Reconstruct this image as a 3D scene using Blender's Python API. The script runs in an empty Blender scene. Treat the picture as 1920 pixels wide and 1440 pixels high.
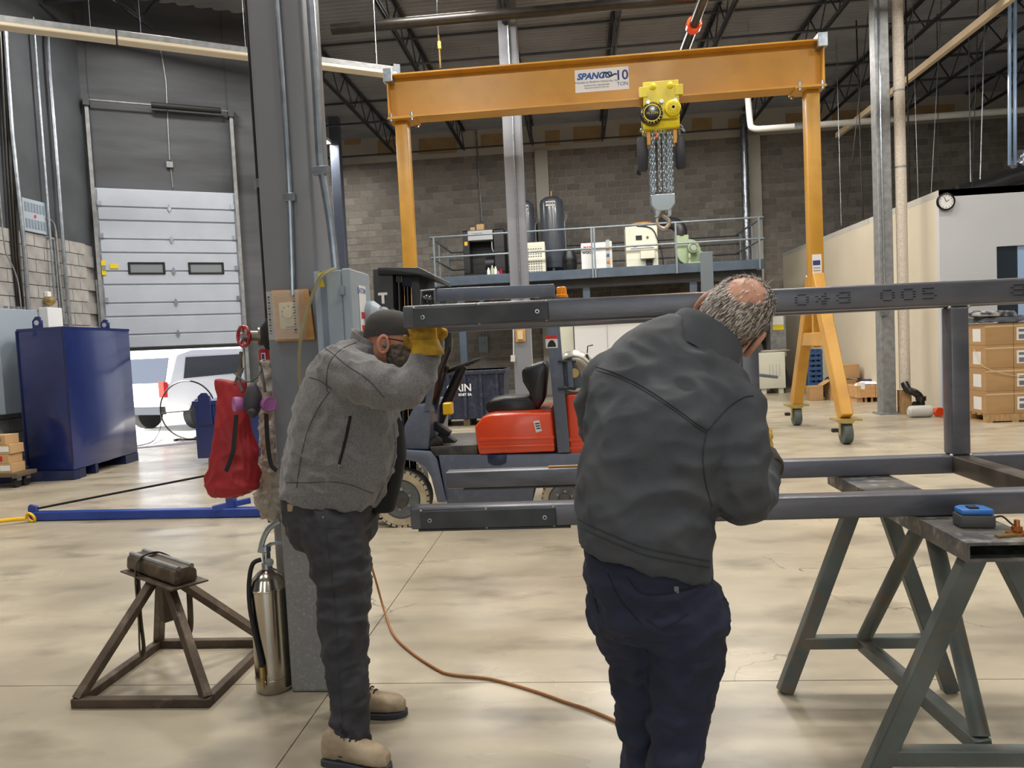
import bpy, bmesh, math, random
from mathutils import Vector, Matrix, noise
from mathutils.bvhtree import BVHTree
random.seed(7)
SC = bpy.context.scene
COL = SC.collection
V = Vector
PI = math.pi
# ------------------------------------------------------------------ camera
FPX, CAMH, ROLL, VPX, HORY = 1387.0, 1.55, 0.048, 1085.0, 647.0
TH = math.atan((720 - HORY) * math.cos(ROLL) / FPX)
PSI = math.atan((VPX - 960) / FPX)
_F0 = V((-math.sin(PSI), math.cos(PSI), 0)); _R0 = V((math.cos(PSI), math.sin(PSI), 0)); _Z = V((0, 0, 1))
CF = _F0 * math.cos(TH) - _Z * math.sin(TH)
_U0 = _F0 * math.sin(TH) + _Z * math.cos(TH)
CR = _R0 * math.cos(ROLL) - _U0 * math.sin(ROLL)
CU = _U0 * math.cos(ROLL) + _R0 * math.sin(ROLL)
CC = V((0, 0, CAMH))
cam = bpy.data.cameras.new('camera'); camo = bpy.data.objects.new('camera', cam); COL.objects.link(camo)
cam.sensor_width = 36.0; cam.lens = FPX / 1920 * 36.0; cam.clip_start = 0.05; cam.clip_end = 300
_m = Matrix((CR, CU, -CF)).transposed().to_4x4(); _m.translation = CC
camo.matrix_world = _m
SC.camera = camo
# ------------------------------------------------------------------ view, world, sun
SC.view_settings.view_transform = 'Standard'
SC.view_settings.look = 'None'
SC.view_settings.gamma = 1.0
SC.view_settings.use_curve_mapping = False
SC.view_settings.exposure = -0.28
W = bpy.data.worlds.new('world'); SC.world = W; W.use_nodes = True
_nt = W.node_tree
_bg = _nt.nodes['Background']
_sky = _nt.nodes.new('ShaderNodeTexSky')
_sky.sky_type = 'NISHITA'; _sky.sun_disc = False
_sky.sun_elevation = math.radians(42); _sky.sun_rotation = math.radians(225)
_sky.air_density = 1.0; _sky.dust_density = 2.0; _sky.ozone_density = 1.0
_nt.links.new(_sky.outputs[0], _bg.inputs[0]); _bg.inputs[1].default_value = 0.6
_sun = bpy.data.lights.new('sun', 'SUN'); _sun.energy = 22.0; _sun.angle = 0.01; _sun.color = (1, .95, .86)
_so = bpy.data.objects.new('sun', _sun); COL.objects.link(_so); _so.location = (-20, -20, 25)
_so.rotation_euler = V((.6, .6, -.62)).to_track_quat('-Z', 'Y').to_euler()

# ------------------------------------------------------------------ pixel rays (1920 x 1440)
def ray(x, y): return CR * ((x - 960) / FPX) + CU * ((720 - y) / FPX) + CF
def pz(x, y, z=0.0): r = ray(x, y); return CC + r * ((z - CAMH) / r.z)
def py(x, y, Y): r = ray(x, y); return CC + r * (Y / r.y)
def px(x, y, X): r = ray(x, y); return CC + r * (X / r.x)
def ppl(x, y, p0, n): r = ray(x, y); return CC + r * ((p0 - CC).dot(n) / r.dot(n))
def pd(x, y, d): return CC + ray(x, y) * d

# ------------------------------------------------------------------ materials
def s2l(c):
    return tuple(((u / 255 / 12.92) if u / 255 <= .04045 else ((u / 255 + .055) / 1.055) ** 2.4) for u in c)
MATS = {}
def mat(name, c, rough=.5, metal=0.0, c2=None, scale=6.0, detail=4.0, lo=.35, hi=.65, stretch=(1, 1, 1), bump=0.0, bscale=None,
        bstretch=None, spec=.5, coat=0.0, c3=None, scale3=30.0, amt3=.5, rnd=0.0, rough2=None, trans=0.0, alpha=1.0, emit=None, estr=0.0, sheen=0.0):
    m = bpy.data.materials.new(name); m.use_nodes = True
    nt = m.node_tree; N = nt.nodes; L = nt.links
    b = N['Principled BSDF']
    b.inputs['Roughness'].default_value = rough; b.inputs['Metallic'].default_value = metal
    b.inputs['Specular IOR Level'].default_value = spec
    b.inputs['Coat Weight'].default_value = coat; b.inputs['Coat Roughness'].default_value = .12
    b.inputs['Transmission Weight'].default_value = trans
    b.inputs['Alpha'].default_value = alpha
    if sheen: b.inputs['Sheen Weight'].default_value = sheen
    col = (*s2l(c), 1); b.inputs['Base Color'].default_value = col
    if emit: b.inputs['Emission Color'].default_value = (*s2l(emit), 1); b.inputs['Emission Strength'].default_value = estr
    m.diffuse_color = col
    if c2 or bump or rnd or c3:
        tc = N.new('ShaderNodeTexCoord')
    def mapped(st):
        mp = N.new('ShaderNodeMapping'); mp.inputs['Scale'].default_value = st
        L.new(tc.outputs['Object'], mp.inputs['Vector']); return mp.outputs['Vector']
    cur = None
    if c2:
        nz = N.new('ShaderNodeTexNoise'); nz.inputs['Scale'].default_value = scale; nz.inputs['Detail'].default_value = detail
        L.new(mapped(stretch), nz.inputs['Vector'])
        rp = N.new('ShaderNodeValToRGB'); rp.color_ramp.elements[0].position = lo; rp.color_ramp.elements[1].position = hi
        rp.color_ramp.elements[0].color = col; rp.color_ramp.elements[1].color = (*s2l(c2), 1)
        L.new(nz.outputs['Fac'], rp.inputs['Fac']); cur = rp.outputs['Color']
        if rough2 is not None:
            mr = N.new('ShaderNodeMapRange'); mr.inputs[1].default_value = lo; mr.inputs[2].default_value = hi
            mr.inputs[3].default_value = rough; mr.inputs[4].default_value = rough2
            L.new(nz.outputs['Fac'], mr.inputs[0]); L.new(mr.outputs[0], b.inputs['Roughness'])
    if c3:
        nz = N.new('ShaderNodeTexNoise'); nz.inputs['Scale'].default_value = scale3; nz.inputs['Detail'].default_value = 6
        L.new(mapped(stretch), nz.inputs['Vector'])
        rp = N.new('ShaderNodeValToRGB'); rp.color_ramp.elements[0].position = .52; rp.color_ramp.elements[1].position = .72
        rp.color_ramp.elements[0].color = (0, 0, 0, 1); rp.color_ramp.elements[1].color = (amt3, amt3, amt3, 1)
        L.new(nz.outputs['Fac'], rp.inputs['Fac'])
        mx = N.new('ShaderNodeMix'); mx.data_type = 'RGBA'
        L.new(rp.outputs['Color'], mx.inputs[0])
        if cur: L.new(cur, mx.inputs[6])
        else: mx.inputs[6].default_value = col
        mx.inputs[7].default_value = (*s2l(c3), 1); cur = mx.outputs[2]
    if rnd:
        oi = N.new('ShaderNodeObjectInfo'); ge = N.new('ShaderNodeNewGeometry')
        ad = N.new('ShaderNodeMath'); ad.operation = 'ADD'
        L.new(oi.outputs['Random'], ad.inputs[0]); L.new(ge.outputs['Random Per Island'], ad.inputs[1])
        fr = N.new('ShaderNodeMath'); fr.operation = 'FRACT'; L.new(ad.outputs[0], fr.inputs[0])
        mr = N.new('ShaderNodeMapRange'); mr.inputs[3].default_value = 1 - rnd; mr.inputs[4].default_value = 1 + rnd
        L.new(fr.outputs[0], mr.inputs[0])
        mx = N.new('ShaderNodeMix'); mx.data_type = 'RGBA'; mx.blend_type = 'MULTIPLY'; mx.inputs[0].default_value = 1
        if cur: L.new(cur, mx.inputs[6])
        else: mx.inputs[6].default_value = col
        L.new(mr.outputs[0], mx.inputs[7]); cur = mx.outputs[2]
    if cur: L.new(cur, b.inputs['Base Color'])
    if bump:
        nz = N.new('ShaderNodeTexNoise'); nz.inputs['Scale'].default_value = bscale or scale * 4; nz.inputs['Detail'].default_value = 5
        L.new(mapped(bstretch or stretch), nz.inputs['Vector'])
        bp = N.new('ShaderNodeBump'); bp.inputs['Strength'].default_value = min(1, bump); bp.inputs['Distance'].default_value = .01
        L.new(nz.outputs['Fac'], bp.inputs['Height']); L.new(bp.outputs['Normal'], b.inputs['Normal'])
    MATS[name] = m
    return m

# ------------------------------------------------------------------ mesh builder
MW = {}
def mwof(o): return MW.get(o.name, Matrix())
def orth(a):
    a = a.normalized(); t = V((0, 0, 1)) if abs(a.z) < .9 else V((1, 0, 0))
    u = t.cross(a).normalized(); return u, a.cross(u).normalized()
class MB:
    def __init__(s): s.v = []; s.f = []
    def add(s, vs, fs):
        o = len(s.v); s.v += [V(p) for p in vs]; s.f += [tuple(i + o for i in q) for q in fs]; return s
    def obox(s, c, a, b, d):
        c = V(c); a = V(a); b = V(b); d = V(d)
        if a.cross(b).dot(d) < 0: a = -a
        vs = [c + a * i + b * j + d * k for i in (-1, 1) for j in (-1, 1) for k in (-1, 1)]
        return s.add(vs, [(0, 1, 3, 2), (4, 6, 7, 5), (0, 4, 5, 1), (2, 3, 7, 6), (0, 2, 6, 4), (1, 5, 7, 3)])
    def box(s, c, z, rz=0.0):
        ca, sa = math.cos(rz), math.sin(rz)
        return s.obox(c, V((ca, sa, 0)) * z[0] / 2, V((-sa, ca, 0)) * z[1] / 2, V((0, 0, z[2] / 2)))
    def bb(s, x0, x1, y0, y1, z0, z1): return s.box(((x0 + x1) / 2, (y0 + y1) / 2, (z0 + z1) / 2), (abs(x1 - x0), abs(y1 - y0), abs(z1 - z0)))
    def bar(s, p, q, w, h, up=(0, 0, 1)):
        p = V(p); q = V(q); d = (q - p); up = V(up)
        sd = d.cross(up)
        if sd.length < 1e-6: sd = d.cross(V((0, 1, 0)))
        sd.normalize(); u = sd.cross(d).normalized()
        return s.obox((p + q) / 2, d / 2, sd * w / 2, u * h / 2)
    def cyl(s, p, q, r, n=12, r2=None, cap=True):
        p = V(p); q = V(q); r2 = r if r2 is None else r2
        u, w = orth(q - p); vs = []
        for c, rr in ((p, r), (q, r2)):
            vs += [c + (u * math.cos(2 * PI * i / n) + w * math.sin(2 * PI * i / n)) * rr for i in range(n)]
        fs = [(i, (i + 1) % n, n + (i + 1) % n, n + i) for i in range(n)]
        if cap: fs += [tuple(range(n - 1, -1, -1)), tuple(range(n, 2 * n))]
        return s.add(vs, fs)
    def tube(s, pts, r, n=8, closed=False, rs=None, flat=1.0, fu=None):
        pts = [V(p) for p in pts]; m = len(pts); vs = []; pu = None
        for i, p in enumerate(pts):
            if closed: t = pts[(i + 1) % m] - pts[i - 1]
            else: t = pts[min(i + 1, m - 1)] - pts[max(i - 1, 0)]
            if t.length < 1e-9: t = V((0, 0, 1))
            t.normalize()
            if pu is None:
                u, w = orth(t)
                if fu is not None:
                    fuv = V(fu); u = (fuv - t * fuv.dot(t)).normalized(); w = t.cross(u)
            else:
                u = (pu - t * pu.dot(t)).normalized(); w = t.cross(u)
            pu = u; rr = rs[i] if rs else r
            vs += [p + (u * math.cos(2 * PI * k / n) + w * math.sin(2 * PI * k / n) * flat) * rr for k in range(n)]
        fs = []
        for i in range(m if closed else m - 1):
            a = i * n; b = ((i + 1) % m) * n
            fs += [(a + k, a + (k + 1) % n, b + (k + 1) % n, b + k) for k in range(n)]
        if not closed: fs += [tuple(range(n - 1, -1, -1)), tuple((m - 1) * n + k for k in range(n))]
        return s.add(vs, fs)
    def lathe(s, o, ax, prof, n=16):
        o = V(o); ax = V(ax).normalized(); u, w = orth(ax); vs = []
        for r, t in prof: vs += [o + ax * t + (u * math.cos(2 * PI * k / n) + w * math.sin(2 * PI * k / n)) * max(r, 1e-4) for k in range(n)]
        fs = []
        for i in range(len(prof) - 1):
            a = i * n; b = a + n; fs += [(a + k, a + (k + 1) % n, b + (k + 1) % n, b + k) for k in range(n)]
        fs += [tuple(range(n - 1, -1, -1)), tuple((len(prof) - 1) * n + k for k in range(n))]
        return s.add(vs, fs)
    def ring(s, c, ax, R, r, n=24, m=8, flat=1.0):
        c = V(c); u, w = orth(V(ax))
        return s.tube([c + (u * math.cos(2 * PI * i / n) + w * math.sin(2 * PI * i / n)) * R for i in range(n)], r, m, True, flat=flat, fu=None)
    def prism(s, pts, vec):
        pts = [V(p) for p in pts]; vec = V(vec); n = len(pts)
        nm = V((0, 0, 0))
        for i in range(n): nm += (pts[i] - pts[0]).cross(pts[(i + 1) % n] - pts[0])
        if nm.dot(vec) > 0: pts.reverse()
        vs = pts + [p + vec for p in pts]
        fs = [tuple(range(n)), tuple(range(2 * n - 1, n - 1, -1))] + [((i + 1) % n, i, n + i, n + (i + 1) % n) for i in range(n)]
        return s.add(vs, fs)
    def loft(s, rings, cap=True):
        n = len(rings[0]); vs = [p for r in rings for p in r]; fs = []
        for i in range(len(rings) - 1):
            a = i * n; b = a + n; fs += [(a + k, a + (k + 1) % n, b + (k + 1) % n, b + k) for k in range(n)]
        if cap: fs += [tuple(range(n - 1, -1, -1)), tuple((len(rings) - 1) * n + k for k in range(n))]
        return s.add(vs, fs)
    def sph(s, c, r, n=12, m=8, sc=(1, 1, 1)):
        c = V(c); rings = []
        for j in range(1, m):
            a = PI * j / m
            rings.append([c + V((r * sc[0] * math.sin(a) * math.cos(2 * PI * k / n), r * sc[1] * math.sin(a) * math.sin(2 * PI * k / n), -r * sc[2] * math.cos(a))) for k in range(n)])
        return s.loft(rings)
    def mesh(s, name):
        me = bpy.data.meshes.new(name); me.from_pydata([tuple(p) for p in s.v], [], s.f); me.update(); return me
    def build(s, name, m, parent=None, bevel=0.0, seg=1, ang=35, flat=False, recalc=True, origin=None):
        inv = None
        if parent is not None: inv = mwof(parent).inverted()
        loc = V((0, 0, 0))
        if parent is None:
            if origin is None:
                xs = [p.x for p in s.v]; ys = [p.y for p in s.v]; zs = [p.z for p in s.v]
                loc = V(((min(xs) + max(xs)) / 2, (min(ys) + max(ys)) / 2, min(zs)))
            else: loc = V(origin)
            inv = Matrix.Translation(-loc)
        bm = bmesh.new()
        vs = [bm.verts.new(inv @ p) for p in s.v]
        for q in s.f:
            try: bm.faces.new([vs[i] for i in q])
            except ValueError: pass
        if recalc: bmesh.ops.recalc_face_normals(bm, faces=bm.faces)
        if bevel > 0:
            es = [e for e in bm.edges if len(e.link_faces) == 2 and e.calc_face_angle(0) > .5]
            bmesh.ops.bevel(bm, geom=es, offset=bevel, segments=seg, profile=.5, affect='EDGES', clamp_overlap=True)
        me = bpy.data.meshes.new(name); bm.to_mesh(me); bm.free()
        if not flat:
            me.shade_smooth(); me.set_sharp_from_angle(angle=math.radians(ang))
        if m: me.materials.append(MATS[m] if isinstance(m, str) else m)
        o = bpy.data.objects.new(name, me); COL.objects.link(o)
        if parent is not None: o.parent = parent; MW[o.name] = mwof(parent)
        else: o.location = loc; MW[o.name] = Matrix.Translation(loc)
        return o
def meshobj(name, me, m, parent=None):
    """world-space mesh data -> object"""
    if parent is not None: me.transform(mwof(parent).inverted())
    o = bpy.data.objects.new(name, me); COL.objects.link(o)
    if m: me.materials.clear(); me.materials.append(MATS[m] if isinstance(m, str) else m)
    if parent is not None: o.parent = parent; MW[o.name] = mwof(parent)
    return o
def thing(name, label, cat, loc=(0, 0, 0), rz=0.0, group=None):
    o = bpy.data.objects.new(name, None); COL.objects.link(o)
    o.location = loc; o.rotation_euler = (0, 0, rz); o.empty_display_size = .1
    MW[o.name] = Matrix.Translation(V(loc)) @ Matrix.Rotation(rz, 4, 'Z')
    return tag(o, label, cat, group)
def tag(o, label, cat, group=None, kind=None):
    o['label'] = label; o['category'] = cat
    if group: o['group'] = group
    if kind: o['kind'] = kind
    return o
def struct(o, label=None):
    o['kind'] = 'structure'
    if label: o['label'] = label
    return o
def copy_tree(o, parent=None, loc=None, rz=None, label=None):
    c = o.copy(); COL.objects.link(c); c.parent = parent
    if loc is not None: c.location = loc
    if rz is not None: c.rotation_euler = (0, 0, rz)
    if label: c['label'] = label
    for ch in o.children: copy_tree(ch, c)
    if parent is None: MW[c.name] = Matrix.Translation(c.location) @ Matrix.Rotation(c.rotation_euler.z, 4, 'Z')
    return c
def B(*a): return MB().bb(*a)
def text(name, s, size, o, u, v, m, parent, ext=.001, align='CENTER', sx=1.0, shear=0.0, bold=0.0):
    cu = bpy.data.curves.new(name, 'FONT'); cu.body = s; cu.size = size; cu.align_x = align; cu.align_y = 'CENTER'
    cu.extrude = ext; cu.shear = shear; cu.offset = bold; cu.resolution_u = 3
    t = bpy.data.objects.new(name, cu); COL.objects.link(t)
    dg = bpy.context.evaluated_depsgraph_get(); me = bpy.data.meshes.new_from_object(t.evaluated_get(dg))
    bpy.data.objects.remove(t); bpy.data.curves.remove(cu)
    u = V(u).normalized(); v = V(v).normalized(); n = u.cross(v); o = V(o)
    M = Matrix((u * sx, v, n)).transposed().to_4x4(); M.translation = o
    me.transform(M); me.name = name
    return meshobj(name, me, m, parent)
def arc(c, a0, a1, r, n, u, v):
    c = V(c); u = V(u); v = V(v)
    return [c + (u * math.cos(a0 + (a1 - a0) * i / n) + v * math.sin(a0 + (a1 - a0) * i / n)) * r for i in range(n + 1)]
def smoothpath(pts, k=6):
    pts = [V(p) for p in pts]; out = []
    for i in range(len(pts) - 1):
        p0 = pts[max(i - 1, 0)]; p1 = pts[i]; p2 = pts[i + 1]; p3 = pts[min(i + 2, len(pts) - 1)]
        for j in range(k):
            t = j / k
            out.append(.5 * ((2 * p1) + (p2 - p0) * t + (2 * p0 - 5 * p1 + 4 * p2 - p3) * t * t + (3 * p1 - p0 - 3 * p2 + p3) * t ** 3))
    out.append(pts[-1]); return out
X_, Y_, Z_ = V((1, 0, 0)), V((0, 1, 0)), V((0, 0, 1))
# ------------------------------------------------------------------ soft shapes
def organic(mb, name, m, parent=None, vox=.011, smooth=4, disp=None, origin=None):
    me = mb.mesh(name)
    o = bpy.data.objects.new(name + '_tmp', me); COL.objects.link(o)
    r = o.modifiers.new('r', 'REMESH'); r.mode = 'VOXEL'; r.voxel_size = vox
    s = o.modifiers.new('s', 'SMOOTH'); s.factor = .5; s.iterations = smooth
    dg = bpy.context.evaluated_depsgraph_get()
    me2 = bpy.data.meshes.new_from_object(o.evaluated_get(dg)); bpy.data.objects.remove(o); bpy.data.meshes.remove(me)
    if disp:
        nm = [v.normal.copy() for v in me2.vertices]
        for v, n_ in zip(me2.vertices, nm): v.co = v.co + n_ * disp(v.co)
    me2.shade_smooth(); me2.name = name; me2.update()
    if parent is not None: return meshobj(name, me2, m, parent)
    loc = V(origin); me2.transform(Matrix.Translation(-loc))
    ob = bpy.data.objects.new(name, me2); COL.objects.link(ob); ob.location = loc; MW[ob.name] = Matrix.Translation(loc)
    me2.materials.clear(); me2.materials.append(MATS[m]); return ob
def ridge(v): return 1 - abs(noise.noise(v)) * 2
def fold(amp, k=(7, 7, 16), seed=0, ax=None):
    """cloth folds: ridged noise stretched across the given direction"""
    def f(p):
        q = V((p.x * k[0] + seed, p.y * k[1], p.z * k[2])); q2 = q * 2.1
        w = noise.noise(p * 3.1 + V((seed, 2, 5)))
        return amp * (.75 * (ridge(q + V((w, w, w)) * 1.5) - .45) + .3 * (ridge(q2) - .45))
    return f
# ------------------------------------------------------------------ materials
mat('concrete', (156, 146, 128), .34, c2=(184, 174, 153), scale=1.6, detail=8, lo=.38, hi=.66, stretch=(.75, 1.4, 1), bump=.07, bscale=14, c3=(112, 103, 90), scale3=2.6, amt3=.65, rough2=.26, spec=.45)
mat('joint', (70, 64, 56), .8)
mat('block_dark', (118, 114, 109), .85, c2=(134, 130, 124), scale=7, bump=.3, bscale=60, rnd=.22)
mat('mortar_grey', (168, 163, 156), .9)
mat('block_light', (138, 136, 135), .85, c2=(160, 158, 156), scale=5, bump=.3, bscale=50, rnd=.10)
mat('mortar_light', (158, 157, 156), .9)
mat('drywall', (176, 173, 166), .9, c2=(186, 183, 176), scale=1.5)
mat('tan_patch', (172, 148, 112), .9, c2=(160, 134, 98), scale=3)
mat('dark_paint', (62, 66, 72), .8, c2=(72, 76, 82), scale=2.0)
mat('wall_grey', (66, 68, 73), .75, c2=(84, 87, 93), scale=1.1, stretch=(.5, .5, 3), lo=.3, hi=.7, c3=(52, 54, 58), scale3=1.4, amt3=.5, bump=.15, bscale=6)
mat('beige_paint', (200, 190, 170), .75, c2=(206, 196, 177), scale=.8)
mat('white_paint', (184, 187, 193), .7, c2=(190, 193, 199), scale=.8)
mat('deck_steel', (132, 135, 142), .55, metal=.1, c2=(146, 149, 156), scale=1.2)
mat('joist_paint', (50, 54, 62), .55, c2=(60, 65, 73), scale=3)
mat('column_paint', (122, 126, 135), .36, c2=(130, 133, 141), scale=1.5, lo=.3, hi=.7, bump=.05, bscale=30)
mat('column_scuffed', (124, 124, 124), .5, c2=(135, 134, 131), scale=3, c3=(182, 178, 168), scale3=70, amt3=.4, bump=.1, bscale=40)
mat('pipe_black', (34, 32, 30), .35, c2=(48, 44, 40), scale=6, metal=.4)
mat('black_gloss', (22, 22, 24), .22, spec=.6)
mat('galv', (176, 184, 194), .28, metal=.85, c2=(150, 158, 168), scale=14)
mat('galv_dull', (150, 152, 154), .5, metal=.5, c2=(128, 130, 132), scale=10)
mat('mill_steel', (88, 89, 97), .33, metal=.35, c2=(118, 119, 127), scale=4.5, detail=8, stretch=(.35, 1, 1.4), lo=.32, hi=.72, c3=(52, 53, 58), scale3=9, amt3=.6, bump=.06, bscale=60, spec=.55)
mat('mill_brown', (74, 66, 58), .45, metal=.4, c2=(90, 82, 74), scale=4, detail=7, stretch=(1, 1, .4), c3=(46, 42, 40), scale3=8, amt3=.6)
mat('plate_steel', (46, 47, 51), .48, metal=.3, c2=(74, 75, 80), scale=5, detail=7, lo=.4, hi=.75)
mat('rust_steel', (92, 78, 64), .5, metal=.45, c2=(66, 56, 48), scale=7, detail=8, stretch=(1, 1, 1), c3=(128, 112, 96), scale3=14, amt3=.6, bump=.15, bscale=60)
mat('weld', (190, 188, 180), .35, metal=.6)
mat('horse_paint', (78, 84, 82), .5, c2=(96, 102, 98), scale=5, detail=7, c3=(112, 92, 68), scale3=11, amt3=.75, bump=.15, bscale=40, metal=.1)
mat('horse_edge', (112, 98, 76), .6, c2=(88, 82, 70), scale=9, detail=7)
mat('horse_top', (110, 106, 98), .5, metal=.3, c2=(64, 66, 76), scale=9, detail=8, c3=(190, 186, 178), scale3=18, amt3=.6, bump=.35, bscale=40)
mat('gantry', (200, 150, 58), .38, c2=(190, 138, 48), scale=1.2, c3=(150, 104, 40), scale3=2.2, amt3=.35, spec=.5)
mat('hoist_yellow', (226, 206, 20), .35, c2=(210, 190, 16), scale=6)
mat('chain', (176, 190, 202), .3, metal=.8)
mat('chain_bag', (26, 28, 34), .5, c2=(36, 40, 50), scale=8, stretch=(1, 1, .2), bump=.3, bscale=16)
mat('hook_steel', (170, 160, 150), .4, metal=.6)
mat('sign_white', (232, 234, 240), .5)
mat('logo_blue', (32, 86, 160), .5)
mat('ink', (24, 26, 34), .6)
mat('ink_grey', (110, 112, 120), .6)
mat('ink_navy', (44, 58, 120), .5)
mat('ink_yellow', (214, 190, 40), .5)
mat('ink_red', (196, 40, 40), .5)
mat('tank_blue', (22, 36, 92), .22, c2=(26, 44, 104), scale=1.2, coat=.4, spec=.6)
mat('tank_blue_dark', (26, 34, 66), .3, c2=(30, 40, 76), scale=1.5)
mat('frame_blue', (30, 58, 140), .35, c2=(36, 66, 150), scale=6)
mat('safety_yellow', (232, 184, 20), .4)
mat('bag_red', (150, 26, 34), .6, c2=(168, 36, 42), scale=5, bump=.2, bscale=14)
mat('wheel_red', (158, 24, 36), .35)
mat('valve_metal', (150, 146, 138), .35, metal=.7, c2=(120, 112, 98), scale=12)
mat('brass', (176, 150, 96), .35, metal=.8)
mat('plastic_wrap', (196, 190, 180), .28, c2=(170, 160, 144), scale=6, bump=.8, bscale=14, trans=.25, spec=.6)
mat('mask_grey', (58, 54, 62), .6)
mat('filter_pink', (176, 108, 168), .5, c2=(132, 76, 130), scale=10)
mat('strap_black', (26, 26, 28), .7)
mat('plywood', (200, 152, 92), .6, c2=(178, 128, 72), scale=5, stretch=(1, 1, 6))
mat('thermostat', (206, 192, 150), .5)
mat('clear_guard', (225, 228, 230), .06, alpha=.16, spec=.6)
mat('ebox', (150, 162, 174), .38, c2=(158, 170, 182), scale=2)
mat('ebox_dark', (112, 126, 142), .45)
mat('tag_yellow', (216, 196, 30), .6)
mat('hose_flat', (150, 142, 112), .35, c2=(128, 120, 90), scale=8)
mat('stainless', (196, 190, 178), .2, metal=1.0, c2=(176, 170, 158), scale=3)
mat('rubber', (24, 25, 26), .65)
mat('strap_brown', (96, 82, 60), .8, c2=(70, 60, 46), scale=20)
mat('cord_orange', (158, 104, 58), .6)
mat('fork_grey', (84, 92, 110), .4, c2=(90, 98, 116), scale=2, c3=(120, 128, 140), scale3=18, amt3=.25)
mat('fork_red', (216, 72, 30), .28, c2=(206, 62, 24), scale=2, spec=.6, coat=.3)
mat('fork_black', (30, 31, 36), .45, c2=(40, 42, 48), scale=4)
mat('vinyl', (28, 28, 31), .3, c2=(34, 34, 38), scale=5, bump=.12, bscale=12, spec=.6)
mat('tyre_tan', (196, 184, 160), .8, c2=(160, 148, 124), scale=9, bump=.4, bscale=30)
mat('tyre_grey', (84, 88, 90), .75, c2=(110, 112, 112), scale=9)
mat('rim_dark', (52, 52, 54), .5, c2=(80, 76, 72), scale=10, metal=.2)
mat('amber', (236, 140, 16), .25, trans=.1)
mat('propane', (206, 204, 196), .3, metal=.5, c2=(180, 176, 166), scale=6)
mat('bin_navy', (30, 38, 60), .5, c2=(40, 48, 72), scale=3, c3=(110, 112, 116), scale3=16, amt3=.3)
mat('paint_white', (222, 224, 226), .5)
mat('pipe_white', (196, 196, 192), .5)
mat('insul', (206, 196, 184), .5, c2=(186, 176, 164), scale=30, bump=.2, bscale=60)
mat('mezz_paint', (66, 80, 96), .45, c2=(78, 92, 108), scale=3)
mat('rail_grey', (122, 134, 144), .45, metal=.3)
mat('machine_cream', (222, 222, 206), .45, c2=(214, 214, 198), scale=2)
mat('machine_black', (28, 30, 34), .4)
mat('machine_grey', (170, 174, 178), .45)
mat('vessel_grey', (76, 82, 92), .28, c2=(82, 88, 98), scale=2, coat=.3)
mat('blower_green', (164, 182, 150), .45, c2=(154, 172, 140), scale=4)
mat('duct_black', (40, 40, 44), .45, bump=.6, bscale=10)
mat('foil', (196, 204, 214), .22, metal=.9, c2=(150, 158, 170), scale=18, bump=.8, bscale=24)
mat('cardboard', (178, 142, 98), .75, c2=(166, 130, 88), scale=2, stretch=(1, 1, 3))
mat('cardboard_tan', (196, 160, 116), .75, c2=(186, 150, 106), scale=2.5)
mat('tape', (206, 180, 140), .3)
mat('label_white', (226, 226, 226), .5)
mat('pallet_wood', (186, 152, 106), .7, c2=(160, 124, 82), scale=6, stretch=(4, 1, 1))
mat('crate_wood', (202, 160, 112), .65, c2=(184, 140, 94), scale=5, stretch=(1, 1, 5))
mat('film', (190, 186, 182), .2, c2=(60, 62, 70), scale=7, lo=.4, hi=.6, bump=.8, bscale=16)
mat('film_black', (34, 36, 42), .3, c2=(80, 84, 92), scale=8, bump=.9, bscale=14)
mat('blue_plastic', (52, 84, 130), .5)
mat('caster_green', (74, 84, 80), .55, c2=(88, 98, 94), scale=12)
mat('zinc_gold', (196, 176, 116), .35, metal=.7)
mat('glass_dark', (30, 42, 56), .12, spec=.6)
mat('glass_blue', (150, 178, 214), .12, spec=.6)
mat('door_white', (166, 174, 188), .45, c2=(174, 182, 196), scale=2)
mat('window_grey', (128, 134, 140), .15, spec=.6)
mat('asphalt', (190, 188, 184), .9, c2=(206, 204, 200), scale=3, bump=.3, bscale=40)
mat('apron', (128, 122, 124), .8, c2=(150, 142, 142), scale=6, bump=.2, bscale=40)
mat('car_white', (226, 228, 232), .25, coat=.5)
mat('car_glass', (40, 46, 54), .08, spec=.7)
mat('tail_red', (200, 36, 30), .3)
mat('bldg_white', (220, 220, 218), .8)
mat('lamp_white', (240, 240, 236), .5)
mat('lamp_glow', (255, 246, 228), .5, emit=(255, 244, 224), estr=4.0)
mat('strip_cream', (226, 214, 190), .5)
mat('tape_blue', (52, 116, 196), .35)
mat('tape_grey', (76, 76, 76), .55)
mat('copper', (170, 110, 60), .4, metal=.8)
mat('wood_dark', (98, 84, 66), .7)
mat('duct_tan', (196, 176, 146), .6)
mat('skin', (206, 150, 126), .5, c2=(190, 128, 106), scale=14, bump=.05, bscale=90, spec=.35)
mat('skin_b', (204, 152, 128), .45, c2=(190, 136, 112), scale=14, spec=.4)
mat('jacket_a', (100, 99, 101), .9, c2=(126, 124, 125), scale=240, detail=2, c3=(84, 82, 84), scale3=90, amt3=.5, bump=.12, bscale=200, sheen=.25)
mat('jacket_b', (54, 58, 65), .72, c2=(66, 70, 77), scale=7, c3=(78, 76, 74), scale3=5, amt3=.35, bump=.1, bscale=160)
mat('seam_b', (44, 46, 52), .8)
mat('seam_a', (70, 70, 74), .9)
mat('trousers_a', (40, 40, 46), .75, c2=(52, 52, 58), scale=9, c3=(60, 56, 58), scale3=5, amt3=.4, bump=.1, bscale=150)
mat('trousers_b', (24, 30, 50), .8, c2=(30, 36, 60), scale=7, bump=.1, bscale=150)
mat('shirt_black', (18, 18, 20), .8)
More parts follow.
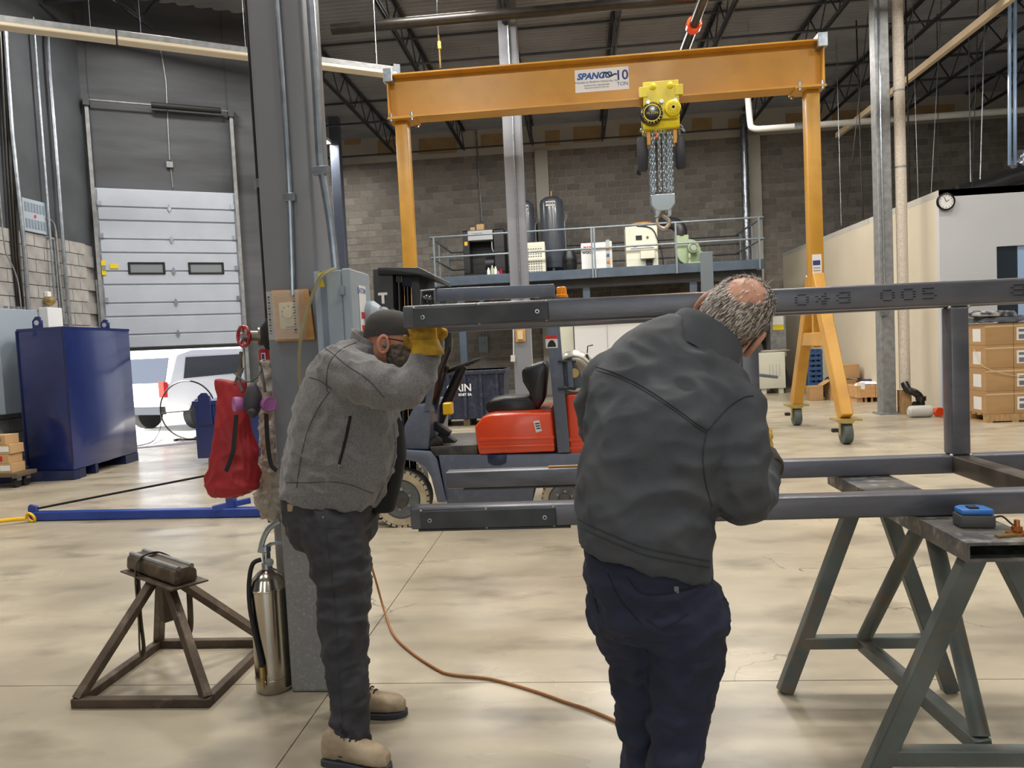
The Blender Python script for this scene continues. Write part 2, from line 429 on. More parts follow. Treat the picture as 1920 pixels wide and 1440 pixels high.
mat('cap_black', (52, 48, 48), .8, bump=.1, bscale=200)
mat('beard', (64, 56, 52), .9, c2=(120, 108, 96), scale=60, bump=.8, bscale=160)
mat('hair_grey', (104, 96, 90), .7, c2=(168, 162, 158), scale=60, stretch=(1, 1, .3), bump=.8, bscale=120)
mat('hair_light', (206, 198, 190), .5)
mat('hair_dark', (108, 98, 90), .5)
mat('glove_yellow', (196, 154, 30), .7, c2=(150, 112, 22), scale=16, bump=.5, bscale=40)
mat('boot_tan', (182, 164, 138), .8, c2=(150, 132, 108), scale=10, bump=.2, bscale=60)
mat('boot_sole', (58, 60, 66), .7)
mat('laces', (30, 26, 24), .8)
mat('earbud', (60, 100, 110), .3)

# CRACK: hairline cracks in the concrete
def _cracks():
    m = MATS['concrete']; nt = m.node_tree; N = nt.nodes; L = nt.links; b = N['Principled BSDF']
    src = b.inputs['Base Color'].links[0].from_socket
    tc = N.new('ShaderNodeTexCoord'); nz = N.new('ShaderNodeTexNoise'); nz.inputs['Scale'].default_value = 2.2; nz.inputs['Detail'].default_value = 6
    L.new(tc.outputs['Object'], nz.inputs['Vector'])
    mx = N.new('ShaderNodeMix'); mx.data_type = 'VECTOR'; mx.inputs[0].default_value = .35; L.new(tc.outputs['Object'], mx.inputs[4]); L.new(nz.outputs['Color'], mx.inputs[5])
    vo = N.new('ShaderNodeTexVoronoi'); vo.feature = 'DISTANCE_TO_EDGE'; vo.inputs['Scale'].default_value = .75; L.new(mx.outputs[1], vo.inputs['Vector'])
    n2 = N.new('ShaderNodeTexNoise'); n2.inputs['Scale'].default_value = .9; L.new(tc.outputs['Object'], n2.inputs['Vector'])
    lt = N.new('ShaderNodeMath'); lt.operation = 'LESS_THAN'; lt.inputs[1].default_value = .0022; L.new(vo.outputs['Distance'], lt.inputs[0])
    g2 = N.new('ShaderNodeMath'); g2.operation = 'GREATER_THAN'; g2.inputs[1].default_value = .56; L.new(n2.outputs['Fac'], g2.inputs[0])
    mu = N.new('ShaderNodeMath'); mu.operation = 'MULTIPLY'; L.new(lt.outputs[0], mu.inputs[0]); L.new(g2.outputs[0], mu.inputs[1])
    m3 = N.new('ShaderNodeMath'); m3.operation = 'MULTIPLY'; m3.inputs[1].default_value = .6; L.new(mu.outputs[0], m3.inputs[0])
    mc = N.new('ShaderNodeMix'); mc.data_type = 'RGBA'; L.new(m3.outputs[0], mc.inputs[0]); L.new(src, mc.inputs[6]); mc.inputs[7].default_value = (*s2l((84, 76, 66)), 1)
    L.new(mc.outputs[2], b.inputs['Base Color'])
_cracks()
# ------------------------------------------------------------------ the hall
YB = 22.5                       # back wall
A0 = pz(310, 836); DD = V((math.sin(PI / 3), math.cos(PI / 3), 0)); DN = V((-DD.y, DD.x, 0))   # corner wall with the loading door
XL = ppl(183, 600, A0, DN).x    # left wall
CL = ppl(183, 600, A0, DN); CL.z = 0
CRN = ppl(556, 600, A0, DN); CRN.z = 0
tt = (YB - CRN.y) / DN.y
CRB = CRN + DN * tt             # where the return wall meets the back wall
XR, YF = 15.0, -9.0
ZD = 8.05
# linear high bays under the joists, a few added to light the back
def high_bay(x, y, z=7.6, e=120):
    t = thing('high_bay_lamp', 'linear white high bay lamp hung unseen under the roof joists', 'lamp', (x, y, z), 0, 'high bay lamps')
    B(x - .62, x + .62, y - .16, y + .16, z + .02, z + .10).build('housing', 'lamp_white', t)
    B(x - .60, x + .60, y - .14, y + .14, z, z + .02).build('diffuser', 'lamp_glow', t)
    for s in (-.5, .5): MB().cyl((x + s, y, z + .1), (x + s, y, ZD + .02), .004, 6).build('hanger', 'galv', t)
    l = bpy.data.lights.new('high_bay_light', 'AREA'); l.shape = 'RECTANGLE'; l.size = 1.2; l.size_y = .3; l.energy = e; l.color = (1, .95, .87)
    lo = bpy.data.objects.new('high_bay_light', l); COL.objects.link(lo); lo.location = (0, 0, -.03); lo.parent = t
for hx in (-6.3, -2.1, 2.2, 6.4, 10.6):
    for hy, he in ((-4.6, 60), (0.9, 110), (6.0, 250), (11.0, 210), (12.8, 120)):
        if hy < 12 or -3 < hx < 5: high_bay(hx, hy, 7.6, he * (.6 if hx > 5 and hy > 5 else 1))

for hx in (-2.3, .7, 3.3): high_bay(hx, 16.0, 7.28, 260)  # added row, hidden behind the gantry beam, brightens the back of the hall
high_bay(-7.1, 20.0, 7.3, 200)  # added lamp, hidden behind the near column, brightens the back wall
# floor: base + saw-cut slabs
xs = [XL - .3, -6.9, -1.2, 4.5, 10.2, XR]; ys = [YF, -2.39, 3.31, 9.01, 14.71, 20.41, YB + .2]
flo = struct(B(XL - .3, XR, YF, CL.y - .2, -.3, -.012).build('floor', 'joint'), 'pale concrete floor with saw cut joints')
def inside(p): return (p - A0).dot(DN) < .18 or (p - CRN).dot(DD) > 0
def clip(poly, p0, n):
    out = []
    for i in range(len(poly)):
        a, b = poly[i], poly[(i + 1) % len(poly)]
        da, db = (a - p0).dot(n), (b - p0).dot(n)
        if da <= 0: out.append(a)
        if da * db < 0: out.append(a + (b - a) * (da / (da - db)))
    return out
g = .0028
for i in range(5):
    for j in range(6):
        q = [V((xs[i] + g, ys[j] + g, 0)), V((xs[i + 1] - g, ys[j] + g, 0)), V((xs[i + 1] - g, ys[j + 1] - g, 0)), V((xs[i] + g, ys[j + 1] - g, 0))]
        polys = [q]
        if any((p - A0).dot(DN) > .18 for p in q):
            polys = [clip(q, A0 + DN * .18, DN)]
            r = clip(clip(q, CRN, -DD), A0 + DN * .18, -DN)
            polys.append(r)
        for q2 in polys:
            if len(q2) > 2: MB().prism(q2, (0, 0, -.05)).build('slab', 'concrete', flo)
MB().prism([V((XL - .3, CL.y - .2, -.012)), V((XR, CL.y - .2, -.012)), V((XR, YB + .2, -.012)), CRB + V((0, 0, -.012)), CRN + V((0, 0, -.012)), CL + V((0, 0, -.012))], (0, 0, -.2)).build('slab_base', 'joint', flo)

# ---- back wall
CH, CW = .2032, .4064
bw = MB().bb(CRB.x - .3, XR, YB, YB + .3, -.05, ZD + .25)
wb = struct(bw.build('wall_back', 'mortar_grey'), 'dark concrete block back wall with drywall band above')
ZBT = 7.3
B(CRB.x - .3, XR, YB - .02, YB, ZBT, ZD + .2).build('drywall_band', 'drywall', wb)
for a in ((645, 232, 676, 272), (708, 263, 740, 293), (785, 260, 857, 290), (902, 252, 942, 278), (1022, 245, 1050, 274), (1075, 238, 1132, 268), (1161, 233, 1205, 262),
          (1297, 222, 1335, 246), (1365, 223, 1390, 245), (1473, 213, 1510, 233), (1560, 208, 1640, 232), (1690, 200, 1790, 228)):
    a = [py(a[0], a[3], YB - .02), py(a[2], a[3] - (a[2] - a[0]) * .05, YB - .02), py(a[2], a[1] - (a[2] - a[0]) * .05, YB - .02), py(a[0], a[1], YB - .02)]
    for p in a: p.z = min(p.z, ZD + .05)
    MB().prism(a, (0, -.006, 0)).build('patch', 'tan_patch', wb)
blk = MB().bb(-CW / 2 + .007, CW / 2 - .007, -.012, .05, .007, CH - .007).mesh('block'); blk.materials.append(MATS['block_dark'])
nb = 0; rest = MB()
rows = int(ZBT / CH)
for r in range(rows - 1, -1, -1):
    z = ZBT - (rows - r) * CH
    x = CRB.x + (.5 if r % 2 else 0) * CW
    while x < XR:
        if nb < 300 and -7.3 < x < 5.1:
            o = bpy.data.objects.new('block', blk); COL.objects.link(o); o.parent = wb; o.location = mwof(wb).inverted() @ V((x, YB, z)); nb += 1
        else: rest.bb(x - CW / 2 + .007, x + CW / 2 - .007, YB - .012, YB + .05, z + .007, z + CH - .007)
        x += CW
rest.build('block_courses', 'block_dark', wb, recalc=False)['kind'] = 'stuff'
for a, b in ((1003, 1027), (1402, 1425)):
    pa, pb = py(a, 300, YB - .05), py(b, 300, YB - .05)
    B(pa.x, pb.x, YB - .14, YB, 0, ZBT).build('pilaster', 'drywall', wb)

# ---- left wall: block below, dark board above
ZLB = px(120, 450, XL).z
wl = struct(B(XL - .3, XL, YF, CL.y + .1, -.05, ZD + .2).build('wall_left', 'mortar_light'), 'left wall of pale block under dark painted board')
B(XL - .01, XL + .012, YF, CL.y - .01, ZLB, ZD + .1).build('dark_board', 'dark_paint', wl)
blk2 = MB().bb(-.05, .045, -CW / 2 + .006, CW / 2 - .006, .006, CH - .006).mesh('block'); blk2.materials.append(MATS['block_light'])
rest = MB(); rows = int(ZLB / CH)
for r in range(rows - 1, -1, -1):
    z = ZLB - (rows - r) * CH; y = CL.y - .25 - (.5 if r % 2 else 0) * CW
    while y > YF + .3:
        if z > 1.5 and y > 9.3:
            o = bpy.data.objects.new('block', blk2); COL.objects.link(o); o.parent = wl; o.location = mwof(wl).inverted() @ V((XL, y, z))
        else: rest.bb(XL - .05, XL + .045, y - CW / 2 + .006, y + CW / 2 - .006, z + .006, z + CH - .006)
        y -= CW
rest.build('block_courses', 'block_light', wl, recalc=False)['kind'] = 'stuff'
# ---- front and right walls (out of view): front opening added to let blue daylight in
wf = MB()
wf.bb(XL - .3, -3.2, YF - .3, YF, -.05, ZD + .2); wf.bb(3.2, XR, YF - .3, YF, -.05, ZD + .2); wf.bb(-3.2, 3.2, YF - .3, YF, 4.6, ZD + .2)
struct(wf.build('wall_front', 'wall_grey'), 'grey wall behind the viewer with an unseen opening added for daylight')
struct(B(XR, XR + .3, YF - .3, YB + .3, -.05, ZD + .2).build('wall_right', 'drywall'), 'plain right wall of the hall')

# ---- office: beige side wall and white front wall
OC = py(1757, 500, 13.6); OF_ = py(1468, 500, YB - .02)
ZO = 3.86
ow = MB().prism([V((OC.x, 13.6, 0)), V((OF_.x, YB - .02, 0)), V((OF_.x + .14, YB - .02, 0)), V((OC.x + .14, 13.6, 0))], (0, 0, ZO))
struct(ow.build('wall_office_side', 'beige_paint'), 'smooth beige side wall of the low office')
wo = MB(); a = py(1866, 500, 13.55).x; b2 = a + 1.1
zt, zb = py(1866, 463, 13.55).z, .95
wo.bb(OC.x, a, 13.5, 13.6, 0, ZO).bb(b2, XR, 13.5, 13.6, 0, ZO).bb(a, b2, 13.5, 13.6, zt, ZO).bb(a, b2, 13.5, 13.6, 0, zb)
wof = struct(wo.build('wall_office_front', 'white_paint'), 'white front wall of the office with dark window')
win = struct(B(a, a + .36, 13.54, 13.57, zb, zt).build('window_1', 'glass_dark'), 'dark office window beside a pale blue pane')
B(a + .36, b2, 13.54, 13.57, zb, zt).build('pane', 'glass_blue', win)
MB().prism([V((OC.x, 13.5, ZO)), V((XR, 13.5, ZO)), V((XR, YB - .02, ZO)), V((OF_.x, YB - .02, ZO))], (0, 0, -.12)).build('office_ceiling', 'drywall', wof)

# ---- corner wall with loading door
def dw(u, n, z): return A0 + DD * u + DN * n + Z_ * z
def du(x, y=600): return (ppl(x, y, A0, DN) - A0).dot(DD)
u0, u1 = du(200), du(452); uL, uR = (CL - A0).dot(DD), (CRN - A0).dot(DD)
ZH = 3.05
def dbox(mb, a, b, n0, n1, z0, z1): return mb.obox(dw((a + b) / 2, (n0 + n1) / 2, (z0 + z1) / 2), DD * (b - a) / 2, DN * (n1 - n0) / 2, Z_ * (z1 - z0) / 2)
wc = MB(); dbox(wc, uL, u0, 0, .25, -.05, ZD + .2); dbox(wc, u1, uR, 0, .25, -.05, ZD + .2); dbox(wc, u0, u1, 0, .25, ZH, ZD + .2)
wco = struct(wc.build('wall_corner', 'wall_grey'), 'dark grey corner wall holding the loading door')
for xx in (116, 168, 432):     # panel joints
    uu = du(xx, 300) if xx > 183 else None
    if uu is not None: dbox(MB(), uu - .008, uu + .008, -.012, 0, ZH, ZD).build('panel_joint', 'dark_paint', wco)
uu = du(172, 250); dbox(MB(), uu - .008, uu + .008, -.012, 0, ZH, ZD).build('panel_joint', 'dark_paint', wco)
struct(MB().prism([CRN, CRB, CRB - DD * .25, CRN - DD * .25], (0, 0, ZD + .2)).build('wall_return', 'wall_grey'), 'grey return wall behind the corner')
# door leaf
zd0 = ppl(320, 650, A0 - DN * .12, DN).z; zd1 = ppl(320, 357, A0 - DN * .12, DN).z
dr = bpy.data.objects.new('door_1', None)
leaf = MB(); dbox(leaf, u0 - .02, u1 + .02, -.10, -.09, zd0, zd1)
door = struct(leaf.build('door_1', 'door_white'), 'white sectional loading door raised half way')
ns = 5; hs = (zd1 - zd0) / ns
for k in range(ns):
    m = MB(); za = zd0 + k * hs
    for fa, fb in ((.02, .40), (.44, .97)):
        dbox(m, u0, u1, -.125, -.10, za + hs * fa, za + hs * fb)
    sec = m.build('door_panel', 'door_white', door, bevel=.008)
    if k == 2 or k < 5:
        for xx in (325,):
            c = dw(du(xx, 500), -.128, za + hs * .42)
            MB().prism([c + DD * a_ + Z_ * b_ for a_, b_ in ((0, .075), (.035, 0), (0, -.075), (-.035, 0))], -DN * .02).build('handle', 'galv', sec)
    for uu in (u0 + .03, u1 - .03):
        dbox(MB(), uu - .03, uu + .03, -.15, -.125, za + hs * .45, za + hs * .6).build('roller_bracket', 'galv', sec)
for xa, xb in ((240, 310), (353, 420)):
    c0 = ppl(xa, 503, A0 - DN * .13, DN); c1 = ppl(xb, 503, A0 - DN * .13, DN)
    ua, ub = (c0 - A0).dot(DD), (c1 - A0).dot(DD); zc = (c0.z + c1.z) / 2; m = MB()
    for (p, q, r, s_) in ((ua, ub, zc + .075, zc + .11), (ua, ub, zc - .11, zc - .075), (ua, ua + .04, zc - .11, zc + .11), (ub - .04, ub, zc - .11, zc + .11)): dbox(m, p, q, -.145, -.11, r, s_)
    fr = m.build('door_window_frame', 'rubber', door, bevel=.01)
    dbox(MB(), ua + .03, ub - .03, -.128, -.118, zc - .09, zc + .09).build('pane', 'window_grey', fr)
m = MB(); dbox(m, u0 - .02, u1 + .02, -.13, -.09, zd0 - .05, zd0); m.build('bottom_seal', 'rubber', door)
for xx, yy, w_, h_ in ((209, 502, .07, .26), (214, 499, .13, .08)):
    c = ppl(xx, yy, A0 - DN * .135, DN); uu = (c - A0).dot(DD) - (.12 if xx == 209 else 0)
    MB().obox(dw(uu, -.135, c.z), DD * w_ / 2, DN * .004, Z_ * h_ / 2).build('warning_tape', 'tag_yellow', door)
# tracks, shaft and spring
zt0 = ppl(172, 190, A0 - DN * .15, DN).z
trk = thing('door_track', 'galvanised vertical tracks and torsion shaft of the loading door', 'door track', dw((u0 + u1) / 2, -.1, 0))
for uu in (u0 - .05, u1 + .05):
    m = MB(); dbox(m, uu - .03, uu + .03, -.16, -.13, .02, zt0); dbox(m, uu - .03, uu - .02, -.13, -.01, .02, zt0); m.build('track', 'galv_dull', trk)
    m = MB(); dbox(m, uu - .05, uu + .05, -.2, -.005, zt0 - .08, zt0 + .1); m.build('bearing_plate', 'joist_paint', trk)
    dbox(MB(), uu - .07, uu - .04, -.10, -.005, .02, ZH).build('wall_angle', 'galv_dull', trk)
MB().cyl(dw(u0 - .1, -.16, zt0 + .02), dw(u1 + .1, -.16, zt0 + .02), .018, 10).build('shaft', 'galv_dull', trk)
sa, sb = du(284, 205), du(413, 210)
MB().cyl(dw(sa, -.16, zt0 + .02), dw(sb, -.16, zt0 + .02), .055, 14).build('spring', 'rubber', trk)
# sensor box and wire above the door
c = ppl(318, 309, A0 - DN * .03, DN)
t = thing('junction_box', 'small grey junction box with conduit above the white loading door', 'junction box', c)
MB().obox(c, DD * .055, DN * .03, Z_ * .055).build('box', 'galv_dull', t, bevel=.004)
MB().tube([ppl(xx, yy, A0 - DN * .02, DN) for xx, yy in ((299, 85), (306, 120), (311, 150), (318, 300))], .011, 6).build('conduit', 'galv_dull', t)
MB().tube([ppl(xx, yy, A0 - DN * .02, DN) for xx, yy in ((320, 314), (324, 352))], .009, 6).build('conduit', 'galv_dull', t)

# ---- roof deck and joists
def xleft(y):
    if y <= CL.y: return XL - .2
    if y <= CRN.y: return A0.x + (y - A0.y) / DD.y * DD.x - .1
    return CRN.x + (y - CRN.y) / DN.y * DN.x
dk = MB(); yy = YF - .3; prof = []
while yy < YB + .3:
    prof += [(yy, ZD), (yy + .045, ZD), (yy + .075, ZD + .06), (yy + .125, ZD + .06)]; yy += .155
for i in range(len(prof) - 1):
    (y0, z0), (y1, z1) = prof[i], prof[i + 1]
    dk.add([(xleft(y0), y0, z0), (XR + .2, y0, z0), (XR + .2, y1, z1), (xleft(y1), y1, z1)], [(0, 1, 2, 3)])
ceil = struct(dk.build('ceiling', 'deck_steel', recalc=False), 'corrugated grey steel roof deck')
MB().prism([V((XL - .3, YF - .3, ZD + .1)), V((XR + .3, YF - .3, ZD + .1)), V((XR + .3, YB + .3, ZD + .1)), V((CRB.x - .2, YB + .3, ZD + .1)), CRN + V((-.1, 0, ZD + .1)), CL + V((-.2, 0, ZD + .1))], (0, 0, .15)).build('roof_board', 'joist_paint', ceil)
ZJ = 7.42
def joist(x):
    y0, y1 = YF + .1, YB - .15
    if x < CRN.x: y1 = min(y1, A0.y + (x - A0.x) / DD.x * DD.y - .2) if x > XL else CL.y
    t = thing('roof_joist', 'dark open web steel joist running to the back wall under the roof deck', 'joist', (x, y0, ZJ), 0, 'open web roof joists')
    for nm, z, ya, yb in (('top_chord', ZD - .035, y0, y1), ('bottom_chord', ZJ, y0, y1 - .25)):
        m = MB(); m.bb(x - .055, x - .012, ya, yb, z - .006, z + .006); m.bb(x + .012, x + .055, ya, yb, z - .006, z + .006)
        m.bb(x - .02, x - .012, ya, yb, z - .035, z + .035); m.bb(x + .012, x + .02, ya, yb, z - .035, z + .035)
        m.build(nm, 'joist_paint', t)
    y = max(y0, 8.0); k = 0; wb_ = MB()
    while y + .55 < y1:
        za, zb_ = (ZJ, ZD - .04) if k % 2 == 0 else (ZD - .04, ZJ)
        wb_.cyl((x, y, za), (x, y + .55, zb_), .015, 6); y += .55; k += 1
    wb_.build('web', 'joist_paint', t)
for k in range(-4, 8): joist(-1.05 + 2.05 * k)
for k, (yb_, zb_) in enumerate(((11.6, ZJ + .02), (11.7, ZD - .05), (15.4, ZJ + .02), (15.5, ZD - .05), (19.0, ZJ + .02), (19.1, ZD - .05), (22.1, ZJ + .02))):
    tag(MB().cyl((max(xleft(yb_), -9) + .3, yb_, zb_), (XR, yb_, zb_), .026, 6).build('bridging_rod', 'joist_paint'), 'dark bridging bar running across the roof joists', 'bar', 'bridging bars across the joists')
# ------------------------------------------------------------------ outside, seen through the loading door
og = MB().prism([CL + DN * .18 + DD * -6 + Z_ * -.05, CRN + DN * .18 + Z_ * -.05, CRB + V((0, 14, -.05)), V((-60, 70, -.05)), V((-70, 16, -.05))], (0, 0, -.2))
struct(og.build('ground_outside', 'asphalt'), 'bright gravel yard outside the loading door')
ap = MB().prism([dw(u0 - 1, .19, -.045), dw(u1 + 1, .19, -.045), dw(u1 + 1, 1.6, -.045), dw(u0 - 1, 1.6, -.045)], (0, 0, .02))
struct(ap.build('dock_apron', 'apron'), 'rough pinkish apron outside the loading door sill')
dbox(MB(), u0, u1, -.05, .2, -.06, .004).build('sill', 'apron', wco)
def make_van(loc, rz, label):
    t = thing('parked_van', label, 'van', loc, rz, 'vehicles parked outside the loading door')
    # local: +y forward, rear at y=0
    T = lambda x, y, z: mwof(t) @ V((x, y, z))
    prof = [(0, .45), (0, .95), (.12, 1.15), (.35, 1.75), (.8, 1.86), (2.4, 1.86), (3.15, 1.25), (4.5, 1.05), (4.6, .45)]
    MB().prism([T(-.92, a, b) for a, b in prof], mwof(t).to_3x3() @ V((1.84, 0, 0))).build('body', 'car_white', t, bevel=.06, seg=2)
    m = MB().prism([T(-.78, .12, 1.12), T(.78, .12, 1.12), T(.7, .34, 1.68), T(-.7, .34, 1.68)], mwof(t).to_3x3() @ V((0, -.03, .01))); m.build('rear_window', 'car_glass', t)
    for s in (-1, 1):
        MB().prism([T(s * .9, a, b) for a, b in ((.5, 1.2), (.6, 1.68), (2.3, 1.7), (2.85, 1.25))], mwof(t).to_3x3() @ V((s * .04, 0, 0))).build('side_window', 'car_glass', t)
        MB().box(mwof(t) @ V((s * .83, 0, .98)), (.16, .12, .34), rz).build('tail_light', 'tail_red', t)
        for yy in (.95, 3.7):
            w = MB().cyl(T(s * .72, yy, .36), T(s * .95, yy, .36), .36, 20).build('wheel', 'rubber', t)
            MB().cyl(T(s * .94, yy, .36), T(s * .965, yy, .36), .22, 14).build('rim', 'galv_dull', w)
    MB().box(T(0, -.05, .52), (1.7, .14, .18), rz).build('bumper', 'car_glass', t)
    MB().box(T(0.05, -.015, .82), (.32, .02, .17), rz).build('number_plate', 'label_white', t)
    return t
pv = pz(320, 812, -.05)
make_van(V((pv.x - .85, pv.y + .2, -.05)), -.32, 'white van parked just outside the raised loading door')
make_van(V((-17.5, 26.0, -.05)), -1.2, 'white van parked farther off across the gravel yard')
b = thing('yard_building', 'long pale building across the gravel yard', 'building', (-24, 44, -.05), .3)
M_ = mwof(b)
MB().obox(M_ @ V((0, 0, 3.0)), M_.to_3x3() @ V((16, 0, 0)), M_.to_3x3() @ V((0, 3, 0)), V((0, 0, 3))).build('wall', 'bldg_white', b)
for k in range(-4, 5):
    MB().obox(M_ @ V((k * 3.2, -3.02, 3.6)), M_.to_3x3() @ V((.7, 0, 0)), M_.to_3x3() @ V((0, .04, 0)), V((0, 0, .6))).build('window', 'car_glass', b)
# ------------------------------------------------------------------ left wall fittings
XW = XL + .12
def wall_tube(name, pts, r, m, label, group=None, X=XW, cat='conduit'):
    q = [px(a, b_, X) for a, b_ in pts]
    return tag(MB().tube(q, r, 8).build(name, m), label, cat, group)
def clampz(pts): return pts
wall_tube('conduit', [(7, 30), (23, 253), (47, 480), (55, 612)], .033, 'galv', 'thick bright steel conduit running down to the grey panel box')
wall_tube('conduit', [(62, 32), (82, 290), (97, 480), (103, 566)], .020, 'galv', 'thin steel conduit ending at the small brass lamp')
wall_tube('conduit', smoothpath([(V((112, 53, 0))), V((97, 60, 0)), V((90, 80, 0)), V((106, 293, 0)), V((120, 480, 0)), V((132, 612, 0))], 4) and [(v.x, v.y) for v in smoothpath([V((112, 53, 0)), V((97, 60, 0)), V((90, 84, 0)), V((106, 293, 0)), V((120, 480, 0)), V((132, 612, 0))], 4)], .030, 'galv', 'bright steel conduit bending over at its top on the left wall')
wall_tube('conduit', [(v.x, v.y) for v in smoothpath([V((84, 410, 0)), V((96, 414, 0)), V((104, 432, 0)), V((110, 500, 0)), V((121, 608, 0))], 4)], .018, 'galv_dull', 'grey conduit curving out of the vent grille side', X=XW - .05)
wall_tube('conduit', [(v.x, v.y) for v in smoothpath([V((90, 446, 0)), V((99, 449, 0)), V((102, 460, 0)), V((107, 520, 0)), V((112, 576, 0))], 4)], .014, 'galv_dull', 'slim grey conduit dropping into the white switch box', X=XW - .055)
for k, (a, b_) in enumerate(((12, 34), (18, 39), (25, 44))):
    wall_tube('conduit', [(a - 12, 60), (a, 300), (b_ - 10, 480), (b_, 582)], .02, 'pipe_black', 'dark conduit in the bundle above the grey panel box', 'dark conduits above the panel box', X=XW - .05)
wall_tube('cable', [(v.x, v.y) for v in smoothpath([V((-4, 330, 0)), V((4, 420, 0)), V((10, 470, 0)), V((24, 500, 0)), V((34, 530, 0)), V((40, 580, 0))], 4)], .010, 'galv_dull', 'thin grey cable sagging beside the dark conduits', X=XW + .03, cat='cable')
def wall_panel(name, pts, th, m, label, cat, X=XL + .05):
    q = [px(a, b_, X) for a, b_ in pts]; t = thing(name, label, cat, q[3]); return t, q
t, q = wall_panel('vent_grille', ((38, 371), (82, 381), (86, 441), (41, 430)), .05, 'galv_dull', 'grey louvred vent grille on the left wall above the block', 'vent')
zz = (max(p.z for p in q), min(p.z for p in q)); yy = (q[0].y, q[1].y)
B(XL + .015, XL + .075, yy[0], yy[1], zz[1], zz[0]).build('panel', 'ebox', t, bevel=.006)
for r in range(2):
    for k in range(7):
        y_ = yy[0] + (yy[1] - yy[0]) * (.12 + .76 * k / 6); z_ = zz[1] + (zz[0] - zz[1]) * (.25 if r == 0 else .75)
        B(XL + .07, XL + .08, y_ - (yy[1] - yy[0]) * .04, y_ + (yy[1] - yy[0]) * .04, z_ - .07, z_ + .07).build('louvre_slot', 'ebox_dark', t)
MB().cyl(V((XL + .075, sum(yy) / 2, sum(zz) / 2)), V((XL + .082, sum(yy) / 2, sum(zz) / 2)), .025, 10).build('warning_mark', 'ink_red', t)
q = [px(a, b_, XL + .05) for a, b_ in ((-30, 578), (48, 583))]
t = thing('panel_box', 'large grey electrical panel box under the dark conduits', 'electrical box', V((XL + .05, q[0].y, .9)))
B(XL + .046, XL + .24, q[0].y, q[1].y, .9, q[1].z).build('box', 'ebox', t, bevel=.008)
for k in range(4): MB().cyl(V((XL + .12, q[1].y - .12 - k * .12, q[1].z)), V((XL + .12, q[1].y - .12 - k * .12, q[1].z + .05)), .028, 8).build('fitting', 'galv', t)
q = [px(a, b_, XL + .16) for a, b_ in ((86, 577), (112, 578))]
t = thing('switch_box', 'white switch box beneath the small brass lamp', 'electrical box', V((XL + .05, q[0].y, 1.2)))
B(XL + .046, XL + .20, q[0].y - .02, q[1].y, 1.2, q[1].z).build('box', 'paint_white', t, bevel=.006)
c = px(97, 563, XL + .15)
t = thing('wall_lamp', 'small brass bulkhead lamp above the white switch box', 'lamp', c)
MB().lathe(V((XL + .046, c.y, c.z)), (1, -.35, -.15), [(.05, 0), (.06, .03), (.075, .07), (.075, .13), (.05, .17), (.01, .18)], 14).build('body', 'brass', t)
B(XL + .046, XL + .12, c.y - .03, c.y + .05, c.z + .05, c.z + .14).build('socket', 'paint_white', t, bevel=.01)
# ------------------------------------------------------------------ strip light trunk hung across the roof
sA, sB = pz(-120, 22, 6.0), pz(742, 133, 6.0)
t = thing('strip_light', 'long cream strip light trunk hung from wires below the roof', 'strip light', (sA + sB) / 2)
dv = (sB - sA); nn = 3
for k in range(nn):
    a = sA + dv * (k / nn) + dv.normalized() * .01; b_ = sA + dv * ((k + 1) / nn) - dv.normalized() * .01
    MB().bar(a, b_, .13, .09).build('trunk', 'galv_dull', t, bevel=.006)
    MB().bar(a + V((0, 0, -.075)), b_ + V((0, 0, -.075)), .20, .05).build('reflector', 'strip_cream', t, bevel=.01)
    c = (a + b_) / 2
    for w_ in (.15, .85):
        c = a + (b_ - a) * w_; MB().cyl(c, V((c.x, c.y, ZD - .02)), .005, 6).build('hanger_wire', 'galv', t)
MB().box(sB + V((0, 0, -.02)), (.1, .16, .2), .5).build('end_clamp', 'galv', t)

# ------------------------------------------------------------------ blue tanks
P1, P2, P3 = pz(54, 900), pz(140, 900), pz(260, 863)
ht = py(127, 612, P2.y).z
t = thing('chip_tank', 'big dark blue steel tank with chamfered corner and lifting lugs on a skid', 'tank', V(((P1.x + P3.x) / 2, P2.y + .8, 0)))
P4 = P3 + V((-1.75, .25, 0)); P5 = P1 + V((-.75, .55, 0))
if P5.x < XL + .4: P5.x = XL + .4
if P4.x < XL + .5: P4.x = XL + .5
pl = [P1, P2, P3, P4, P5]
cxy = sum(pl, V((0, 0, 0))) / 5
MB().prism([p + Z_ * .13 for p in pl], (0, 0, ht - .13)).build('shell', 'tank_blue', t, bevel=.012)
MB().prism([cxy + (p - cxy) * 1.006 + Z_ * (ht - .03) for p in pl], (0, 0, .035)).build('top_plate', 'tank_blue', t)
sk = [cxy + (p - cxy) * .985 for p in pl]
for a, b_, c_ in ((.0, .16, 0), (.30, .34, 0), (.78, 1.0, 0)):
    q1, q2 = P2.lerp(P3, a), P2.lerp(P3, b_); n_ = V((-(P3 - P2).y, (P3 - P2).x, 0)).normalized()
    MB().prism([q1, q2, q2 + n_ * 1.1, q1 + n_ * 1.1], (0, 0, .13)).build('skid_foot', 'tank_blue_dark', t)
n_ = V((-(P2 - P1).y, (P2 - P1).x, 0)).normalized()
MB().prism([P1, P2, P2 + n_ * .1, P1 + n_ * .1], (0, 0, .13)).build('skid_foot', 'tank_blue_dark', t)
